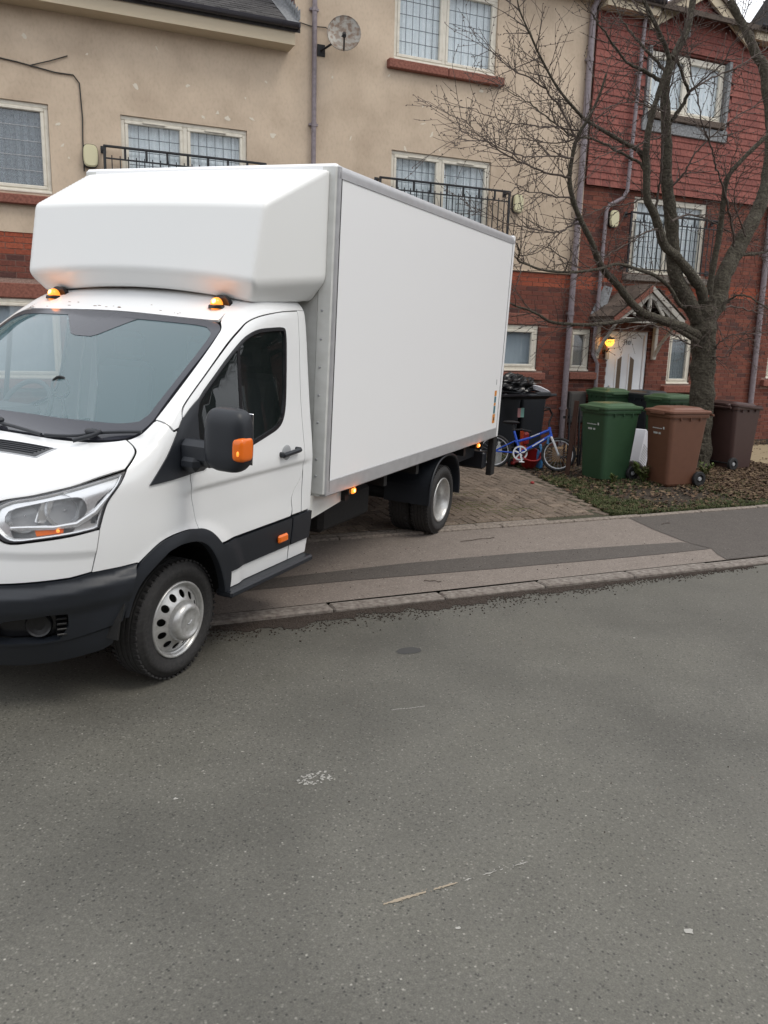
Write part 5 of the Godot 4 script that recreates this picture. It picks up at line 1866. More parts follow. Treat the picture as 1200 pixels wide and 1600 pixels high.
func build_front(tr: Node3D) -> void:
	# ---- bumper
	var ytop := func(x: float) -> float: return .705 + .083 * clampf((.85 - x) / .49, 0, 1)
	var bulge := func(p: Vector3) -> float:
		return 0.004 + 0.044 * smoothstep(0.0, 0.06, ytop.call(p.x) - p.y) - 0.020 * smoothstep(0.12, 0.19, ytop.call(p.x) - p.y)
	var bump: Array = catmull(V2([[.955, .705, 0], [.93, .707, -.25], [.848, .715, -.547], [.762, .729, -.687], [.652, .745, -.806], [.572, .767, -.869], [.45, .782, -.95], [.362, .787, -.979]]), 4)
	bump.append_array(catmull(V2([[.372, .77, -.975], [.413, .643, -.962], [.442, .495, -.931]]), 4))
	bump.append_array(catmull(V2([[.551, .453, -.851], [.670, .417, -.730], [.791, .390, -.537], [.85, .388, -.3], [.88, .388, 0]]), 4))
	var recess: Array = catmull(V2([[.848, .48, -.47], [.830, .535, -.55], [.775, .556, -.65], [.655, .574, -.785], [.668, .432, -.740], [.765, .415, -.605], [.83, .408, -.47]]), 2, true)
	var fdir := Vector3(-.82, 0, .57)
	both("bumper", drape(bump, fdir, {"holes": [recess], "off": bulge, "skirt": 0.05, "spacing": 0.026, "gap": 0.0015}), M.plastic_black, tr)
	both("fog_recess", drape(recess, fdir, {"off": -0.030, "gap": -0.02, "skirt": 0.0, "spacing": 0.05}), M.plastic_gloss, tr)
	var fog := MB.new()
	var fx := Transform3D(Basis(Quaternion(Vector3.UP, Vector3(.80, 0, -.60).normalized())), Vector3(.715, .498, -.652))
	fog.lathe([Vector2(0.062, -0.04), Vector2(0.066, 0.02), Vector2(0.060, 0.028), Vector2(0.052, 0.022), Vector2(0.030, 0.014), Vector2(0.0, 0.012)], 24, fx)
	for k in 4:
		fog.cbox(Vector3(.655, .455 + k * 0.028, -.735), Vector3(0.05, 0.012, 0.10), 0.003, Basis(Vector3.UP, -0.65))
	both("fog_lamp", fog, M.fog_dark, tr)
	var lip: Array = catmull(V2([[.88, .383, 0], [.85, .383, -.3], [.791, .385, -.537], [.670, .412, -.730], [.551, .448, -.851], [.444, .489, -.931]]), 4)
	lip.append_array(catmull(V2([[.467, .366, -.891], [.50, .34, -.86], [.532, .326, -.829], [.640, .285, -.693], [.74, .25, -.45], [.80, .235, 0]]), 4))
	both("bumper_lip", drape(lip, fdir, {"off": 0.018, "skirt": 0.02, "roll": 0.004}), M.plastic_black, tr)
	# ---- white panel below the headlamp, grille in the middle
	var mask: Array = catmull(V2([[.531, .988, -.889], [.549, .884, -.883], [.570, .772, -.869]]), 3)
	mask.append_array(catmull(V2([[.652, .750, -.806], [.762, .735, -.687], [.848, .721, -.547], [.893, .714, -.42]]), 3))
	mask.append_array(V2([[.885, .80, -.42], [.862, .945, -.45]]))
	mask.append_array(catmull(V2([[.832, .945, -.52], [.810, .922, -.581], [.746, .937, -.683], [.640, .960, -.803], [.55, .985, -.878]]), 3))
	var crease := func(p: Vector3) -> float: return 0.004 * smoothstep(.845, .885, p.y) - 0.008 * (1.0 - smoothstep(.845, .885, p.y))
	both("front_panel", drape(mask, Vector3(-.75, 0, .66), {"off": crease, "spacing": 0.024}), M.truck_white, tr)
	var gr := holder("grille", tr)
	var gq: Array = mirrored(catmull(V2([[.868, 1.085, 0], [.85, 1.09, -.2], [.82, 1.10, -.40], [.80, 1.08, -.45]]), 3) + V2([[.862, .94, -.445], [.885, .80, -.415], [.895, .712, -.415], [.955, .705, 0]]))
	part("grille_back", drape(gq, Vector3(-1, 0, 0), {"off": -0.02, "spacing": 0.05}), M.plastic_gloss, gr)
	for k in 4:
		var y := .77 + k * .08
		var mb := MB.new()
		var ln: Array = []
		for j in 15:
			var z := lerpf(-.41, .41, j / 14.0)
			ln.append(hit(Vector3(1.6, y, z), Vector3.LEFT) + Vector3(0.004, 0, 0))
		mb.tube(ln, 0.016, 8)
		part("grille_bar", mb, M.lamp_chrome if k == 3 else M.plastic_black, gr)
	# ---- headlamps
	var hl: Array = catmull(V2([[.800, 1.098, -.468], [.765, 1.130, -.530], [.70, 1.156, -.64], [.594, 1.198, -.767], [.48, 1.236, -.85], [.376, 1.270, -.921]]), 4)
	hl.append_array(catmull(V2([[.380, 1.262, -.924], [.418, 1.209, -.926], [.479, 1.130, -.906], [.503, 1.078, -.898], [.528, .995, -.890]]), 4))
	hl.append_array(catmull(V2([[.545, .986, -.878], [.640, .964, -.803], [.746, .941, -.683], [.810, .927, -.581], [.832, .955, -.52], [.845, 1.02, -.46]]), 4))
	var hdir := Vector3(-.72, -.12, .68)
	for side in [false, true]:
		var h := holder("headlight", tr)
		var put := func(called: String, mb: MB, m: Material) -> void:
			part(called, mb.mirror_z() if side else mb, m, h)
		var hole: Array = []
		var c := Vector3.ZERO
		for p: Vector3 in hl: c += p / hl.size()
		for p: Vector3 in hl: hole.append(c + (p - c) * 0.93)
		put.call("gasket", drape(hl, hdir, {"holes": [hole], "off": 0.0, "skirt": 0.02, "spacing": 0.03}), M.plastic_gloss)
		put.call("bezel", drape(hole, hdir, {"off": -0.075, "skirt": 0.0, "gap": -0.035, "spacing": 0.035}), M.lamp_grey)
		var rim: Array = []
		for p: Vector3 in hole:
			var q := hit(p - hdir.normalized() * 0.6, hdir.normalized())
			rim.append(q - grad(q) * 0.016)
		rim.append(rim[0])
		var rb := MB.new()
		rb.tube(rim, 0.009, 6, false)
		put.call("bezel_rim", rb, M.lamp_chrome)
		put.call("lens", drape(hl, hdir, {"off": 0.004, "skirt": 0.0, "gap": 0.006, "spacing": 0.05}), M.lamp_lens)
		var fwd := Vector3(.90, 0.05, -.42).normalized()
		var aim := Basis(Quaternion(Vector3.UP, fwd))
		# chrome mask with openings for the lamps, the fins and the turn signal
		var open1 := catmull(V2([[.775, 1.080, -.53], [.70, 1.122, -.64], [.61, 1.150, -.75], [.555, 1.145, -.80], [.545, 1.08, -.825], [.60, 1.025, -.79], [.70, 1.008, -.66], [.785, 1.005, -.535]]), 3, true)
		var open2 := V2([[.515, 1.125, -.868], [.430, 1.200, -.905], [.470, 1.115, -.895], [.530, 1.015, -.878], [.560, 1.018, -.862], [.548, 1.07, -.858]])
		var open3 := V2([[.785, .985, -.545], [.70, .988, -.675], [.60, .998, -.80], [.625, .977, -.803], [.735, .952, -.675], [.795, .948, -.575]])
		put.call("lamp_mask", drape(hole, hdir, {"off": -0.024, "skirt": 0.012, "gap": -0.004, "spacing": 0.022, "holes": [open1, open2, open3]}), M.lamp_chrome)
		for b: Array in [[Vector3(.575, 1.075, -.715), 0.086], [Vector3(.680, 1.042, -.560), 0.082]]:
			var bowl := MB.new()
			var R: float = b[1]
			bowl.lathe([Vector2(R * 1.0, 0.058), Vector2(R * 0.95, 0.050), Vector2(R * 0.78, 0.02), Vector2(R * 0.5, -0.008), Vector2(0.02, -0.02), Vector2(0.0, -0.02)], 26, Transform3D(aim, b[0]), true)
			put.call("reflector", bowl, M.lamp_bowl)
			var bulb := MB.new()
			bulb.ball(b[0] + fwd * 0.01, Vector3(0.008, 0.022, 0.008), 10, 8, aim)
			put.call("lamp_glass", bulb, M.lamp_chrome)
		var div := MB.new()
		div.tube([Vector3(.775, .992, -.555), Vector3(.735, .998, -.625), Vector3(.665, 1.000, -.725), Vector3(.595, 1.018, -.805), Vector3(.53, 1.075, -.862), Vector3(.46, 1.155, -.893)], [0.010, 0.012, 0.013, 0.015, 0.016, 0.014], 8)
		put.call("chrome_bar", div, M.lamp_chrome)
		div = MB.new()
		div.cbox(Vector3(.650, 1.075, -.650), Vector3(0.018, 0.15, 0.06), 0.006, Basis(Vector3.UP, 0.85) * Basis(Vector3.RIGHT, -0.30))
		put.call("divider", div, M.lamp_chrome)
		for k in 5:
			var fin := MB.new()
			fin.cbox(Vector3(.500 - k * 0.016, 1.02 + k * 0.036, -.832 - k * 0.005), Vector3(0.075, 0.014, 0.014), 0.004, Basis(Vector3.UP, 0.95))
			put.call("fin", fin, M.lamp_grey)
		put.call("turn_signal", drape(V2([[.745, .995, -.665], [.655, 1.008, -.779], [.660, .975, -.779], [.742, .958, -.675]]), hdir, {"off": -0.030, "skirt": 0.01, "spacing": 0.03}), M.lamp_amber)
		var core := MB.new()
		core.ball(Vector3(.668, .988, -.752), Vector3(0.008, 0.009, 0.010), 8, 6)
		put.call("signal_bulb", core, M.lamp_amber_lit)
	# ---- wheel-arch trim
	var arch: Array = catmull(V2([[.440, .50], [.428, .60], [.404, .704], [.358, .784], [.300, .832], [.231, .873], [.16, .893], [.08, .902], [0.0, .899], [-.09, .887], [-.15, .865], [-.203, .832], [-.276, .763], [-.335, .675], [-.392, .552], [-.388, .43]]), 3)
	arch.append_array(catmull(V2([[-.338, .43], [-.330, .47], [-.295, .56], [-.249, .643], [-.173, .744], [-.11, .795], [-.03, .825], [.08, .838], [.15, .828], [.209, .804], [.329, .712], [.385, .62], [.412, .50]]), 3))
	both("arch_trim", drape(arch, Vector3(-.12, 0, 1), {"off": 0.020, "skirt": 0.045, "roll": 0.006, "spacing": 0.028}), M.plastic_black, tr)
	# liner inside the arch
	var ln := MB.new()
	var pr := PackedVector2Array()
	for i in 17:
		var a := lerpf(0.10, PI - 0.02, i / 16.0)
		pr.append(Vector2(.03 + cos(a) * 0.475, .36 + sin(a) * 0.475))
	for i in range(16, -1, -1):
		var a := lerpf(0.10, PI - 0.02, i / 16.0)
		pr.append(Vector2(.03 + cos(a) * 0.487, .36 + sin(a) * 0.487))
	ln.prism(pr, -.97, -.50)
	both("arch_liner", ln, M.chassis_dark, tr)
	# step board
	var sb := MB.new()
	sb.cbox(Vector3(-.84, .415, -1.005), Vector3(0.98, 0.045, 0.12), 0.012)
	both("step_board", sb, M.plastic_black, tr)

func build_pod(tr: Node3D) -> void:
	var planes := [[Vector3(.98, .196, 0), -.263, 0.0], [Vector3(.453, .892, 0), 2.05, 0.0], [Vector3(.147, 0, .989), .807, 1.0], [Vector3(.80, -.60, 0), -1.932, 0.0], [Vector3(.05, -.62, .78), -.704, 1.0], [Vector3(-1, 0, 0), 1.435, 0.0], [Vector3(0, 1, 0), 3.012, 0.0]]
	var f := func(p: Vector3) -> float:
		var az := absf(p.z)
		var g := -10.0
		for i in planes.size():
			var n: Vector3 = planes[i][0]
			var v: float = n.x * p.x + n.y * p.y + (n.z * az if planes[i][2] > 0 else 0.0) - planes[i][1]
			if i == 0: v += 0.05 * az * az - 0.05 * 0.85
			if i == 1: v += 0.03 * az * az - 0.03
			g = smax(g, v, 0.026)
		var roof := -(p.y - maxf(2.20 - 0.085 * az * az, 2.20 - 0.085 * az * az + 0.08 * (-.9 - p.x)))
		return smax(g, roof, 0.025)
	var pod := holder("over_cab_pod", tr)
	part("fairing", shell(f, Vector3(-1.12, 2.52, 0), 112, 2.2), M.pod_white, pod)
	for s in [-1.0, 1.0]:
		# lit roof markers in dark notches under the pod
		var ml := holder("roof_marker_light", tr)
		var base := hit(Vector3(-.705, 3.0, s * .672), Vector3.DOWN)
		var mb := MB.new()
		mb.lathe([Vector2(0.052, -0.01), Vector2(0.050, 0.008), Vector2(0.040, 0.014)], 18, Transform3D(Basis.IDENTITY, base))
		part("base", mb, M.plastic_gloss, ml)
		mb = MB.new()
		mb.ball(base + Vector3(0, 0.012, 0), Vector3(0.042, 0.046, 0.038), 18, 12)
		part("marker_lens", mb, M.lamp_amber_lit, ml)
		mb = MB.new()
		mb.ball(base + Vector3(0.026, 0.030, s * 0.002), Vector3(0.018, 0.018, 0.016), 12, 8)
		part("marker_bulb", mb, M.lamp_amber_core, ml)
		mb = MB.new()
		var arcp := PackedVector2Array()
		for i in 13:
			var a := PI * i / 12
			arcp.append(Vector2(cos(a) * 0.078, -0.02 + sin(a) * 0.095))
		mb.prism(arcp, -0.012, 0.03, Transform3D(Basis(Vector3(0, 0, -1), Vector3.UP, Vector3(1, 0, 0)), Vector3(-.768, base.y, s * .672)))
		part("notch_rim", mb, M.plastic_gloss, ml)
		lamp(tr.transform * (base + Vector3(0.06, 0.04, 0)), Color(1.0, 0.55, 0.15), 0.003, 0.03)
	# rust stains along the screen header
	for k in 16:
		var z := rng.randf_range(-.55, .75)
		var h := hit(Vector3(-.585 - rng.randf() * .06 * (1.0 if k % 4 == 0 else 0.2), 3.0, z), Vector3.DOWN)
		var mb := MB.new()
		mb.ball(h, Vector3(rng.randf_range(.002, .006), .0015, rng.randf_range(.004, .018)), 6, 4)
		part("rust_spot", mb, M.rust_brown, tr)

func build_box(tr: Node3D) -> void:
	var fx := -1.440
	var rx := -5.545
	var w := 1.080
	var lo := .832
	var hi := 3.050
	var b := holder("cargo_box", tr)
	for s in [-1.0, 1.0]:
		var mb := MB.new()
		mb.box2(Vector3(rx + 0.055, lo + 0.115, minf(s * (w - 0.004), s * (w - 0.03))), Vector3(fx - 0.052, hi - 0.085, maxf(s * (w - 0.004), s * (w - 0.03))))
		part("side_panel", mb, M.box_white, b)
		mb = MB.new()
		mb.cbox(Vector3((fx + rx) / 2, lo + 0.060, s * (w - 0.022)), Vector3(fx - rx - 0.02, 0.115, 0.046), 0.007)
		mb.cbox(Vector3((fx + rx) / 2, lo + 0.014, s * (w - 0.030)), Vector3(fx - rx - 0.02, 0.028, 0.056), 0.006)
		part("bottom_rail", mb, M.box_alloy, b)
		mb = MB.new()
		# rounded top rail
		var pr := PackedVector2Array()
		for i in 8:
			var a := PI / 2 * i / 7
			pr.append(Vector2(w - 0.05 + cos(a) * 0.052, hi - 0.05 + sin(a) * 0.05))
		pr.append(Vector2(w - 0.11, hi)); pr.append(Vector2(w - 0.11, hi - 0.02)); pr.append(Vector2(w - 0.03, hi - 0.088)); pr.append(Vector2(w + 0.002, hi - 0.088))
		mb.prism(pr, rx + 0.01, fx - 0.01, Transform3D(Basis(Vector3(0, 0, s), Vector3.UP, Vector3(1, 0, 0)), Vector3.ZERO))
		part("top_rail", mb, M.box_alloy, b)
		# corner post: outer leg, seam, rounded corner
		mb = MB.new()
		mb.cbox(Vector3(fx - 0.030, (lo + hi) / 2, s * (w - 0.020)), Vector3(0.050, hi - lo - 0.02, 0.044), 0.010)
		part("corner_post", mb, M.box_alloy, b)
		mb = MB.new()
		mb.cbox(Vector3(fx + 0.002, (lo + hi) / 2, s * (w - 0.062)), Vector3(0.020, hi - lo - 0.03, 0.110), 0.008)
		part("post_angle", mb, M.box_front, b)
		mb = MB.new()
		mb.box2(Vector3(fx - 0.0585, lo + 0.03, minf(s * (w - 0.006), s * (w + 0.0015))), Vector3(fx - 0.0555, hi - 0.06, maxf(s * (w - 0.006), s * (w + 0.0015))))
		part("post_seal", mb, M.rubber_seal, b)
		for k in 7:
			mb = MB.new()
			mb.ball(Vector3(fx + 0.014, .98 + k * 0.19 + (0.0 if k > 1 else k * -0.07), s * (w - 0.075)), Vector3(0.006, 0.009, 0.009), 10, 6)
			part("rivet", mb, M.lamp_grey, b)
		# rear post and tail frame
		mb = MB.new()
		mb.cbox(Vector3(rx + 0.020, (lo + hi) / 2, s * (w - 0.024)), Vector3(0.070, hi - lo, 0.052), 0.010)
		part("rear_post", mb, M.box_white, b)
		mb = MB.new()
		mb.box2(Vector3(rx + 0.0555, lo + 0.10, minf(s * (w - 0.006), s * (w + 0.002))), Vector3(rx + 0.063, hi - 0.07, maxf(s * (w - 0.006), s * (w + 0.002))))
		part("post_seal", mb, M.box_alloy, b)
		mb = MB.new()
		mb.cbox(Vector3(rx - 0.045, 1.45, s * (w - 0.05)), Vector3(0.05, 0.75, 0.05), 0.008)
		mb.cbox(Vector3(rx - 0.03, 1.60, s * (w - 0.02)), Vector3(0.03, 0.05, 0.03), 0.006)
		part("tail_hinge", mb, M.box_alloy, b)
	var mb := MB.new()
	mb.box2(Vector3(fx - 0.02, lo, -w + 0.05), Vector3(fx, hi - 0.03, w - 0.05))
	part("front_wall", mb, M.box_front, b)
	mb = MB.new()
	mb.cbox(Vector3(fx - 0.02, hi - 0.028, 0), Vector3(0.06, 0.056, w * 2 - 0.02), 0.016)
	part("front_header", mb, M.box_white, b)
	mb = MB.new()
	mb.box2(Vector3(rx + 0.02, hi - 0.035, -w + 0.06), Vector3(fx - 0.03, hi - 0.010, w - 0.06))
	part("roof_panel", mb, M.box_white, b)
	mb = MB.new()
	mb.box2(Vector3(rx + 0.03, lo + 0.02, -w + 0.05), Vector3(fx - 0.02, lo + 0.06, w - 0.05))
	part("floor", mb, M.chassis_dark, b)
	mb = MB.new()
	mb.box2(Vector3(rx - 0.010, lo + 0.03, -w + 0.055), Vector3(rx + 0.010, hi - 0.06, w - 0.055))
	for k in 16: mb.box2(Vector3(rx - 0.018, lo + 0.1 + k * 0.13, -w + 0.06), Vector3(rx - 0.009, lo + 0.11 + k * 0.13, w - 0.06))
	part("roller_shutter", mb, M.box_alloy, b)
	# little printed warning strips on the rear corner of the side
	for d: Array in [[1.345, 0.060, 0.070, "decal_orange"], [1.275, 0.068, 0.06, "decal_teal"], [1.222, 0.030, 0.06, "decal_orange"], [1.160, 0.085, 0.06, "decal_teal"], [1.060, 0.100, 0.085, "decal_orange"], [1.47, 0.06, 0.012, "decal_grey"]]:
		mb = MB.new()
		mb.box2(Vector3(-5.345 - d[2] / 2, d[0] - d[1] / 2, -w + 0.0015), Vector3(-5.345 + d[2] / 2, d[0] + d[1] / 2, -w + 0.004))
		part("warning_decal", mb, M[d[3]], b)
	mb = MB.new()
	mb.box2(Vector3(-5.37, 1.04, -w + 0.0005), Vector3(-5.335, 1.075, -w + 0.0014))
	part("warning_decal", mb, M.rubber_seal, b)
	mb = MB.new()
	mb.tube([Vector3(-1.465, 2.62, -w - 0.002), Vector3(-1.47, 2.60, -w - 0.002), Vector3(-1.468, 2.59, -w - 0.002)], 0.002, 5)
	part("scratch", mb, M.decal_grey, b)

func wheel(tr: Node3D, at: Vector3, flip: bool, dual: bool) -> void:
	# axis along local z; outside faces -z (the side in view)
	var w := holder("wheel", tr)
	var R := 0.349
	var xf := Transform3D(Basis(Vector3.RIGHT, -PI / 2), at)   # local y -> -z (outwards)
	if flip: xf = Transform3D(Basis(Vector3.RIGHT, PI / 2), at)
	var mb := MB.new()
	var hw := 0.098
	var prof := [Vector2(0.205, -hw), Vector2(0.235, -hw - 0.006), Vector2(0.29, -hw - 0.012), Vector2(0.325, -hw + 0.002), Vector2(0.340, -hw + 0.018)]
	# tread with grooves
	for g in [-0.052, -0.018, 0.018, 0.052]:
		prof.append_array([Vector2(R, g - 0.009), Vector2(R, g - 0.005), Vector2(R - 0.008, g - 0.004), Vector2(R - 0.008, g + 0.004), Vector2(R, g + 0.005), Vector2(R, g + 0.009)])
	prof.append_array([Vector2(0.340, hw - 0.018), Vector2(0.325, hw - 0.002), Vector2(0.31, hw + 0.006), Vector2(0.308, hw + 0.010), Vector2(0.29, hw + 0.012), Vector2(0.252, hw + 0.010), Vector2(0.250, hw + 0.006), Vector2(0.228, hw + 0.002), Vector2(0.222, hw - 0.012), Vector2(0.205, hw - 0.02)])
	mb.lathe(prof, 64, xf, true)
	var ty := part("tyre", mb, M.tyre_rubber, w)
	mb = MB.new()
	for k in 56:
		var a := TAU * k / 56
		for s in [-1.0, 1.0]:
			var c := xf * (Basis(Vector3.UP, a) * Vector3(R - 0.0065, s * 0.076, 0))
			mb.box(c, Vector3(0.010, 0.034, 0.020), xf.basis * Basis(Vector3.UP, a + s * 0.02))
	part("tread_block", mb, M.tyre_rubber, ty).set_meta("kind", "stuff")
	mb = MB.new()
	if not dual:
		# convex front disc with a ring of holes
		mb.lathe([Vector2(0.222, hw - 0.03), Vector2(0.224, hw + 0.004), Vector2(0.218, hw + 0.010), Vector2(0.208, hw + 0.004), Vector2(0.203, hw - 0.012), Vector2(0.196, hw - 0.024), Vector2(0.190, hw - 0.016)], 56, xf, true)
		part("rim", mb, M.wheel_silver, w)
		mb = disc_with_holes(xf, 0.192, 0.105, hw - 0.020, hw + 0.030, 0.152, 0.0225, 12)
		part("wheel_disc", mb, M.wheel_silver, w)
		mb = MB.new()
		mb.lathe([Vector2(0.118, hw + 0.012), Vector2(0.116, hw + 0.045), Vector2(0.108, hw + 0.068), Vector2(0.094, hw + 0.082), Vector2(0.078, hw + 0.084), Vector2(0.074, hw + 0.080), Vector2(0.04, hw + 0.079), Vector2(0.0, hw + 0.079)], 40, xf, true)
		var cap := part("hub_cap", mb, M.wheel_silver, w)
		mb = MB.new()
		mb.tube([xf * Vector3(-0.018, hw + 0.080, 0.010), xf * Vector3(0.0, hw + 0.0815, -0.004), xf * Vector3(0.018, hw + 0.080, -0.006)], 0.004, 6)
		part("hub_badge", mb, M.lamp_grey, cap)
		mb = MB.new()
		mb.lathe([Vector2(0.20, hw - 0.08), Vector2(0.0, hw - 0.08)], 24, xf)
		part("brake_drum", mb, M.chassis_dark, w)
	else:
		# outer wheel of a pair: deep dish
		mb.lathe([Vector2(0.222, hw - 0.03), Vector2(0.224, hw + 0.004), Vector2(0.218, hw + 0.010), Vector2(0.207, hw + 0.004), Vector2(0.202, hw - 0.02), Vector2(0.188, hw - 0.045), Vector2(0.184, hw - 0.09), Vector2(0.180, hw - 0.125)], 56, xf, true)
		part("rim", mb, M.wheel_silver, w)
		mb = disc_with_holes(xf, 0.182, 0.06, hw - 0.120, hw - 0.165, 0.145, 0.022, 10)
		part("wheel_disc", mb, M.wheel_silver, w)
		mb = MB.new()
		mb.lathe([Vector2(0.085, hw - 0.16), Vector2(0.080, hw - 0.09), Vector2(0.07, hw - 0.075), Vector2(0.0, hw - 0.072)], 30, xf, true)
		part("hub_cap", mb, M.wheel_silver, w)

func disc_with_holes(xf: Transform3D, r0: float, r1: float, y0: float, y1: float, hr: float, hs: float, n: int) -> MB:
	var P := PackedVector2Array()
	for k in 72: P.append(Vector2.from_angle(TAU * k / 72) * r0)
	for k in 48: P.append(Vector2.from_angle(TAU * k / 48) * r1)
	var cs: Array = []
	for h in n:
		var c := Vector2.from_angle(TAU * (h + 0.35) / n) * hr
		cs.append(c)
		for k in 18:
			var q := Vector2.from_angle(TAU * k / 18) * hs
			P.append(c + Vector2(q.x, q.y))
	for k in 60:
		for r in [lerpf(r1, r0, 0.25), lerpf(r1, r0, 0.78)]:
			var q := Vector2.from_angle(TAU * (k + 0.5) / 60) * float(r)
			var ok := true
			for c: Vector2 in cs:
				if c.distance_to(q) < hs * 1.15: ok = false
			if ok: P.append(q)
	var prof := func(q: Vector2) -> float:
		var t := clampf((q.length() - r1) / (r0 - r1), 0, 1)
		return lerpf(y1, y0, t * t * (3 - 2 * t) * 0.5 + t * 0.5)
	var nrm := func(q: Vector2) -> Vector3:
		var d := q.normalized()
		var s: float = (prof.call(q + d * 0.002) - prof.call(q - d * 0.002)) / 0.004
		return (xf.basis * Vector3(-s * d.x, 1, -s * d.y)).normalized()
	var mb := MB.new()
	var tr := Geometry2D.triangulate_delaunay(P)
	for i in range(0, tr.size(), 3):
		var q: Array = [P[tr[i]], P[tr[i + 1]], P[tr[i + 2]]]
		var m: Vector2 = (q[0] + q[1] + q[2]) / 3.0
		if m.length() < r1: continue
		var inside := false
		for c: Vector2 in cs:
			if c.distance_to(m) < hs * 0.97: inside = true
		if inside: continue
		var v: Array = []
		for e: Vector2 in q: v.append(xf * Vector3(e.x, prof.call(e), e.y))
		var up := xf.basis * Vector3.UP
		if (v[1] - v[0]).cross(v[2] - v[0]).dot(up) > 0: mb.stri(v[0], v[1], v[2], nrm.call(q[0]), nrm.call(q[1]), nrm.call(q[2]))
		else: mb.stri(v[0], v[2], v[1], nrm.call(q[0]), nrm.call(q[2]), nrm.call(q[1]))
	for c: Vector2 in cs:
		for k in 18:
			var a := c + Vector2.from_angle(TAU * k / 18) * hs
			var b := c + Vector2.from_angle(TAU * (k + 1) / 18) * hs
			var A := xf * Vector3(a.x, prof.call(a), a.y)
			var B := xf * Vector3(b.x, prof.call(b), b.y)
			var dn := xf.basis * Vector3(0, -0.006, 0)
			mb.quad(A, B, B + dn, A + dn)
	return mb

func build_chassis(tr: Node3D) -> void:
	wheel(tr, Vector3(0, .352, -.850), false, false)
	wheel(tr, Vector3(0, .352, .850), true, false)
	wheel(tr, Vector3(-3.985, .352, -.925), false, true)
	wheel(tr, Vector3(-3.985, .352, .925), true, true)
	wheel(tr, Vector3(-3.985, .352, -.69), false, true)
	wheel(tr, Vector3(-3.985, .352, .69), true, true)
	var ch := holder("chassis", tr)
	for s in [-1.0, 1.0]:
		var mb := MB.new()
		mb.box2(Vector3(-5.45, .55, minf(s * .36, s * .44)), Vector3(.3, .74, maxf(s * .36, s * .44)))
		part("rail", mb, M.chassis_dark, ch)
		for x in [-1.9, -2.6, -3.3, -4.6, -5.2]:
			mb = MB.new()
			mb.box2(Vector3(x - .03, .72, minf(0, s * 1.02)), Vector3(x + .03, .84, maxf(0, s * 1.02)))
			part("outrigger", mb, M.chassis_dark, ch)
	var mb := MB.new()
	mb.cbox(Vector3(-2.55, .50, -.55), Vector3(0.9, 0.30, 0.30), 0.04)
	part("fuel_tank", mb, M.chassis_dark, ch)
	mb = MB.new()
	mb.tube([Vector3(-.2, .35, .2), Vector3(-1.6, .36, .25), Vector3(-2.9, .36, .22)], 0.04, 10)
	part("exhaust", mb, M.chassis_dark, ch)
	mb = MB.new()
	mb.tube([Vector3(-3.985, .352, -.8), Vector3(-3.985, .352, .8)], 0.075, 12)
	mb.ball(Vector3(-3.985, .352, 0), Vector3(0.2, 0.2, 0.18), 14, 10)
	part("axle", mb, M.chassis_dark, ch)
	mb = MB.new()
	mb.cbox(Vector3(.15, .42, 0), Vector3(1.1, 0.20, 1.3), 0.05)
	part("undertray", mb, M.chassis_dark, ch)
	# pale panel below the front of the box
	for s in [-1.0, 1.0]:
		mb = MB.new()
		mb.prism(PackedVector2Array([Vector2(-1.38, .835), Vector2(-2.12, .835), Vector2(-2.12, .79), Vector2(-1.92, .72), Vector2(-1.38, .66)]), minf(s * .975, s * .985), maxf(s * .975, s * .985))
		part("side_skirt", mb, M.box_front, tr)
		# mudguard over the rear wheels
		var pts := catmull([Vector2(-3.555, .37), Vector2(-3.575, .55), Vector2(-3.64, .68), Vector2(-3.78, .78), Vector2(-3.985, .815), Vector2(-4.19, .78), Vector2(-4.32, .67), Vector2(-4.385, .52), Vector2(-4.40, .36)], 4)
		var poly := PackedVector2Array()
		for p: Vector2 in pts: poly.append(p)
		var c := Vector2(-3.985, .352)
		for i in range(pts.size() - 1, -1, -1):
			var p: Vector2 = pts[i]
			poly.append(c + (p - c) * 0.965)
		mb = MB.new()
		mb.prism(poly, minf(s * 1.055, s * .58), maxf(s * 1.055, s * .58))
		var mud := part("mudguard", mb, M.plastic_black, tr)
		mb = MB.new()
		var lip: Array = []
		for p: Vector2 in pts: lip.append(Vector3(p.x, p.y, s * 1.055))
		mb.tube(lip, 0.012, 8)
		part("mudguard_lip", mb, M.plastic_black, mud)
		# side marker lights
		for x in [-1.905, -4.905]:
			var ml := holder("side_marker_light", tr)
			mb = MB.new()
			mb.cbox(Vector3(x, .800, s * 1.050), Vector3(0.10, 0.050, 0.018), 0.006)
			part("bracket", mb, M.plastic_gloss, ml)
			mb = MB.new()
			mb.cbox(Vector3(x - 0.012, .800, s * 1.066), Vector3(0.062, 0.042, 0.020), 0.008)
			part("marker_lens", mb, M.lamp_amber_lit, ml)
			mb = MB.new()
			mb.ball(Vector3(x - 0.012, .802, s * 1.077), Vector3(0.012, 0.012, 0.004), 8, 6)
			part("marker_bulb", mb, M.lamp_amber_core, ml)
			if s < 0: lamp(tr.transform * Vector3(x, .80, -1.11), Color(1.0, 0.5, 0.1), 0.004, 0.02)
		# tail post down to the under-run beam
		mb = MB.new()
		mb.cbox(Vector3(-5.53, .61, s * 1.035), Vector3(0.13, 0.46, 0.07), 0.010)
		part("tail_post", mb, M.chassis_dark, tr)
	mb = MB.new()
	mb.cbox(Vector3(-5.42, .56, 0), Vector3(0.12, 0.20, 2.0), 0.02)
	mb.box2(Vector3(-5.36, .60, -.88), Vector3(-4.62, .76, -.80))
	part("underrun_beam", mb, M.plastic_black, tr)
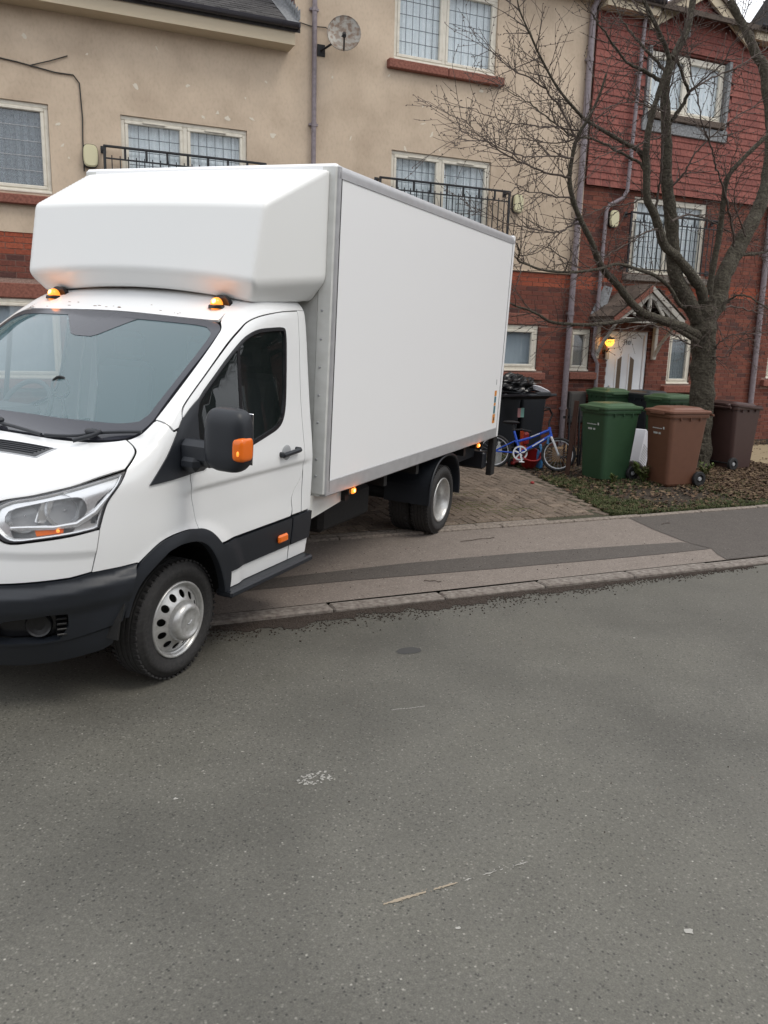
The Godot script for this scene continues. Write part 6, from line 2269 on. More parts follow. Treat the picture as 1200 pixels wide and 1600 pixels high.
# ================================ garden things =======================================
func rrect(hx: float, hz: float, r: float, n := 4) -> Array:
	# rounded rectangle, counter-clockwise seen from above
	var o: Array = []
	for q: Array in [[1, 1, 0.0], [-1, 1, 90.0], [-1, -1, 180.0], [1, -1, 270.0]]:
		for k in n + 1:
			var a := deg_to_rad(q[2] + 90.0 * k / n)
			o.append(Vector2(q[0] * (hx - r) + cos(a) * r, q[1] * (hz - r) + sin(a) * r))
	return o

func loft(levels: Array, cap_top := true, cap_low := true) -> MB:
	# levels: [y, hx, hz, r, shift x]; stacked rounded rectangles
	var mb := MB.new()
	var rings: Array = []
	for l: Array in levels:
		var row: Array = []
		for p: Vector2 in rrect(l[1], l[2], l[3]): row.append(Vector3(p.x + (l[4] if l.size() > 4 else 0.0), l[0], -p.y))
		rings.append(row)
	var n: int = rings[0].size()
	for i in rings.size() - 1:
		for k in n:
			var k2 := (k + 1) % n
			var a: Vector3 = rings[i][k]
			var b: Vector3 = rings[i][k2]
			var c: Vector3 = rings[i + 1][k2]
			var d: Vector3 = rings[i + 1][k]
			mb.quad(a, b, c, d)
	for k in range(1, n - 1):
		if cap_top: mb.tri(rings[-1][0], rings[-1][k], rings[-1][k + 1])
		if cap_low: mb.tri(rings[0][0], rings[0][k + 1], rings[0][k])
	return mb

func wheelie_bin(called: String, label: String, at: Vector2, turn: float, col: String, lidcol: String, opt := {}) -> Node3D:
	# front faces local +x, wheels and hinge at -x
	var k: float = opt.get("size", 1.0)
	var b := thing(called, label, "wheelie bin", Vector3(at.x, ground_y(at.y) - 0.005, at.y), turn, "household wheelie bins in the front garden")
	b.scale = Vector3.ONE * k
	if opt.has("tilt"): b.rotation.z = opt.tilt
	var body_mb := loft([[0.0, .225, .205, .05, .02], [0.03, .243, .218, .05, .02], [0.30, .264, .229, .05, .012], [0.80, .300, .250, .05, .004], [0.93, .310, .256, .05, 0.0]], false)
	body_mb.join(loft([[0.93, .328, .272, .05], [0.955, .332, .276, .05], [0.985, .332, .276, .05], [0.985, .300, .246, .05], [0.70, .285, .235, .05]], false, false))
	body_mb.join(loft([[0.93, .310, .256, .05], [0.93, .328, .272, .05]], false, false))
	for s in [-1.0, 1.0]:
		for x in [-.16, 0.0, .16]:
			body_mb.cbox(Vector3(x, .915, s * .268), Vector3(0.014, 0.05, 0.022), 0.004)
		body_mb.cbox(Vector3(-.30, .955, s * .17), Vector3(0.16, 0.05, 0.06), 0.015)
	var bp := part("body", body_mb, M[col], b)
	# label printed on the front
	if opt.get("print", false):
		for row in 2:
			var x0 := -0.10 + 0.02 * row
			for i in (9 if row == 0 else 7):
				if row == 1 and i == 4: continue
				var pm := MB.new()
				pm.box(Vector3(.3062 - row * 0.0048, .775 - row * 0.065, -(x0 + i * 0.021)), Vector3(0.002, 0.014 if row == 0 else 0.026, 0.012 if row == 0 else 0.015), Basis(Vector3.BACK, -0.072))
				part("printed_mark", pm, M.print_white, bp)
		var em := MB.new()
		em.box(Vector3(.3072, .785, -.115), Vector3(0.002, 0.034, 0.024), Basis(Vector3.BACK, -0.088))
		part("printed_mark", em, M.print_white, bp)
	# lid
	var lid := loft([[0.0, .342, .284, .05], [0.012, .349, .290, .055], [0.034, .349, .290, .055], [0.040, .340, .280, .06], [0.052, .285, .222, .06, .0], [0.074, .255, .194, .06, 0.0], [0.082, .237, .176, .06, 0.0]])
	lid.cbox(Vector3(.338, .002, 0), Vector3(0.03, 0.05, 0.30), 0.012)
	for s in [-1.0, 1.0]: lid.cbox(Vector3(-.385, .01, s * .17), Vector3(0.06, 0.05, 0.07), 0.018)
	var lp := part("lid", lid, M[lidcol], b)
	lp.position = Vector3(0.0, .985, 0)
	var open: float = opt.get("open", 0.0)
	if open != 0.0:
		var piv := Vector3(-.39, .985, 0)
		var rb := Basis(Vector3.BACK, open)
		lp.transform = Transform3D(rb, piv + rb * Vector3(.39, 0.0, 0))
	elif opt.has("ajar"):
		var rb := Basis(Vector3.BACK, opt.ajar)
		lp.transform = Transform3D(rb, Vector3(-.36, .985, 0) + rb * Vector3(.36, 0, 0))
	var hm := MB.new()
	hm.tube([Vector3(-.405, .965, -.24), Vector3(-.405, .965, .24)], 0.016, 8)
	part("handle", hm, M[col], b)
	var am := MB.new()
	am.tube([Vector3(-.245, .10, -.27), Vector3(-.245, .10, .27)], 0.011, 8)
	part("axle", am, M.bike_black, b)
	for s in [-1.0, 1.0]:
		var xf := Transform3D(Basis(Vector3.RIGHT, PI / 2 * s), Vector3(-.245, .10, s * .262))
		var wm := MB.new()
		wm.lathe([Vector2(.055, -.03), Vector2(.095, -.026), Vector2(.101, -.015), Vector2(.101, .015), Vector2(.095, .026), Vector2(.06, .028), Vector2(.055, .012), Vector2(0, .016)], 24, xf)
		var wp := part("wheel", wm, M.bike_black, b)
		wm = MB.new()
		wm.lathe([Vector2(.03, .014), Vector2(.026, .026), Vector2(0, .028)], 14, xf)
		part("hub", wm, M.decal_grey, wp)
	return b

func lumpy(c: Vector3, r: Vector3, sd: int, rough: float) -> MB:
	# a crumpled bag: noisy ellipsoid flattened below
	var f := FastNoiseLite.new()
	f.seed = sd
	f.frequency = 1.0
	f.fractal_octaves = 3
	var g := FastNoiseLite.new()
	g.seed = sd + 3
	g.noise_type = FastNoiseLite.TYPE_CELLULAR
	g.frequency = 2.2
	var mb := MB.new()
	var P := func(i: int, k: int) -> Vector3:
		var th := PI * i / 26.0
		var ph := TAU * (k % 40) / 40.0
		var u := Vector3(sin(th) * cos(ph), cos(th), sin(th) * sin(ph))
		var d := 1.0 + rough * f.get_noise_3dv(u * 1.6) + rough * 0.7 * g.get_noise_3dv(u * 1.3)
		var q := u * r * d
		q.y = maxf(q.y, -r.y * 0.55)
		return c + q
	for i in 26:
		for k in 40:
			var a: Vector3 = P.call(i, k)
			var b: Vector3 = P.call(i, k + 1)
			var d: Vector3 = P.call(i + 1, k + 1)
			var e: Vector3 = P.call(i + 1, k)
			mb.tri(a, b, d); mb.tri(a, d, e)
	return mb

func build_garden_things() -> void:
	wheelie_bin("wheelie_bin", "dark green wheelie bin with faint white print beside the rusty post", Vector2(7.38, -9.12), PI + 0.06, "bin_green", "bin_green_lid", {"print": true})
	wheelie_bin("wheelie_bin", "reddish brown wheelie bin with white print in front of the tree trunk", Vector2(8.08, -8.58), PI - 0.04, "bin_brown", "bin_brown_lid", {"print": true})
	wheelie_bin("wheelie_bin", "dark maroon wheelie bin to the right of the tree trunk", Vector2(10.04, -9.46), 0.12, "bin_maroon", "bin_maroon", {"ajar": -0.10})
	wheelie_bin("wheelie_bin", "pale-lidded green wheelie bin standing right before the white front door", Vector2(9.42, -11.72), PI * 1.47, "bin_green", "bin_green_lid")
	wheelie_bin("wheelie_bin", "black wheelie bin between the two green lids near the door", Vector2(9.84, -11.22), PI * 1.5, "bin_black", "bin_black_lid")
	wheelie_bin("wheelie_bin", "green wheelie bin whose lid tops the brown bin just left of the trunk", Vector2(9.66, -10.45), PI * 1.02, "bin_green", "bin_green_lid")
	wheelie_bin("wheelie_bin", "black wheelie bin heaped with a bin bag against the brick wall", Vector2(7.68, -11.78), -PI / 2 + 0.05, "bin_black", "bin_black_lid", {"open": 3.0})
	wheelie_bin("wheelie_bin", "black wheelie bin with its stickered lid hanging open beside the truck's tail", Vector2(7.10, -11.66), PI / 2 + 0.12, "bin_black", "bin_black", {"open": 3.05})
	var mb := MB.new()
	mb.box(Vector3(7.26, .86, -11.20), Vector3(0.13, 0.15, 0.004), Basis(Vector3.UP, 0.12))
	var st := part(numbered("bin_sticker"), mb, M.sticker_mint, self)
	tag(st, "small pink and mint sticker on the hanging black bin lid", "sticker")
	mb = MB.new()
	mb.box(Vector3(7.225, .86, -11.195), Vector3(0.06, 0.15, 0.004), Basis(Vector3.UP, 0.12))
	part("pink_half", mb, M.sticker_pink, st)
	var bag := lumpy(Vector3(7.42, 1.28, -11.70), Vector3(.40, .19, .28), 5, 0.32)
	tag(part(numbered("bin_bag"), bag, M.bag_black, self), "shiny black bin bag slumped across the black bins", "bin bag")
	var tub := loft([[0.0, .14, .09, .03], [0.01, .16, .11, .03], [0.07, .18, .13, .03], [0.085, .15, .10, .03], [0.10, .05, .04, .02]])
	var tp := part(numbered("plastic_tub"), tub, M.poly_white, self)
	tp.position = Vector3(7.84, 1.165, -11.62)
	tp.rotation = Vector3(0.1, 0.3, -0.28)
	tag(tp, "upturned white plastic tub on the heaped black bin", "tub")
	build_bike()
	# rusty post and broken railing between bike and green bin
	mb = MB.new()
	mb.cbox(Vector3(0, .52, 0), Vector3(0.065, 1.06, 0.035), 0.006)
	mb.cbox(Vector3(-.028, .52, .03), Vector3(0.010, 1.06, 0.06), 0.003)
	var post := part(numbered("iron_post"), mb, M.rusty_iron, self)
	post.position = Vector3(7.00, ground_y(-9.5), -9.50)
	post.rotation = Vector3(0.02, 0.35, -0.075)
	tag(post, "leaning rusty iron post between the blue bicycle and green bin", "post")
	var fence := thing("broken_railing", "dark broken railing behind the green bin and rusty post", "railing", Vector3(7.25, ground_y(-9.95), -9.95), 0.3)
	for i in 6:
		mb = MB.new()
		mb.cbox(Vector3(i * 0.085, .45 + rng.randf_range(-.05, .05), 0), Vector3(0.03, .92, 0.022), 0.004, Basis(Vector3.BACK, rng.randf_range(-.07, .07)))
		part("bar", mb, M.rusty_iron if i % 3 == 0 else M.iron_black, fence)
	for y in [.15, .75]:
		mb = MB.new()
		mb.cbox(Vector3(.21, y, -.02), Vector3(0.52, 0.04, 0.02), 0.004, Basis(Vector3.BACK, -0.03))
		part("rail", mb, M.iron_black, fence)
	# expanded polystyrene packing leaning between the bins
	var pk := thing("packing_box", "white polystyrene box propped between the green and brown bins", "box", Vector3(8.22, ground_y(-9.55), -9.55), 0.55)
	mb = MB.new()
	var tb := Basis(Vector3.BACK, -0.42)
	mb.cbox(Vector3(0, .33, 0), Vector3(0.34, 0.52, 0.36), 0.015, tb)
	part("block", mb, M.poly_white, pk)
	for i in 8:
		mb = MB.new()
		mb.box(Vector3(0, .33, 0) + tb * Vector3(-.03, -.22 + i * 0.035, .1812), Vector3(0.26, 0.012, 0.003), tb)
		part("printed_line", mb, M.decal_grey, pk)
	# toys and oddments on the soil by the bicycle
	var rt := thing("toy_tub", "red plastic toy tub lying behind the bicycle's front wheel", "tub", Vector3(6.70, ground_y(-10.0), -10.02))
	mb = MB.new()
	var tx := Transform3D(Basis.from_euler(Vector3(0.5, 0.2, 0.25)).scaled(Vector3.ONE * 0.8), Vector3(0, .14, 0))
	mb.lathe([Vector2(.0, -.14), Vector2(.13, -.14), Vector2(.19, .10), Vector2(.205, .10), Vector2(.205, .12), Vector2(.182, .12), Vector2(.12, -.12), Vector2(0, -.12)], 24, tx)
	part("shell", mb, M.toy_red, rt)
	mb = MB.new()
	var hl: Array = []
	for i in 13:
		var a := PI * i / 12
		hl.append(tx * Vector3(cos(a) * .2, .12 + sin(a) * .13, 0))
	mb.tube(hl, 0.010, 6)
	part("handle", mb, M.bike_black, rt)
	var os := thing("toy_scooter", "orange-red child's scooter propped behind the blue bicycle", "scooter", Vector3(6.62, ground_y(-10.25), -10.25), 0.5)
	mb = MB.new()
	mb.cbox(Vector3(.05, .09, 0), Vector3(0.50, 0.05, 0.14), 0.02, Basis(Vector3.BACK, 0.12))
	part("deck", mb, M.toy_red, os)
	mb = MB.new()
	mb.tube([Vector3(.24, .10, 0), Vector3(.16, .35, 0), Vector3(.12, .52, 0)], [0.045, 0.04, 0.03], 10)
	part("stem", mb, M.toy_orange, os)
	mb = MB.new()
	mb.tube([Vector3(.12, .52, -.16), Vector3(.12, .54, 0), Vector3(.12, .52, .16)], 0.016, 8)
	part("handlebar", mb, M.bike_black, os)
	mb = MB.new()
	mb.cbox(Vector3(.19, .40, .03), Vector3(0.14, 0.20, 0.07), 0.03)
	part("front_shield", mb, M.toy_red, os)
	for x in [-.18, .28]:
		mb = MB.new()
		mb.lathe([Vector2(.03, -.02), Vector2(.065, -.018), Vector2(.07, 0), Vector2(.065, .018), Vector2(.03, .02)], 16, Transform3D(Basis(Vector3.RIGHT, PI / 2), Vector3(x, .07, 0)))
		part("wheel", mb, M.bike_black, os)
	for e: Array in [[Vector3(6.86, 0, -10.0), "toy_blue", "blue plastic bottle standing behind the bicycle's fork"], [Vector3(6.36, 0, -10.35), "print_white", "clear plastic bottle beside the bicycle's saddle post"]]:
		mb = MB.new()
		mb.lathe([Vector2(0, 0), Vector2(.045, 0), Vector2(.05, .02), Vector2(.05, .22), Vector2(.042, .27), Vector2(.018, .32), Vector2(.018, .36), Vector2(0, .36)], 18, Transform3D.IDENTITY, true)
		var bo := part(numbered("plastic_bottle"), mb, M[e[1]], self)
		bo.position = Vector3(e[0].x, ground_y(e[0].z), e[0].z)
		tag(bo, e[2], "bottle")
	mb = MB.new()
	mb.cbox(Vector3(0, .11, 0), Vector3(0.32, 0.22, 0.24), 0.006)
	mb.box(Vector3(-.05, .24, .11), Vector3(0.30, 0.004, 0.12), Basis(Vector3.RIGHT, 0.9))
	var cb := part(numbered("cardboard_box"), mb, M.cardboard, self)
	cb.position = Vector3(7.62, ground_y(-10.5), -10.45)
	cb.rotation.y = 0.4
	tag(cb, "brown cardboard box behind the dark broken railing", "box")
	mb = MB.new()
	mb.ball(Vector3(6.05, ground_y(-8.95) + 0.02, -8.95), Vector3(0.03, 0.022, 0.025), 10, 6)
	tag(part(numbered("bottle_cap"), mb, M.toy_red, self), "tiny bright red scrap lying on the block paving", "scrap")
	# weeds
	for e: Array in [[7.72, -8.72, 0.30, "leafy yellow-green weed at the green bin's right foot"], [7.18, -8.72, 0.15, "low tuft of weed in front of the green bin"], [9.0, -8.9, 0.20, "short weed growing at the foot of the tree trunk"]]:
		weed(Vector3(e[0], ground_y(e[1]), e[1]), e[2], e[3])

func leaf(mb: MB, at: Vector3, dir: Vector3, len: float, wid: float) -> void:
	var side := dir.cross(Vector3.UP).normalized() * wid
	if side.length() < 1e-4: side = Vector3.RIGHT * wid
	var up := side.cross(dir).normalized()
	var m := at + dir * len * 0.5 + up * len * 0.12
	var tip := at + dir * len
	mb.tri(at, m + side, tip); mb.tri(at, tip, m - side)

func weed(at: Vector3, h: float, label: String) -> void:
	var w := thing("weed_plant", label, "weed", at, 0, "weeds round the bins")
	for s in 7:
		var d := Vector3(rng.randf_range(-.6, .6), 1.0, rng.randf_range(-.6, .6)).normalized()
		var hh := h * rng.randf_range(.6, 1.1)
		var mb := MB.new()
		mb.tube([Vector3.ZERO, d * hh * .5, d * hh + Vector3(d.x, 0, d.z) * hh * .25], 0.004, 5)
		part("stem", mb, M.weed_leaf, w)
		mb = MB.new()
		for k in 9:
			var t := rng.randf_range(.25, 1.0)
			var o := Vector3(rng.randf_range(-1, 1), rng.randf_range(.1, .8), rng.randf_range(-1, 1)).normalized()
			leaf(mb, d * hh * t, o, h * rng.randf_range(.22, .42), h * .09)
		part("leaves", mb, M.weed_leaf if s % 3 else M.grass_dry, w)

func build_bike() -> void:
	# bicycle axes: x towards its front wheel, y up, z to the side in view; leaning a little away
	var b := thing("child_bicycle", "blue child's bicycle with white chainwheel leaning by the drive's edge", "bicycle", Vector3(6.96, ground_y(-9.68), -9.68))
	b.rotation = Vector3(0, -0.62, 0)
	b.rotate_object_local(Vector3.RIGHT, -0.16)
	var fc := Vector3(0, .25, 0)
	var rc := Vector3(-.93, .25, 0)
	var bb := Vector3(-.55, .24, 0)
	var head := Vector3(-.155, .62, 0)
	var headl := Vector3(-.125, .52, 0)
	var seat := Vector3(-.66, .56, 0)
	for e: Array in [[fc, true], [rc, false]]:
		var w := holder("wheel", b)
		var c: Vector3 = e[0]
		var ring: Array = []
		for i in 41: ring.append(c + Vector3(cos(TAU * i / 40), sin(TAU * i / 40), 0) * .228)
		var mb := MB.new()
		mb.tube(ring, 0.022, 8, false)
		part("tyre", mb, M.bike_black, w)
		mb = MB.new()
		ring = []
		for i in 41: ring.append(c + Vector3(cos(TAU * i / 40), sin(TAU * i / 40), 0) * .203)
		mb.tube(ring, 0.009, 6, false)
		part("rim", mb, M.bike_white, w)
		mb = MB.new()
		for i in 20:
			var a := TAU * i / 20
			mb.tube([c + Vector3(cos(a + .5) * .02, sin(a + .5) * .02, .02 if i % 2 else -.02), c + Vector3(cos(a), sin(a), 0) * .2], 0.0015, 4, false)
		part("spokes", mb, M.decal_grey, w)
		mb = MB.new()
		mb.tube([c + Vector3(0, 0, -.05), c + Vector3(0, 0, .05)], 0.018, 10)
		part("hub", mb, M.decal_grey, w)
	var mb := MB.new()
	mb.tube([head + Vector3(-.004, .02, 0), headl + Vector3(.006, -.02, 0)], 0.022, 10)
	mb.tube([head + Vector3(0, -.02, 0), Vector3(-.42, .47, 0), seat + Vector3(.03, -.16, 0)], 0.019, 10)
	mb.tube([headl, Vector3(-.36, .36, 0), bb], 0.025, 10)
	mb.tube([bb, seat], 0.018, 10)
	for s in [-1.0, 1.0]:
		mb.tube([bb + Vector3(0, 0, s * .03), rc + Vector3(0, 0, s * .055)], 0.010, 8)
		mb.tube([seat + Vector3(.03, -.14, s * .012), rc + Vector3(0, 0, s * .055)], 0.009, 8)
	part("frame", mb, M.bike_blue, b)
	mb = MB.new()
	mb.box(Vector3(-.30, .405, .024), Vector3(0.20, 0.016, 0.006), Basis(Vector3.BACK, 0.62))
	mb.box(Vector3(-.35, .515, .021), Vector3(0.14, 0.012, 0.004), Basis(Vector3.BACK, 0.42))
	part("frame_lettering", mb, M.bike_white, b)
	mb = MB.new()
	for s in [-1.0, 1.0]:
		mb.tube([headl + Vector3(.01, -.03, s * .045), Vector3(-.055, .37, s * .05), fc + Vector3(0, 0, s * .05)], [0.018, 0.017, 0.011], 8)
	mb.cbox(headl + Vector3(.01, -.03, 0), Vector3(0.04, 0.03, 0.11), 0.01)
	part("fork", mb, M.bike_white, b)
	mb = MB.new()
	for i in 7:
		mb.tube([headl + Vector3(-.05, -.02 - i * .016, .03), headl + Vector3(-.02, -.03 - i * .016, .05)], 0.008, 6)
	part("shock_spring", mb, M.toy_blue, b)
	mb = MB.new()
	mb.tube([head, head + Vector3(-.01, .10, 0), head + Vector3(.03, .20, 0)], 0.014, 8)
	mb.tube([head + Vector3(-.10, .28, -.26), head + Vector3(-.02, .29, -.14), head + Vector3(.03, .20, 0), head + Vector3(-.02, .29, .14), head + Vector3(-.10, .28, .26)], 0.012, 8)
	part("handlebar", mb, M.bike_black, b)
	mb = MB.new()
	mb.tube([head + Vector3(.0, .26, .12), head + Vector3(.12, .12, .05), Vector3(.02, .42, .03), Vector3(-.03, .48, 0)], 0.004, 5)
	part("brake_cable", mb, M.bike_black, b)
	mb = MB.new()
	mb.tube([seat, seat + Vector3(-.03, .10, 0)], 0.012, 8)
	mb.ball(seat + Vector3(-.05, .125, 0), Vector3(.125, .028, .06), 16, 8)
	part("saddle", mb, M.bike_black, b)
	var cr := holder("chainset", b)
	mb = MB.new()
	var xf := Transform3D(Basis(Vector3.RIGHT, PI / 2), bb + Vector3(0, 0, .05))
	mb.lathe([Vector2(.085, -.006), Vector2(.108, -.006), Vector2(.108, .006), Vector2(.085, .006), Vector2(.085, -.006)], 32, xf)
	for i in 5:
		var a := TAU * i / 5 + .3
		mb.cbox(bb + Vector3(cos(a) * .055, sin(a) * .055, .05), Vector3(0.075, 0.022, 0.010), 0.003, Basis(Vector3.BACK, a))
	part("chainwheel", mb, M.bike_white, cr)
	mb = MB.new()
	mb.tube([bb + Vector3(0, 0, .065), bb + Vector3(.035, -.125, .075)], 0.012, 8)
	mb.cbox(bb + Vector3(.035, -.13, .11), Vector3(0.08, 0.02, 0.07), 0.006)
	part("crank", mb, M.bike_white, cr)
# ================================ tree ================================================
func bare_tree(t: Node3D, limbs: Array, dense_by: float) -> void:
	var twigs := MB.new()
	var r := RandomNumberGenerator.new()
	r.seed = 99
	for l: Array in limbs:
		var pts: Array = []
		for p: Array in l[3]: pts.append(Vector3(p[0], p[1], p[2]) - t.position)
		var per := 5
		var c := catmull(pts, per)
		var rad: Array = []
		var n := c.size()
		var big: bool = l[1] > 0.03
		for i in n:
			var u := float(i) / (n - 1)
			rad.append(lerpf(l[1], l[2], pow(u, 0.75)) * (1.0 + (0.05 * sin(i * 1.7) if big else 0.0)))
			if i > 0 and i < n - 1 and not big:
				c[i] += Vector3(r.randf_range(-1, 1), r.randf_range(-1, 1), r.randf_range(-1, 1)) * 0.012
		if l[0] == "T":
			rad[0] = l[1] * 1.35; rad[1] = l[1] * 1.18; rad[2] = l[1] * 1.08
		var mb := MB.new()
		if big:
			bark_tube(mb, c, rad)
		else:
			mb.tube(c, rad, 6)
		part("trunk" if l[0] == "T" else "branch", mb, M.bark if l[1] > 0.02 else M.twig, t)
		if l[0] == "T": continue
		# twigs along the limb
		for i in range(1, n):
			if rad[i] > 0.06: continue
			var seg: float = c[i].distance_to(c[i - 1])
			var want := seg * 10.0 * dense_by * (1.0 if rad[i] < 0.03 else 0.55)
			var k := int(want) + (1 if r.randf() < want - int(want) else 0)
			for j in k:
				var d: Vector3 = (c[i] - c[i - 1]).normalized()
				var side := d.cross(Vector3(r.randf_range(-1, 1), r.randf_range(-1, 1), r.randf_range(-1, 1))).normalized()
				var go := (d * r.randf_range(.35, 1.1) + side * r.randf_range(.5, 1.0) + Vector3.UP * r.randf_range(-.1, .4)).normalized()
				twig(twigs, r, c[i - 1].lerp(c[i], r.randf()), go, r.randf_range(.18, .75) * (0.7 if i < n / 2 else 1.0), minf(rad[i] * 0.7, r.randf_range(.0045, .0075)), 0)
		twig(twigs, r, c[n - 1], (c[n - 1] - c[n - 2]).normalized(), r.randf_range(.3, .6), minf(rad[n - 1], 0.005), 0)
	part("twigs", twigs, M.twig, t).set_meta("kind", "stuff")

func bark_tube(mb: MB, line: Array, rad: Array) -> void:
	# a limb with an uneven, ridged skin and swellings
	var f := FastNoiseLite.new()
	f.seed = 5
	f.frequency = 5.0
	f.fractal_octaves = 4
	var pts: Array = []
	var rr: Array = []
	for i in line.size() - 1:   # finer steps along the limb
		for k in 3:
			pts.append(line[i].lerp(line[i + 1], k / 3.0)); rr.append(lerpf(rad[i], rad[i + 1], k / 3.0))
	pts.append(line[-1]); rr.append(rad[-1])
	var seg := 22 if rad[0] > 0.1 else 14
	var rows: Array = []
	var up := Vector3.RIGHT
	for i in pts.size():
		var t: Vector3 = (pts[mini(i + 1, pts.size() - 1)] - pts[maxi(i - 1, 0)]).normalized()
		var a := t.cross(up).normalized()
		var b := a.cross(t).normalized()
		up = b
		var row: Array = []
		for k in seg:
			var w := TAU * k / seg
			var o := a * cos(w) + b * sin(w)
			var p: Vector3 = pts[i] + o * rr[i]
			var d := f.get_noise_3d(p.x, p.y * 0.55, p.z) * 0.16 + f.get_noise_3d(p.x * 4.0, p.y * 1.3 + 7.0, p.z * 4.0) * 0.10
			row.append(p + o * rr[i] * d)
		rows.append(row)
	for i in pts.size() - 1:
		for k in seg:
			var k2 := (k + 1) % seg
			mb.tri(rows[i][k], rows[i + 1][k], rows[i + 1][k2])
			mb.tri(rows[i][k], rows[i + 1][k2], rows[i][k2])

func twig(mb: MB, r: RandomNumberGenerator, at: Vector3, go: Vector3, length: float, rad: float, depth: int) -> void:
	var n := maxi(3, int(length / 0.07))
	var pts: Array = [at]
	var rr: Array = [rad]
	var d := go
	for i in n:
		d = (d + Vector3(r.randf_range(-.3, .3), r.randf_range(-.18, .30), r.randf_range(-.3, .3)) * 0.55).normalized()
		pts.append(pts[-1] + d * length / n)
		rr.append(lerpf(rad, 0.0024, float(i + 1) / n))
	mb.tube(pts, rr, 4, false)
	for i in range(1, pts.size()):
		if r.randf() < 0.55:   # buds
			var s := d.cross(Vector3(r.randf_range(-1, 1), r.randf_range(-1, 1), r.randf_range(-1, 1))).normalized()
			var q: Vector3 = pts[i]
			mb.tube([q, q + (s + d).normalized() * 0.010, q + (s + d).normalized() * 0.020], [0.004, 0.0065, 0.002], 4, false)
		if depth < 1 and length > 0.22 and r.randf() < 0.42:
			var s := d.cross(Vector3(r.randf_range(-1, 1), r.randf_range(-1, 1), r.randf_range(-1, 1))).normalized()
			twig(mb, r, pts[i], (d * 0.7 + s * 0.8).normalized(), length * r.randf_range(.25, .55), rr[i] * 0.75, depth + 1)

func build_tree() -> void:
	var t := thing("bare_tree", "leafless tree with forked trunk standing among the bins", "tree", Vector3(9.5, 0.14, -9.55))
	bare_tree(t, LIMBS, 1.3)

# ================================ litter and small growth =============================
func scatter(called: String, label: String, category: String, mesh: Mesh, m: Material, xs: Array) -> void:
	var mm := MultiMesh.new()
	mm.transform_format = MultiMesh.TRANSFORM_3D
	mm.mesh = mesh
	mm.instance_count = xs.size()
	for i in xs.size(): mm.set_instance_transform(i, xs[i])
	var o := MultiMeshInstance3D.new()
	o.name = numbered(called)
	o.multimesh = mm
	o.material_override = m
	add_child(o)
	o.set_meta("kind", "stuff")
	o.set_meta("label", label)
	o.set_meta("category", category)

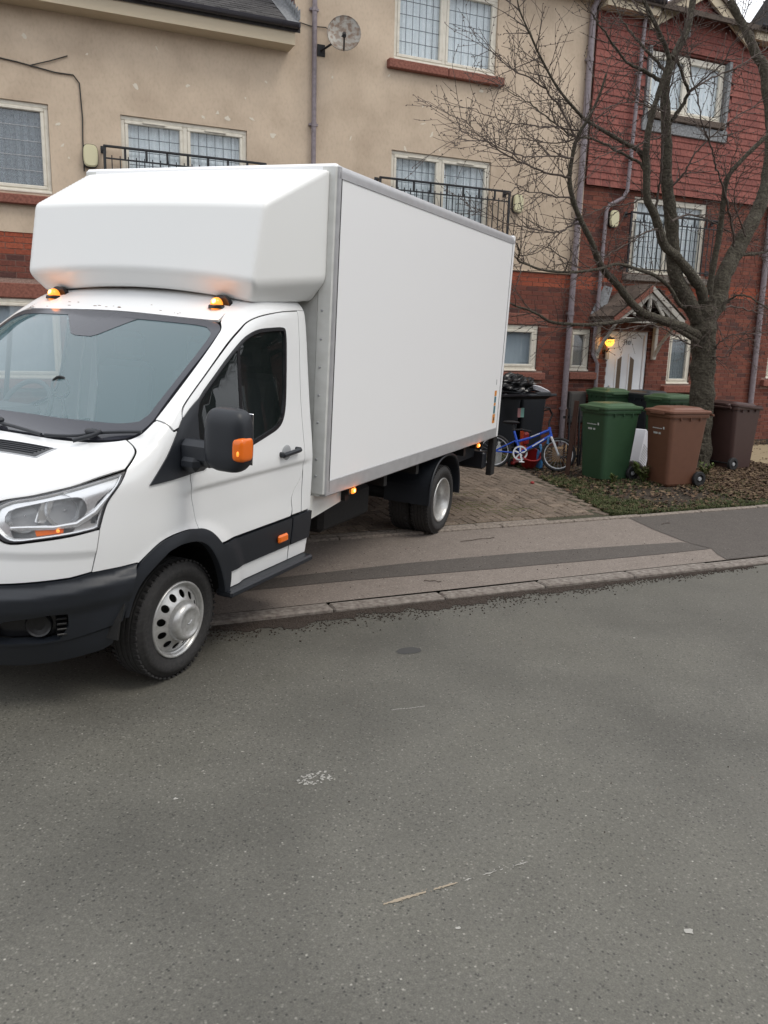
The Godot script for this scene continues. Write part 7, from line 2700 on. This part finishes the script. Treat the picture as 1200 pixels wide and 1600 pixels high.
func build_litter() -> void:
	var r := RandomNumberGenerator.new()
	r.seed = 31
	# dead leaves, four browns
	for k in 4:
		var mb := MB.new()
		var pts := PackedVector2Array()
		for i in 7:
			var a := TAU * i / 7
			pts.append(Vector2(cos(a) * .024, sin(a) * .015) * (1.0 if i % 2 else 0.72))
		for i in 7:
			var a := pts[i]
			var b := pts[(i + 1) % 7]
			mb.tri(Vector3(0, .004, 0), Vector3(b.x, absf(b.y) * 0.5, b.y), Vector3(a.x, absf(a.y) * 0.5, a.y))
		var xs: Array = []
		for i in 6500:
			var z := r.randf_range(-12.0, -7.25)
			var x := r.randf_range(6.0, 14.0)
			if r.randf() < 0.55:
				x = r.randf_range(8.3, 11.2); z = r.randf_range(-9.6, -7.5)
			if x < drive_edge(z) + 0.02: continue
			if x > 10.9 and z > -11.2 and r.randf() < 0.93: continue
			var s := r.randf_range(.6, 1.8)
			xs.append(Transform3D(Basis.from_euler(Vector3(r.randf_range(-.5, .5), r.randf() * TAU, r.randf_range(-.5, .5))).scaled(Vector3.ONE * s), Vector3(x, ground_y(z) + .012, z)))
		for i in 40:
			var z := r.randf_range(-8.6, -7.3)
			var x := r.randf_range(3.0, 6.0)
			xs.append(Transform3D(Basis.from_euler(Vector3(r.randf_range(-.3, .3), r.randf() * TAU, 0)).scaled(Vector3.ONE * .7), Vector3(x, ground_y(z) + .014, z)))
		scatter("leaf_litter", ["darkest chocolate", "mid brown", "tan", "palest buff"][k] + " dead leaves strewn over the garden soil", "leaf litter", mb.mesh(), M["dead_leaf_%d" % k], xs)
	# grass tufts
	for k in 2:
		var mb := MB.new()
		for i in 11:
			var a := r.randf() * TAU
			var d := Vector3(cos(a), 0, sin(a))
			var h := r.randf_range(.018, .05)
			var w := d.cross(Vector3.UP) * .0032
			var p := d * r.randf_range(0, .02)
			var q := p + d * h * .35 + Vector3.UP * h * .75
			var e := p + d * h * .95 + Vector3.UP * h * .95
			mb.quad(p - w, p + w, q + w * .8, q - w * .8)
			mb.tri(q - w * .8, q + w * .8, e)
		var xs: Array = []
		for i in 5200:
			var t := r.randf()
			var z := -7.20 - pow(r.randf(), 1.7) * 1.9
			var x := r.randf_range(6.0, 13.5)
			if t < 0.25:
				z = r.randf_range(-11.5, -7.2); x = drive_edge(z) + absf(r.randfn(0, .22)) + .02
			if t > 0.97:
				x = r.randf_range(6.3, 9.5); z = r.randf_range(-10.5, -8.0)
			if x < drive_edge(z) + .02: continue
			var gap := sin(x * 3.1 + z * 2.3) + sin(x * 1.3 - z * 4.1)
			if gap < -0.9 + r.randf() * 1.6 and t < 0.97: continue
			if x > 8.6 and x < 11 and z < -7.7 and r.randf() < .6: continue
			xs.append(Transform3D(Basis(Vector3.UP, r.randf() * TAU).scaled(Vector3.ONE * r.randf_range(.6, 1.25)), Vector3(x, ground_y(z) - .006, z)))
		scatter("grass", ["green", "dry yellowish"][k] + " patchy grass blades along the garden edge", "grass", mb.mesh(), [M.grass_blade, M.grass_dry][k], xs.slice(0, xs.size() if k == 0 else xs.size() * 2 / 5))
	# moss growing in the joints of the drive
	var ms := MB.new()
	ms.ball(Vector3.ZERO, Vector3(.014, .006, .010), 6, 4)
	var mx: Array = []
	for i in 900:
		var c: Vector2 = [Vector2(4.55, -8.0), Vector2(4.75, -8.6), Vector2(4.95, -7.75)][i % 3]
		var x := c.x + r.randfn(0, .20)
		var z := c.y + r.randfn(0, .12)
		if r.randf() < .5: z = -7.38 - roundf((-7.38 - z) / .1035 - .5) * .1035 - .0517
		elif r.randf() < .8: x = -1.05 + roundf((x + 1.05) / .1035 - .5) * .1035 + .0517
		if z > -7.3 or x > drive_edge(z): continue
		mx.append(Transform3D(Basis(Vector3.UP, r.randf() * TAU).scaled(Vector3.ONE * r.randf_range(.5, 1.3)), Vector3(x, ground_y(z) + .007, z)))
	scatter("drive_moss", "dull green moss growing between the paving blocks", "moss", ms.mesh(), M.grass_dry, mx)
	# dirt washed into the gutter along the kerb
	var dirt: Array = []
	var back: Array = []
	var x := 0.1
	while x < 6.6:
		var w := 0.20 * clampf(1.0 - (x - 2.6) / 3.6, 0.06, 1.0) * (0.72 + 0.22 * sin(x * 5.0) + 0.16 * sin(x * 17.0) + r.randf_range(-.14, .14))
		dirt.append(Vector2(x, -5.247 + maxf(w, .012)))
		back.push_front(Vector2(x, -5.251))
		x += 0.035
	dirt.append_array(back)
	var gd := part(numbered("gutter_dirt"), patch_flat(dirt, 0.004), M.gutter_dirt, self)
	gd.set_meta("kind", "stuff")
	tag(gd, "dark wet dirt lying along the foot of the kerb", "dirt")
	var cr := MB.new()
	cr.ball(Vector3.ZERO, Vector3(.006, .003, .004), 6, 4)
	var cx: Array = []
	for i in 4200:
		var xx := 0.2 + pow(r.randf(), 1.2) * 5.8
		var zz := -5.24 + absf(r.randfn(0, .13)) * clampf(1.25 - (xx - 2) / 4, .15, 1)
		cx.append(Transform3D(Basis.from_euler(Vector3(0, r.randf() * TAU, 0)).scaled(Vector3.ONE * r.randf_range(.5, 1.6)), Vector3(xx, .004, zz)))
	for i in 130:
		var xx := r.randf_range(.6, 6.2)
		cx.append(Transform3D(Basis.from_euler(Vector3(0, r.randf() * TAU, 0)).scaled(Vector3.ONE * r.randf_range(.4, 1.2)), Vector3(xx, ground_y(-6.0) + .006, r.randf_range(-7.0, -5.45))))
	for i in 60:
		cx.append(Transform3D(Basis.from_euler(Vector3(0, r.randf() * TAU, 0)).scaled(Vector3.ONE * r.randf_range(.3, .8)), Vector3(r.randf_range(.5, 5.0), .003, r.randf_range(-5.0, -2.2))))
	scatter("gutter_crumbs", "crumbs of soil and bark scattered by the kerb", "debris", cr.mesh(), M.gutter_dirt, cx)
	# marks on the road: paint scrapes, chips, an old stain
	var marks := thing("road_scrape", "long pale scrape mark across the near road surface", "scrape mark", Vector3(1.03, 0, -2.27))
	for e: Array in [[0.0, 0.17, .010, "tan_chip"], [0.20, 0.30, .0075, "tan_chip"], [0.33, 0.36, .004, "paint_chip"], [0.41, 0.47, .004, "paint_chip"], [0.485, 0.50, .003, "paint_chip"], [0.55, 0.61, .0035, "paint_chip"]]:
		var up: Array = []
		var low: Array = []
		var n := maxi(5, int((e[1] - e[0]) / 0.006))
		for i in n + 1:
			var t := float(i) / n
			var w: float = e[2] * (sin(PI * (0.12 + 0.76 * t)) * r.randf_range(.45, 1.0))
			var c := Vector2(lerpf(e[0], e[1], t), -0.03 * lerpf(e[0], e[1], t) + r.randfn(0, .0012))
			up.append(c + Vector2(0, -w)); low.push_front(c + Vector2(0, w))
		up.append_array(low)
		part("scuff", patch_flat(up, .0025), M[e[3]], marks)
	for i in 30:
		var t := r.randf()
		part("chip", chip(Vector2(t * .62, -.02 * t + r.randfn(0, .012)), r.randf_range(.002, .004), r.randf_range(.0015, .003), 0.3, r), M.tan_chip if t < .35 else M.paint_chip, marks)
	var spot := thing("chalky_patch", "speckled whitish patch on the road in the foreground", "paint patch", Vector3(1.07, 0, -3.15))
	for i in 70:
		var a := r.randf() * TAU
		var q := Vector2(cos(a) * .085, sin(a) * .055) * sqrt(r.randf())
		part("fleck", chip(q, r.randf_range(.003, .008), r.randf_range(.003, .007), 0.35, r), M.paint_chip, spot)
	var line := thing("thin_scratch", "faint thin pale scratch on the middle of the road", "scratch", Vector3(1.68, 0, -3.66))
	for i in 12:
		part("fleck", chip(Vector2(i * .016, -.0 + .002 * i + r.randfn(0, .002)), .009, .0025, 0.3, r), M.paint_chip, line)
	var spat := 0
	for e: Array in [[1.95, -1.77, .016, "white splash on the road near the bottom right corner", "paint_chip"], [.66, -1.72, .008, "tiny white spot on the road near the bottom left", "paint_chip"], [1.22, -2.07, .008, "tiny grey spot on the road below the pale scrape", "paint_chip"], [.46, -3.2, .010, "tiny white fleck on the road left of the chalky patch", "paint_chip"], [3.68, -4.1, .012, "small pale fleck on the far right of the road", "paint_chip"]]:
		var o := part(numbered("road_spot"), chip(Vector2(e[0], e[1]), e[2], e[2] * .8, .35, r), M[e[4]], self)
		tag(o, e[3], "spot")
	var stain := part(numbered("road_stain"), patch_flat(blob(Vector2(2.12, -4.40), .085, .050, .12, 26), .002), M.dark_stain, self)
	tag(stain, "dark round stain on the road below the box's rear wheel", "stain")
	# twigs fallen on the pavement
	for e: Array in [[3.95, -6.72, .42, .12, "long thin fallen twig on the pavement by the driveway"], [2.9, -5.62, .14, -.5, "short fallen twig on the pavement near the kerb"], [6.35, -6.75, .16, .2, "small curled twig on the dark tarmac"]]:
		var mb := MB.new()
		var pts: Array = []
		for i in 7:
			pts.append(Vector3((i / 6.0 - .5) * e[2], .006 + .004 * sin(i * 2.0), .012 * sin(i * 1.7)))
		mb.tube(pts, .0035, 5)
		var o := part(numbered("fallen_twig"), mb, M.twig, self)
		o.position = Vector3(e[0], ground_y(e[1]) + .004, e[1])
		o.rotation.y = e[3]
		tag(o, e[4], "twig")

func patch_flat(pts: Array, lift: float) -> MB:
	var mb := MB.new()
	var P := PackedVector2Array(pts)
	var idx := Geometry2D.triangulate_polygon(P)
	for i in range(0, idx.size(), 3):
		var q: Array = []
		for k in 3: q.append(Vector3(P[idx[i + k]].x, lift, P[idx[i + k]].y))
		if (q[1] - q[0]).cross(q[2] - q[0]).y < 0: mb.tri(q[0], q[2], q[1])
		else: mb.tri(q[0], q[1], q[2])
	return mb

func chip(c: Vector2, rx: float, rz: float, jag: float, r: RandomNumberGenerator) -> MB:
	var o: Array = []
	var tn := r.randf() * 0.6 - 0.1
	for i in 9:
		var a := TAU * i / 9
		var k := 1.0 + r.randf_range(-jag, jag)
		o.append(c + Vector2(cos(a) * rx * k, sin(a) * rz * k).rotated(-tn * 0.4))
	return patch_flat(o, .0025)
const LIMBS := [
	["T", 0.168, 0.185, [[9.53, 0.05, -9.55], [9.50, 0.44, -9.55], [9.46, 1.04, -9.55], [9.40, 1.62, -9.55], [9.36, 2.00, -9.55], [9.29, 2.38, -9.55], [9.25, 2.65, -9.55]]],
	["L", 0.125, 0.035, [[9.22, 2.37, -9.55], [8.93, 2.64, -9.51], [8.62, 2.97, -9.47], [8.48, 3.33, -9.43], [8.38, 3.69, -9.40], [8.24, 4.03, -9.36], [8.13, 4.37, -9.32], [8.06, 4.69, -9.28], [7.97, 4.99, -9.24], [7.88, 5.36, -9.20], [7.97, 5.71, -9.17], [8.08, 5.98, -9.13], [8.11, 6.35, -9.09], [8.09, 6.63, -9.05]]],
	["M", 0.085, 0.020, [[9.22, 2.56, -9.50], [9.12, 2.78, -9.45], [8.82, 3.00, -9.39], [8.49, 3.21, -9.34], [8.21, 3.34, -9.29], [8.03, 3.54, -9.23], [7.87, 3.73, -9.18], [7.69, 3.90, -9.13], [7.59, 4.22, -9.07], [7.51, 4.50, -9.02], [7.48, 4.71, -8.97], [7.52, 5.04, -8.92], [7.58, 5.37, -8.86], [7.55, 5.54, -8.81], [7.28, 5.81, -8.76], [7.01, 6.03, -8.70], [6.90, 6.13, -8.65]]],
	["R", 0.150, 0.050, [[9.39, 2.38, -9.60], [9.62, 2.67, -9.63], [9.71, 3.04, -9.65], [9.90, 3.35, -9.68], [10.10, 3.66, -9.70], [10.30, 3.98, -9.73], [10.44, 4.32, -9.75], [10.51, 4.69, -9.78], [10.50, 5.21, -9.80], [10.34, 5.77, -9.83], [10.24, 6.08, -9.85], [10.10, 6.22, -9.88], [9.94, 6.44, -9.90], [9.75, 6.66, -9.93], [9.55, 6.88, -9.95]]],
	["R2", 0.050, 0.025, [[9.36, 2.75, -9.55], [9.30, 3.20, -9.46], [9.27, 3.57, -9.38], [9.19, 3.97, -9.29], [9.14, 4.31, -9.21], [9.31, 4.58, -9.12], [9.62, 4.89, -9.04], [9.80, 5.07, -8.95]]],
	["LL", 0.075, 0.012, [[9.18, 2.14, -9.50], [8.75, 2.27, -9.43], [8.30, 2.35, -9.37], [7.95, 2.42, -9.30], [7.66, 2.56, -9.24], [7.33, 2.79, -9.17], [7.06, 2.94, -9.11], [6.88, 3.09, -9.04], [6.71, 3.28, -8.97], [6.48, 3.51, -8.91], [6.29, 3.73, -8.84], [6.18, 3.96, -8.78], [6.17, 4.30, -8.71], [6.20, 4.46, -8.65], [6.25, 4.59, -8.58], [6.33, 4.83, -8.52], [6.36, 5.06, -8.45]]],
	["L2", 0.040, 0.010, [[9.14, 2.05, -9.45], [8.65, 2.24, -9.41], [8.20, 2.34, -9.38], [7.77, 2.32, -9.34], [7.39, 2.27, -9.30], [6.99, 2.23, -9.27], [6.59, 2.23, -9.23], [6.33, 2.25, -9.20], [6.11, 2.33, -9.16], [5.90, 2.39, -9.12], [5.72, 2.42, -9.09], [5.54, 2.48, -9.05]]],
	["L3", 0.035, 0.007, [[9.02, 2.53, -9.55], [8.72, 2.57, -9.44], [8.39, 2.80, -9.33], [8.03, 2.93, -9.23], [7.64, 2.98, -9.12], [7.21, 3.02, -9.01], [6.83, 2.93, -8.90], [6.32, 2.85, -8.79], [5.83, 2.84, -8.68], [5.53, 2.88, -8.58], [5.32, 2.91, -8.47], [5.27, 2.99, -8.36], [5.14, 3.07, -8.25]]],
	["B1", 0.035, 0.006, [[7.73, 4.31, -9.25], [7.51, 4.46, -9.14], [7.17, 4.51, -9.03], [6.75, 4.58, -8.92], [6.40, 4.63, -8.81], [6.17, 4.68, -8.70], [5.80, 4.86, -8.59], [5.48, 5.09, -8.48], [5.26, 5.25, -8.37], [5.03, 5.43, -8.26], [4.91, 5.53, -8.15]]],
	["B2", 0.025, 0.005, [[7.78, 4.13, -9.25], [7.71, 4.37, -9.36], [7.41, 4.52, -9.47], [7.12, 4.66, -9.59], [6.83, 4.69, -9.70], [6.54, 4.88, -9.81], [6.37, 5.03, -9.93], [6.19, 5.16, -10.04], [6.00, 5.28, -10.15]]],
	["B3", 0.014, 0.004, [[6.14, 4.38, -8.65], [5.84, 4.73, -8.67], [5.59, 4.91, -8.69], [5.29, 5.00, -8.71], [5.06, 5.12, -8.73], [4.95, 5.18, -8.75]]],
	["B4", 0.014, 0.004, [[6.16, 3.95, -8.75], [5.74, 3.96, -8.67], [5.31, 4.02, -8.58], [4.99, 4.10, -8.50], [4.78, 4.15, -8.42], [4.58, 4.20, -8.33], [4.36, 4.32, -8.25]]],
	["B5", 0.012, 0.004, [[6.16, 4.16, -8.70], [5.82, 4.13, -8.58], [5.50, 4.06, -8.45], [5.18, 4.02, -8.33], [4.72, 4.07, -8.20], [4.43, 4.07, -8.08], [4.21, 4.09, -7.95]]],
	["B6", 0.010, 0.004, [[6.14, 4.37, -8.65], [6.00, 4.34, -8.85], [5.66, 4.39, -9.05], [5.32, 4.39, -9.25]]],
	["B7", 0.012, 0.004, [[6.18, 4.46, -8.65], [5.94, 4.46, -8.63], [5.67, 4.44, -8.62], [5.29, 4.42, -8.60], [5.07, 4.43, -8.58], [4.83, 4.45, -8.57], [4.69, 4.49, -8.55]]],
	["B8", 0.012, 0.004, [[6.28, 3.73, -8.85], [5.89, 3.70, -8.68], [5.56, 3.68, -8.50], [5.26, 3.65, -8.33], [5.02, 3.64, -8.15]]],
	["B9", 0.013, 0.004, [[6.47, 3.54, -8.95], [6.24, 3.36, -8.88], [5.98, 3.31, -8.82], [5.66, 3.32, -8.75], [5.42, 3.33, -8.68], [5.21, 3.34, -8.62], [4.87, 3.42, -8.55]]],
	["B10", 0.011, 0.004, [[6.57, 2.93, -8.95], [6.44, 3.01, -9.05], [6.31, 3.12, -9.15], [6.20, 3.19, -9.25], [6.10, 3.20, -9.35]]],
	["C1", 0.030, 0.007, [[7.87, 5.36, -9.20], [7.55, 5.35, -9.06], [7.18, 5.37, -8.92], [6.90, 5.35, -8.78], [6.60, 5.43, -8.63], [6.27, 5.54, -8.49], [6.02, 5.61, -8.35]]],
	["C2", 0.024, 0.006, [[7.81, 5.49, -9.15], [7.60, 5.65, -9.19], [7.39, 5.81, -9.23], [7.25, 5.93, -9.27], [7.12, 6.10, -9.31], [7.01, 6.32, -9.35]]],
	["C3", 0.030, 0.010, [[8.09, 4.94, -9.25], [8.16, 5.09, -9.18], [8.19, 5.25, -9.10], [8.07, 5.33, -9.03], [7.85, 5.52, -8.95], [7.60, 5.61, -8.88], [7.37, 5.73, -8.80], [7.17, 5.86, -8.72], [6.95, 6.00, -8.65]]],
	["C4", 0.016, 0.005, [[8.14, 5.23, -9.05], [8.22, 5.37, -8.88], [8.33, 5.53, -8.70], [8.35, 5.77, -8.53], [8.29, 5.99, -8.35]]],
	["C5", 0.016, 0.005, [[8.15, 5.25, -9.05], [8.56, 5.49, -9.10], [8.91, 5.65, -9.15], [9.34, 5.88, -9.20], [9.71, 6.12, -9.25]]],
	["C6", 0.020, 0.006, [[9.65, 3.45, -9.45], [9.50, 3.64, -9.36], [9.29, 3.90, -9.27], [9.05, 4.17, -9.18], [8.83, 4.34, -9.09], [8.63, 4.54, -9.00], [8.40, 4.72, -8.91], [8.20, 4.85, -8.82], [8.01, 5.09, -8.73], [7.79, 5.34, -8.64], [7.59, 5.59, -8.55]]],
	["C7", 0.018, 0.005, [[8.02, 3.76, -9.35], [7.95, 4.02, -9.23], [7.86, 4.23, -9.10], [7.73, 4.59, -8.98], [7.62, 4.93, -8.85], [7.58, 5.20, -8.73], [7.52, 5.55, -8.60], [7.51, 5.83, -8.48], [7.51, 6.07, -8.35]]],
	["C8", 0.040, 0.012, [[10.04, 3.38, -9.75], [10.30, 3.41, -9.85], [10.64, 3.45, -9.95], [10.99, 3.52, -10.05], [11.44, 3.63, -10.15]]],
	["C9", 0.025, 0.008, [[9.60, 2.60, -9.55], [9.61, 2.67, -9.39], [9.58, 2.74, -9.23], [9.68, 2.70, -9.07], [9.89, 2.54, -8.91], [10.05, 2.39, -8.75]]],
	["C10", 0.016, 0.006, [[9.61, 2.53, -9.55], [9.96, 2.61, -9.68], [10.44, 2.57, -9.80], [10.85, 2.55, -9.93], [11.39, 2.48, -10.05]]],
	["C11", 0.016, 0.006, [[9.41, 1.96, -9.45], [9.42, 1.99, -9.35], [9.44, 2.10, -9.25], [9.57, 2.18, -9.15], [9.97, 2.21, -9.05]]],
	["C12", 0.010, 0.004, [[8.73, 2.57, -9.45], [8.97, 2.55, -9.35], [9.18, 2.55, -9.25], [9.14, 2.37, -9.15], [9.23, 2.10, -9.05], [9.22, 2.00, -8.95]]],
	["C13", 0.014, 0.005, [[9.28, 1.96, -9.45], [8.83, 2.03, -9.32], [8.39, 2.16, -9.18], [7.92, 2.25, -9.05], [7.42, 2.20, -8.92], [7.00, 2.17, -8.78], [6.59, 2.23, -8.65]]],
	["C14", 0.018, 0.005, [[8.16, 3.65, -9.15], [8.58, 3.79, -9.31], [9.16, 3.77, -9.47], [9.71, 3.68, -9.63], [10.22, 3.58, -9.79], [10.88, 3.53, -9.95]]],
	["C15", 0.016, 0.005, [[8.21, 4.13, -9.25], [8.31, 4.30, -9.15], [8.35, 4.52, -9.05], [8.50, 4.71, -8.95], [8.71, 4.92, -8.85], [9.03, 5.13, -8.75], [9.18, 5.24, -8.65]]],
	["C16", 0.014, 0.004, [[7.86, 3.95, -9.35], [7.52, 3.84, -9.25], [7.13, 3.76, -9.15], [6.80, 3.65, -9.05], [6.44, 3.49, -8.95]]],
	["C17", 0.014, 0.004, [[8.05, 3.54, -9.25], [7.68, 3.47, -9.07], [7.29, 3.29, -8.90], [6.81, 3.09, -8.72], [6.44, 2.90, -8.55]]],
	["C18", 0.012, 0.004, [[7.93, 4.69, -9.15], [7.56, 4.60, -9.03], [7.16, 4.42, -8.90], [6.77, 4.31, -8.78], [6.40, 4.16, -8.65]]],
	["C19", 0.014, 0.004, [[9.96, 3.62, -9.55], [9.61, 3.94, -9.45], [9.44, 4.17, -9.35], [9.44, 4.42, -9.25], [9.53, 4.58, -9.15]]],
	["C20", 0.012, 0.004, [[9.40, 1.85, -9.45], [9.42, 1.84, -9.32], [9.50, 1.86, -9.18], [9.40, 1.97, -9.05]]],
	["C21", 0.013, 0.004, [[7.80, 4.96, -9.05], [7.35, 4.95, -8.90], [6.98, 4.90, -8.75], [6.58, 4.78, -8.60], [6.20, 4.63, -8.45]]],
]
# ================================ across the street ===================================
# what the panes and paint in view mirror: the houses and bare trees on the camera's own side
func build_across() -> void:
	struct("pavement", across_sheet(3.6, 5.4, 0.11), M.pave_dark)
	struct("verge", across_sheet(5.4, 12.0, 0.10), M.soil)
	for i in 9:
		var label: String = ["plain brick house across the street, furthest up the road", "plain brick house across the street facing the truck cab", "plain brick house across the street facing the drive", "plain brick house across the street, furthest down the road", "brick terrace house next past the tile-hung one", "brick terrace house second past the tile-hung one", "brick terrace house third past the tile-hung one", "brick terrace house fourth past the tile-hung one", "brick house closing the view down the road"][i]
		var at := Vector3(-20.5 + i * 13.5, 0.1, 12.0) if i < 4 else Vector3(23.5 + (i - 4) * 12.6, 0.1, -12.6)
		if i == 8: at = Vector3(70, 0.1, -3)
		var h := thing("brick_house", label, "house", at, PI if i < 4 else (-PI / 2 if i == 8 else 0.0), "plain brick houses beyond the view")
		if i > 3: h.scale.y = 1.35
		var mb := MB.new()
		mb.box2(Vector3(-6.2, 0, -7), Vector3(6.2, 5.4, 0))
		part("wall", mb, M.brick_3, h)
		mb = MB.new()
		mb.prism(PackedVector2Array([Vector2(0.3, 5.35), Vector2(-3.5, 8.0), Vector2(-7.3, 5.35)]), -6.4, 6.4, Transform3D(Basis(Vector3(0, 0, 1), Vector3.UP, Vector3(-1, 0, 0)), Vector3.ZERO))
		part("roof", mb, M.rooftile_1, h)
		for x in [-4.2, 0.0, 4.2]:
			for y in [1.6, 4.2]:
				var w := holder("window", h)
				mb = MB.new()
				mb.cbox(Vector3(x, y, 0.02), Vector3(1.57, 1.17, 0.08), 0.01)
				part("frame", mb, M.upvc, w)
				mb = MB.new()
				mb.box(Vector3(x, y, 0.065), Vector3(1.5, 1.1, 0.012))
				part("pane", mb, M.plastic_gloss, w)
	var src: Node3D = get_node("bare_tree")
	for e: Array in [[4.5, 8.5, 2.4, 1.15, "bare tree across the street opposite the driveway"], [11.5, 9.0, 4.1, 1.2, "bare tree across the street further down the road"], [-4.0, 8.8, 0.9, 1.1, "bare tree across the street up the road"], [24.0, -8.5, 1.9, 1.5, "bare tree in a front garden down the road"], [33.0, -9.0, 5.2, 1.6, "second bare tree in the gardens down the road"], [44.0, -8.0, 3.0, 1.7, "third bare tree in the gardens down the road"]]:
		var t := src.duplicate()
		t.name = numbered("bare_tree")
		add_child(t)
		t.position = Vector3(e[0], 0.1, e[1])
		t.rotation.y = e[2]
		t.scale = Vector3.ONE * e[3]
		tag(t, e[4], "tree")

func across_sheet(z0: float, z1: float, y: float) -> MB:
	var mb := MB.new()
	mb.box2(Vector3(-60, y - 0.12, z0), Vector3(84, y, z1))
	return mb
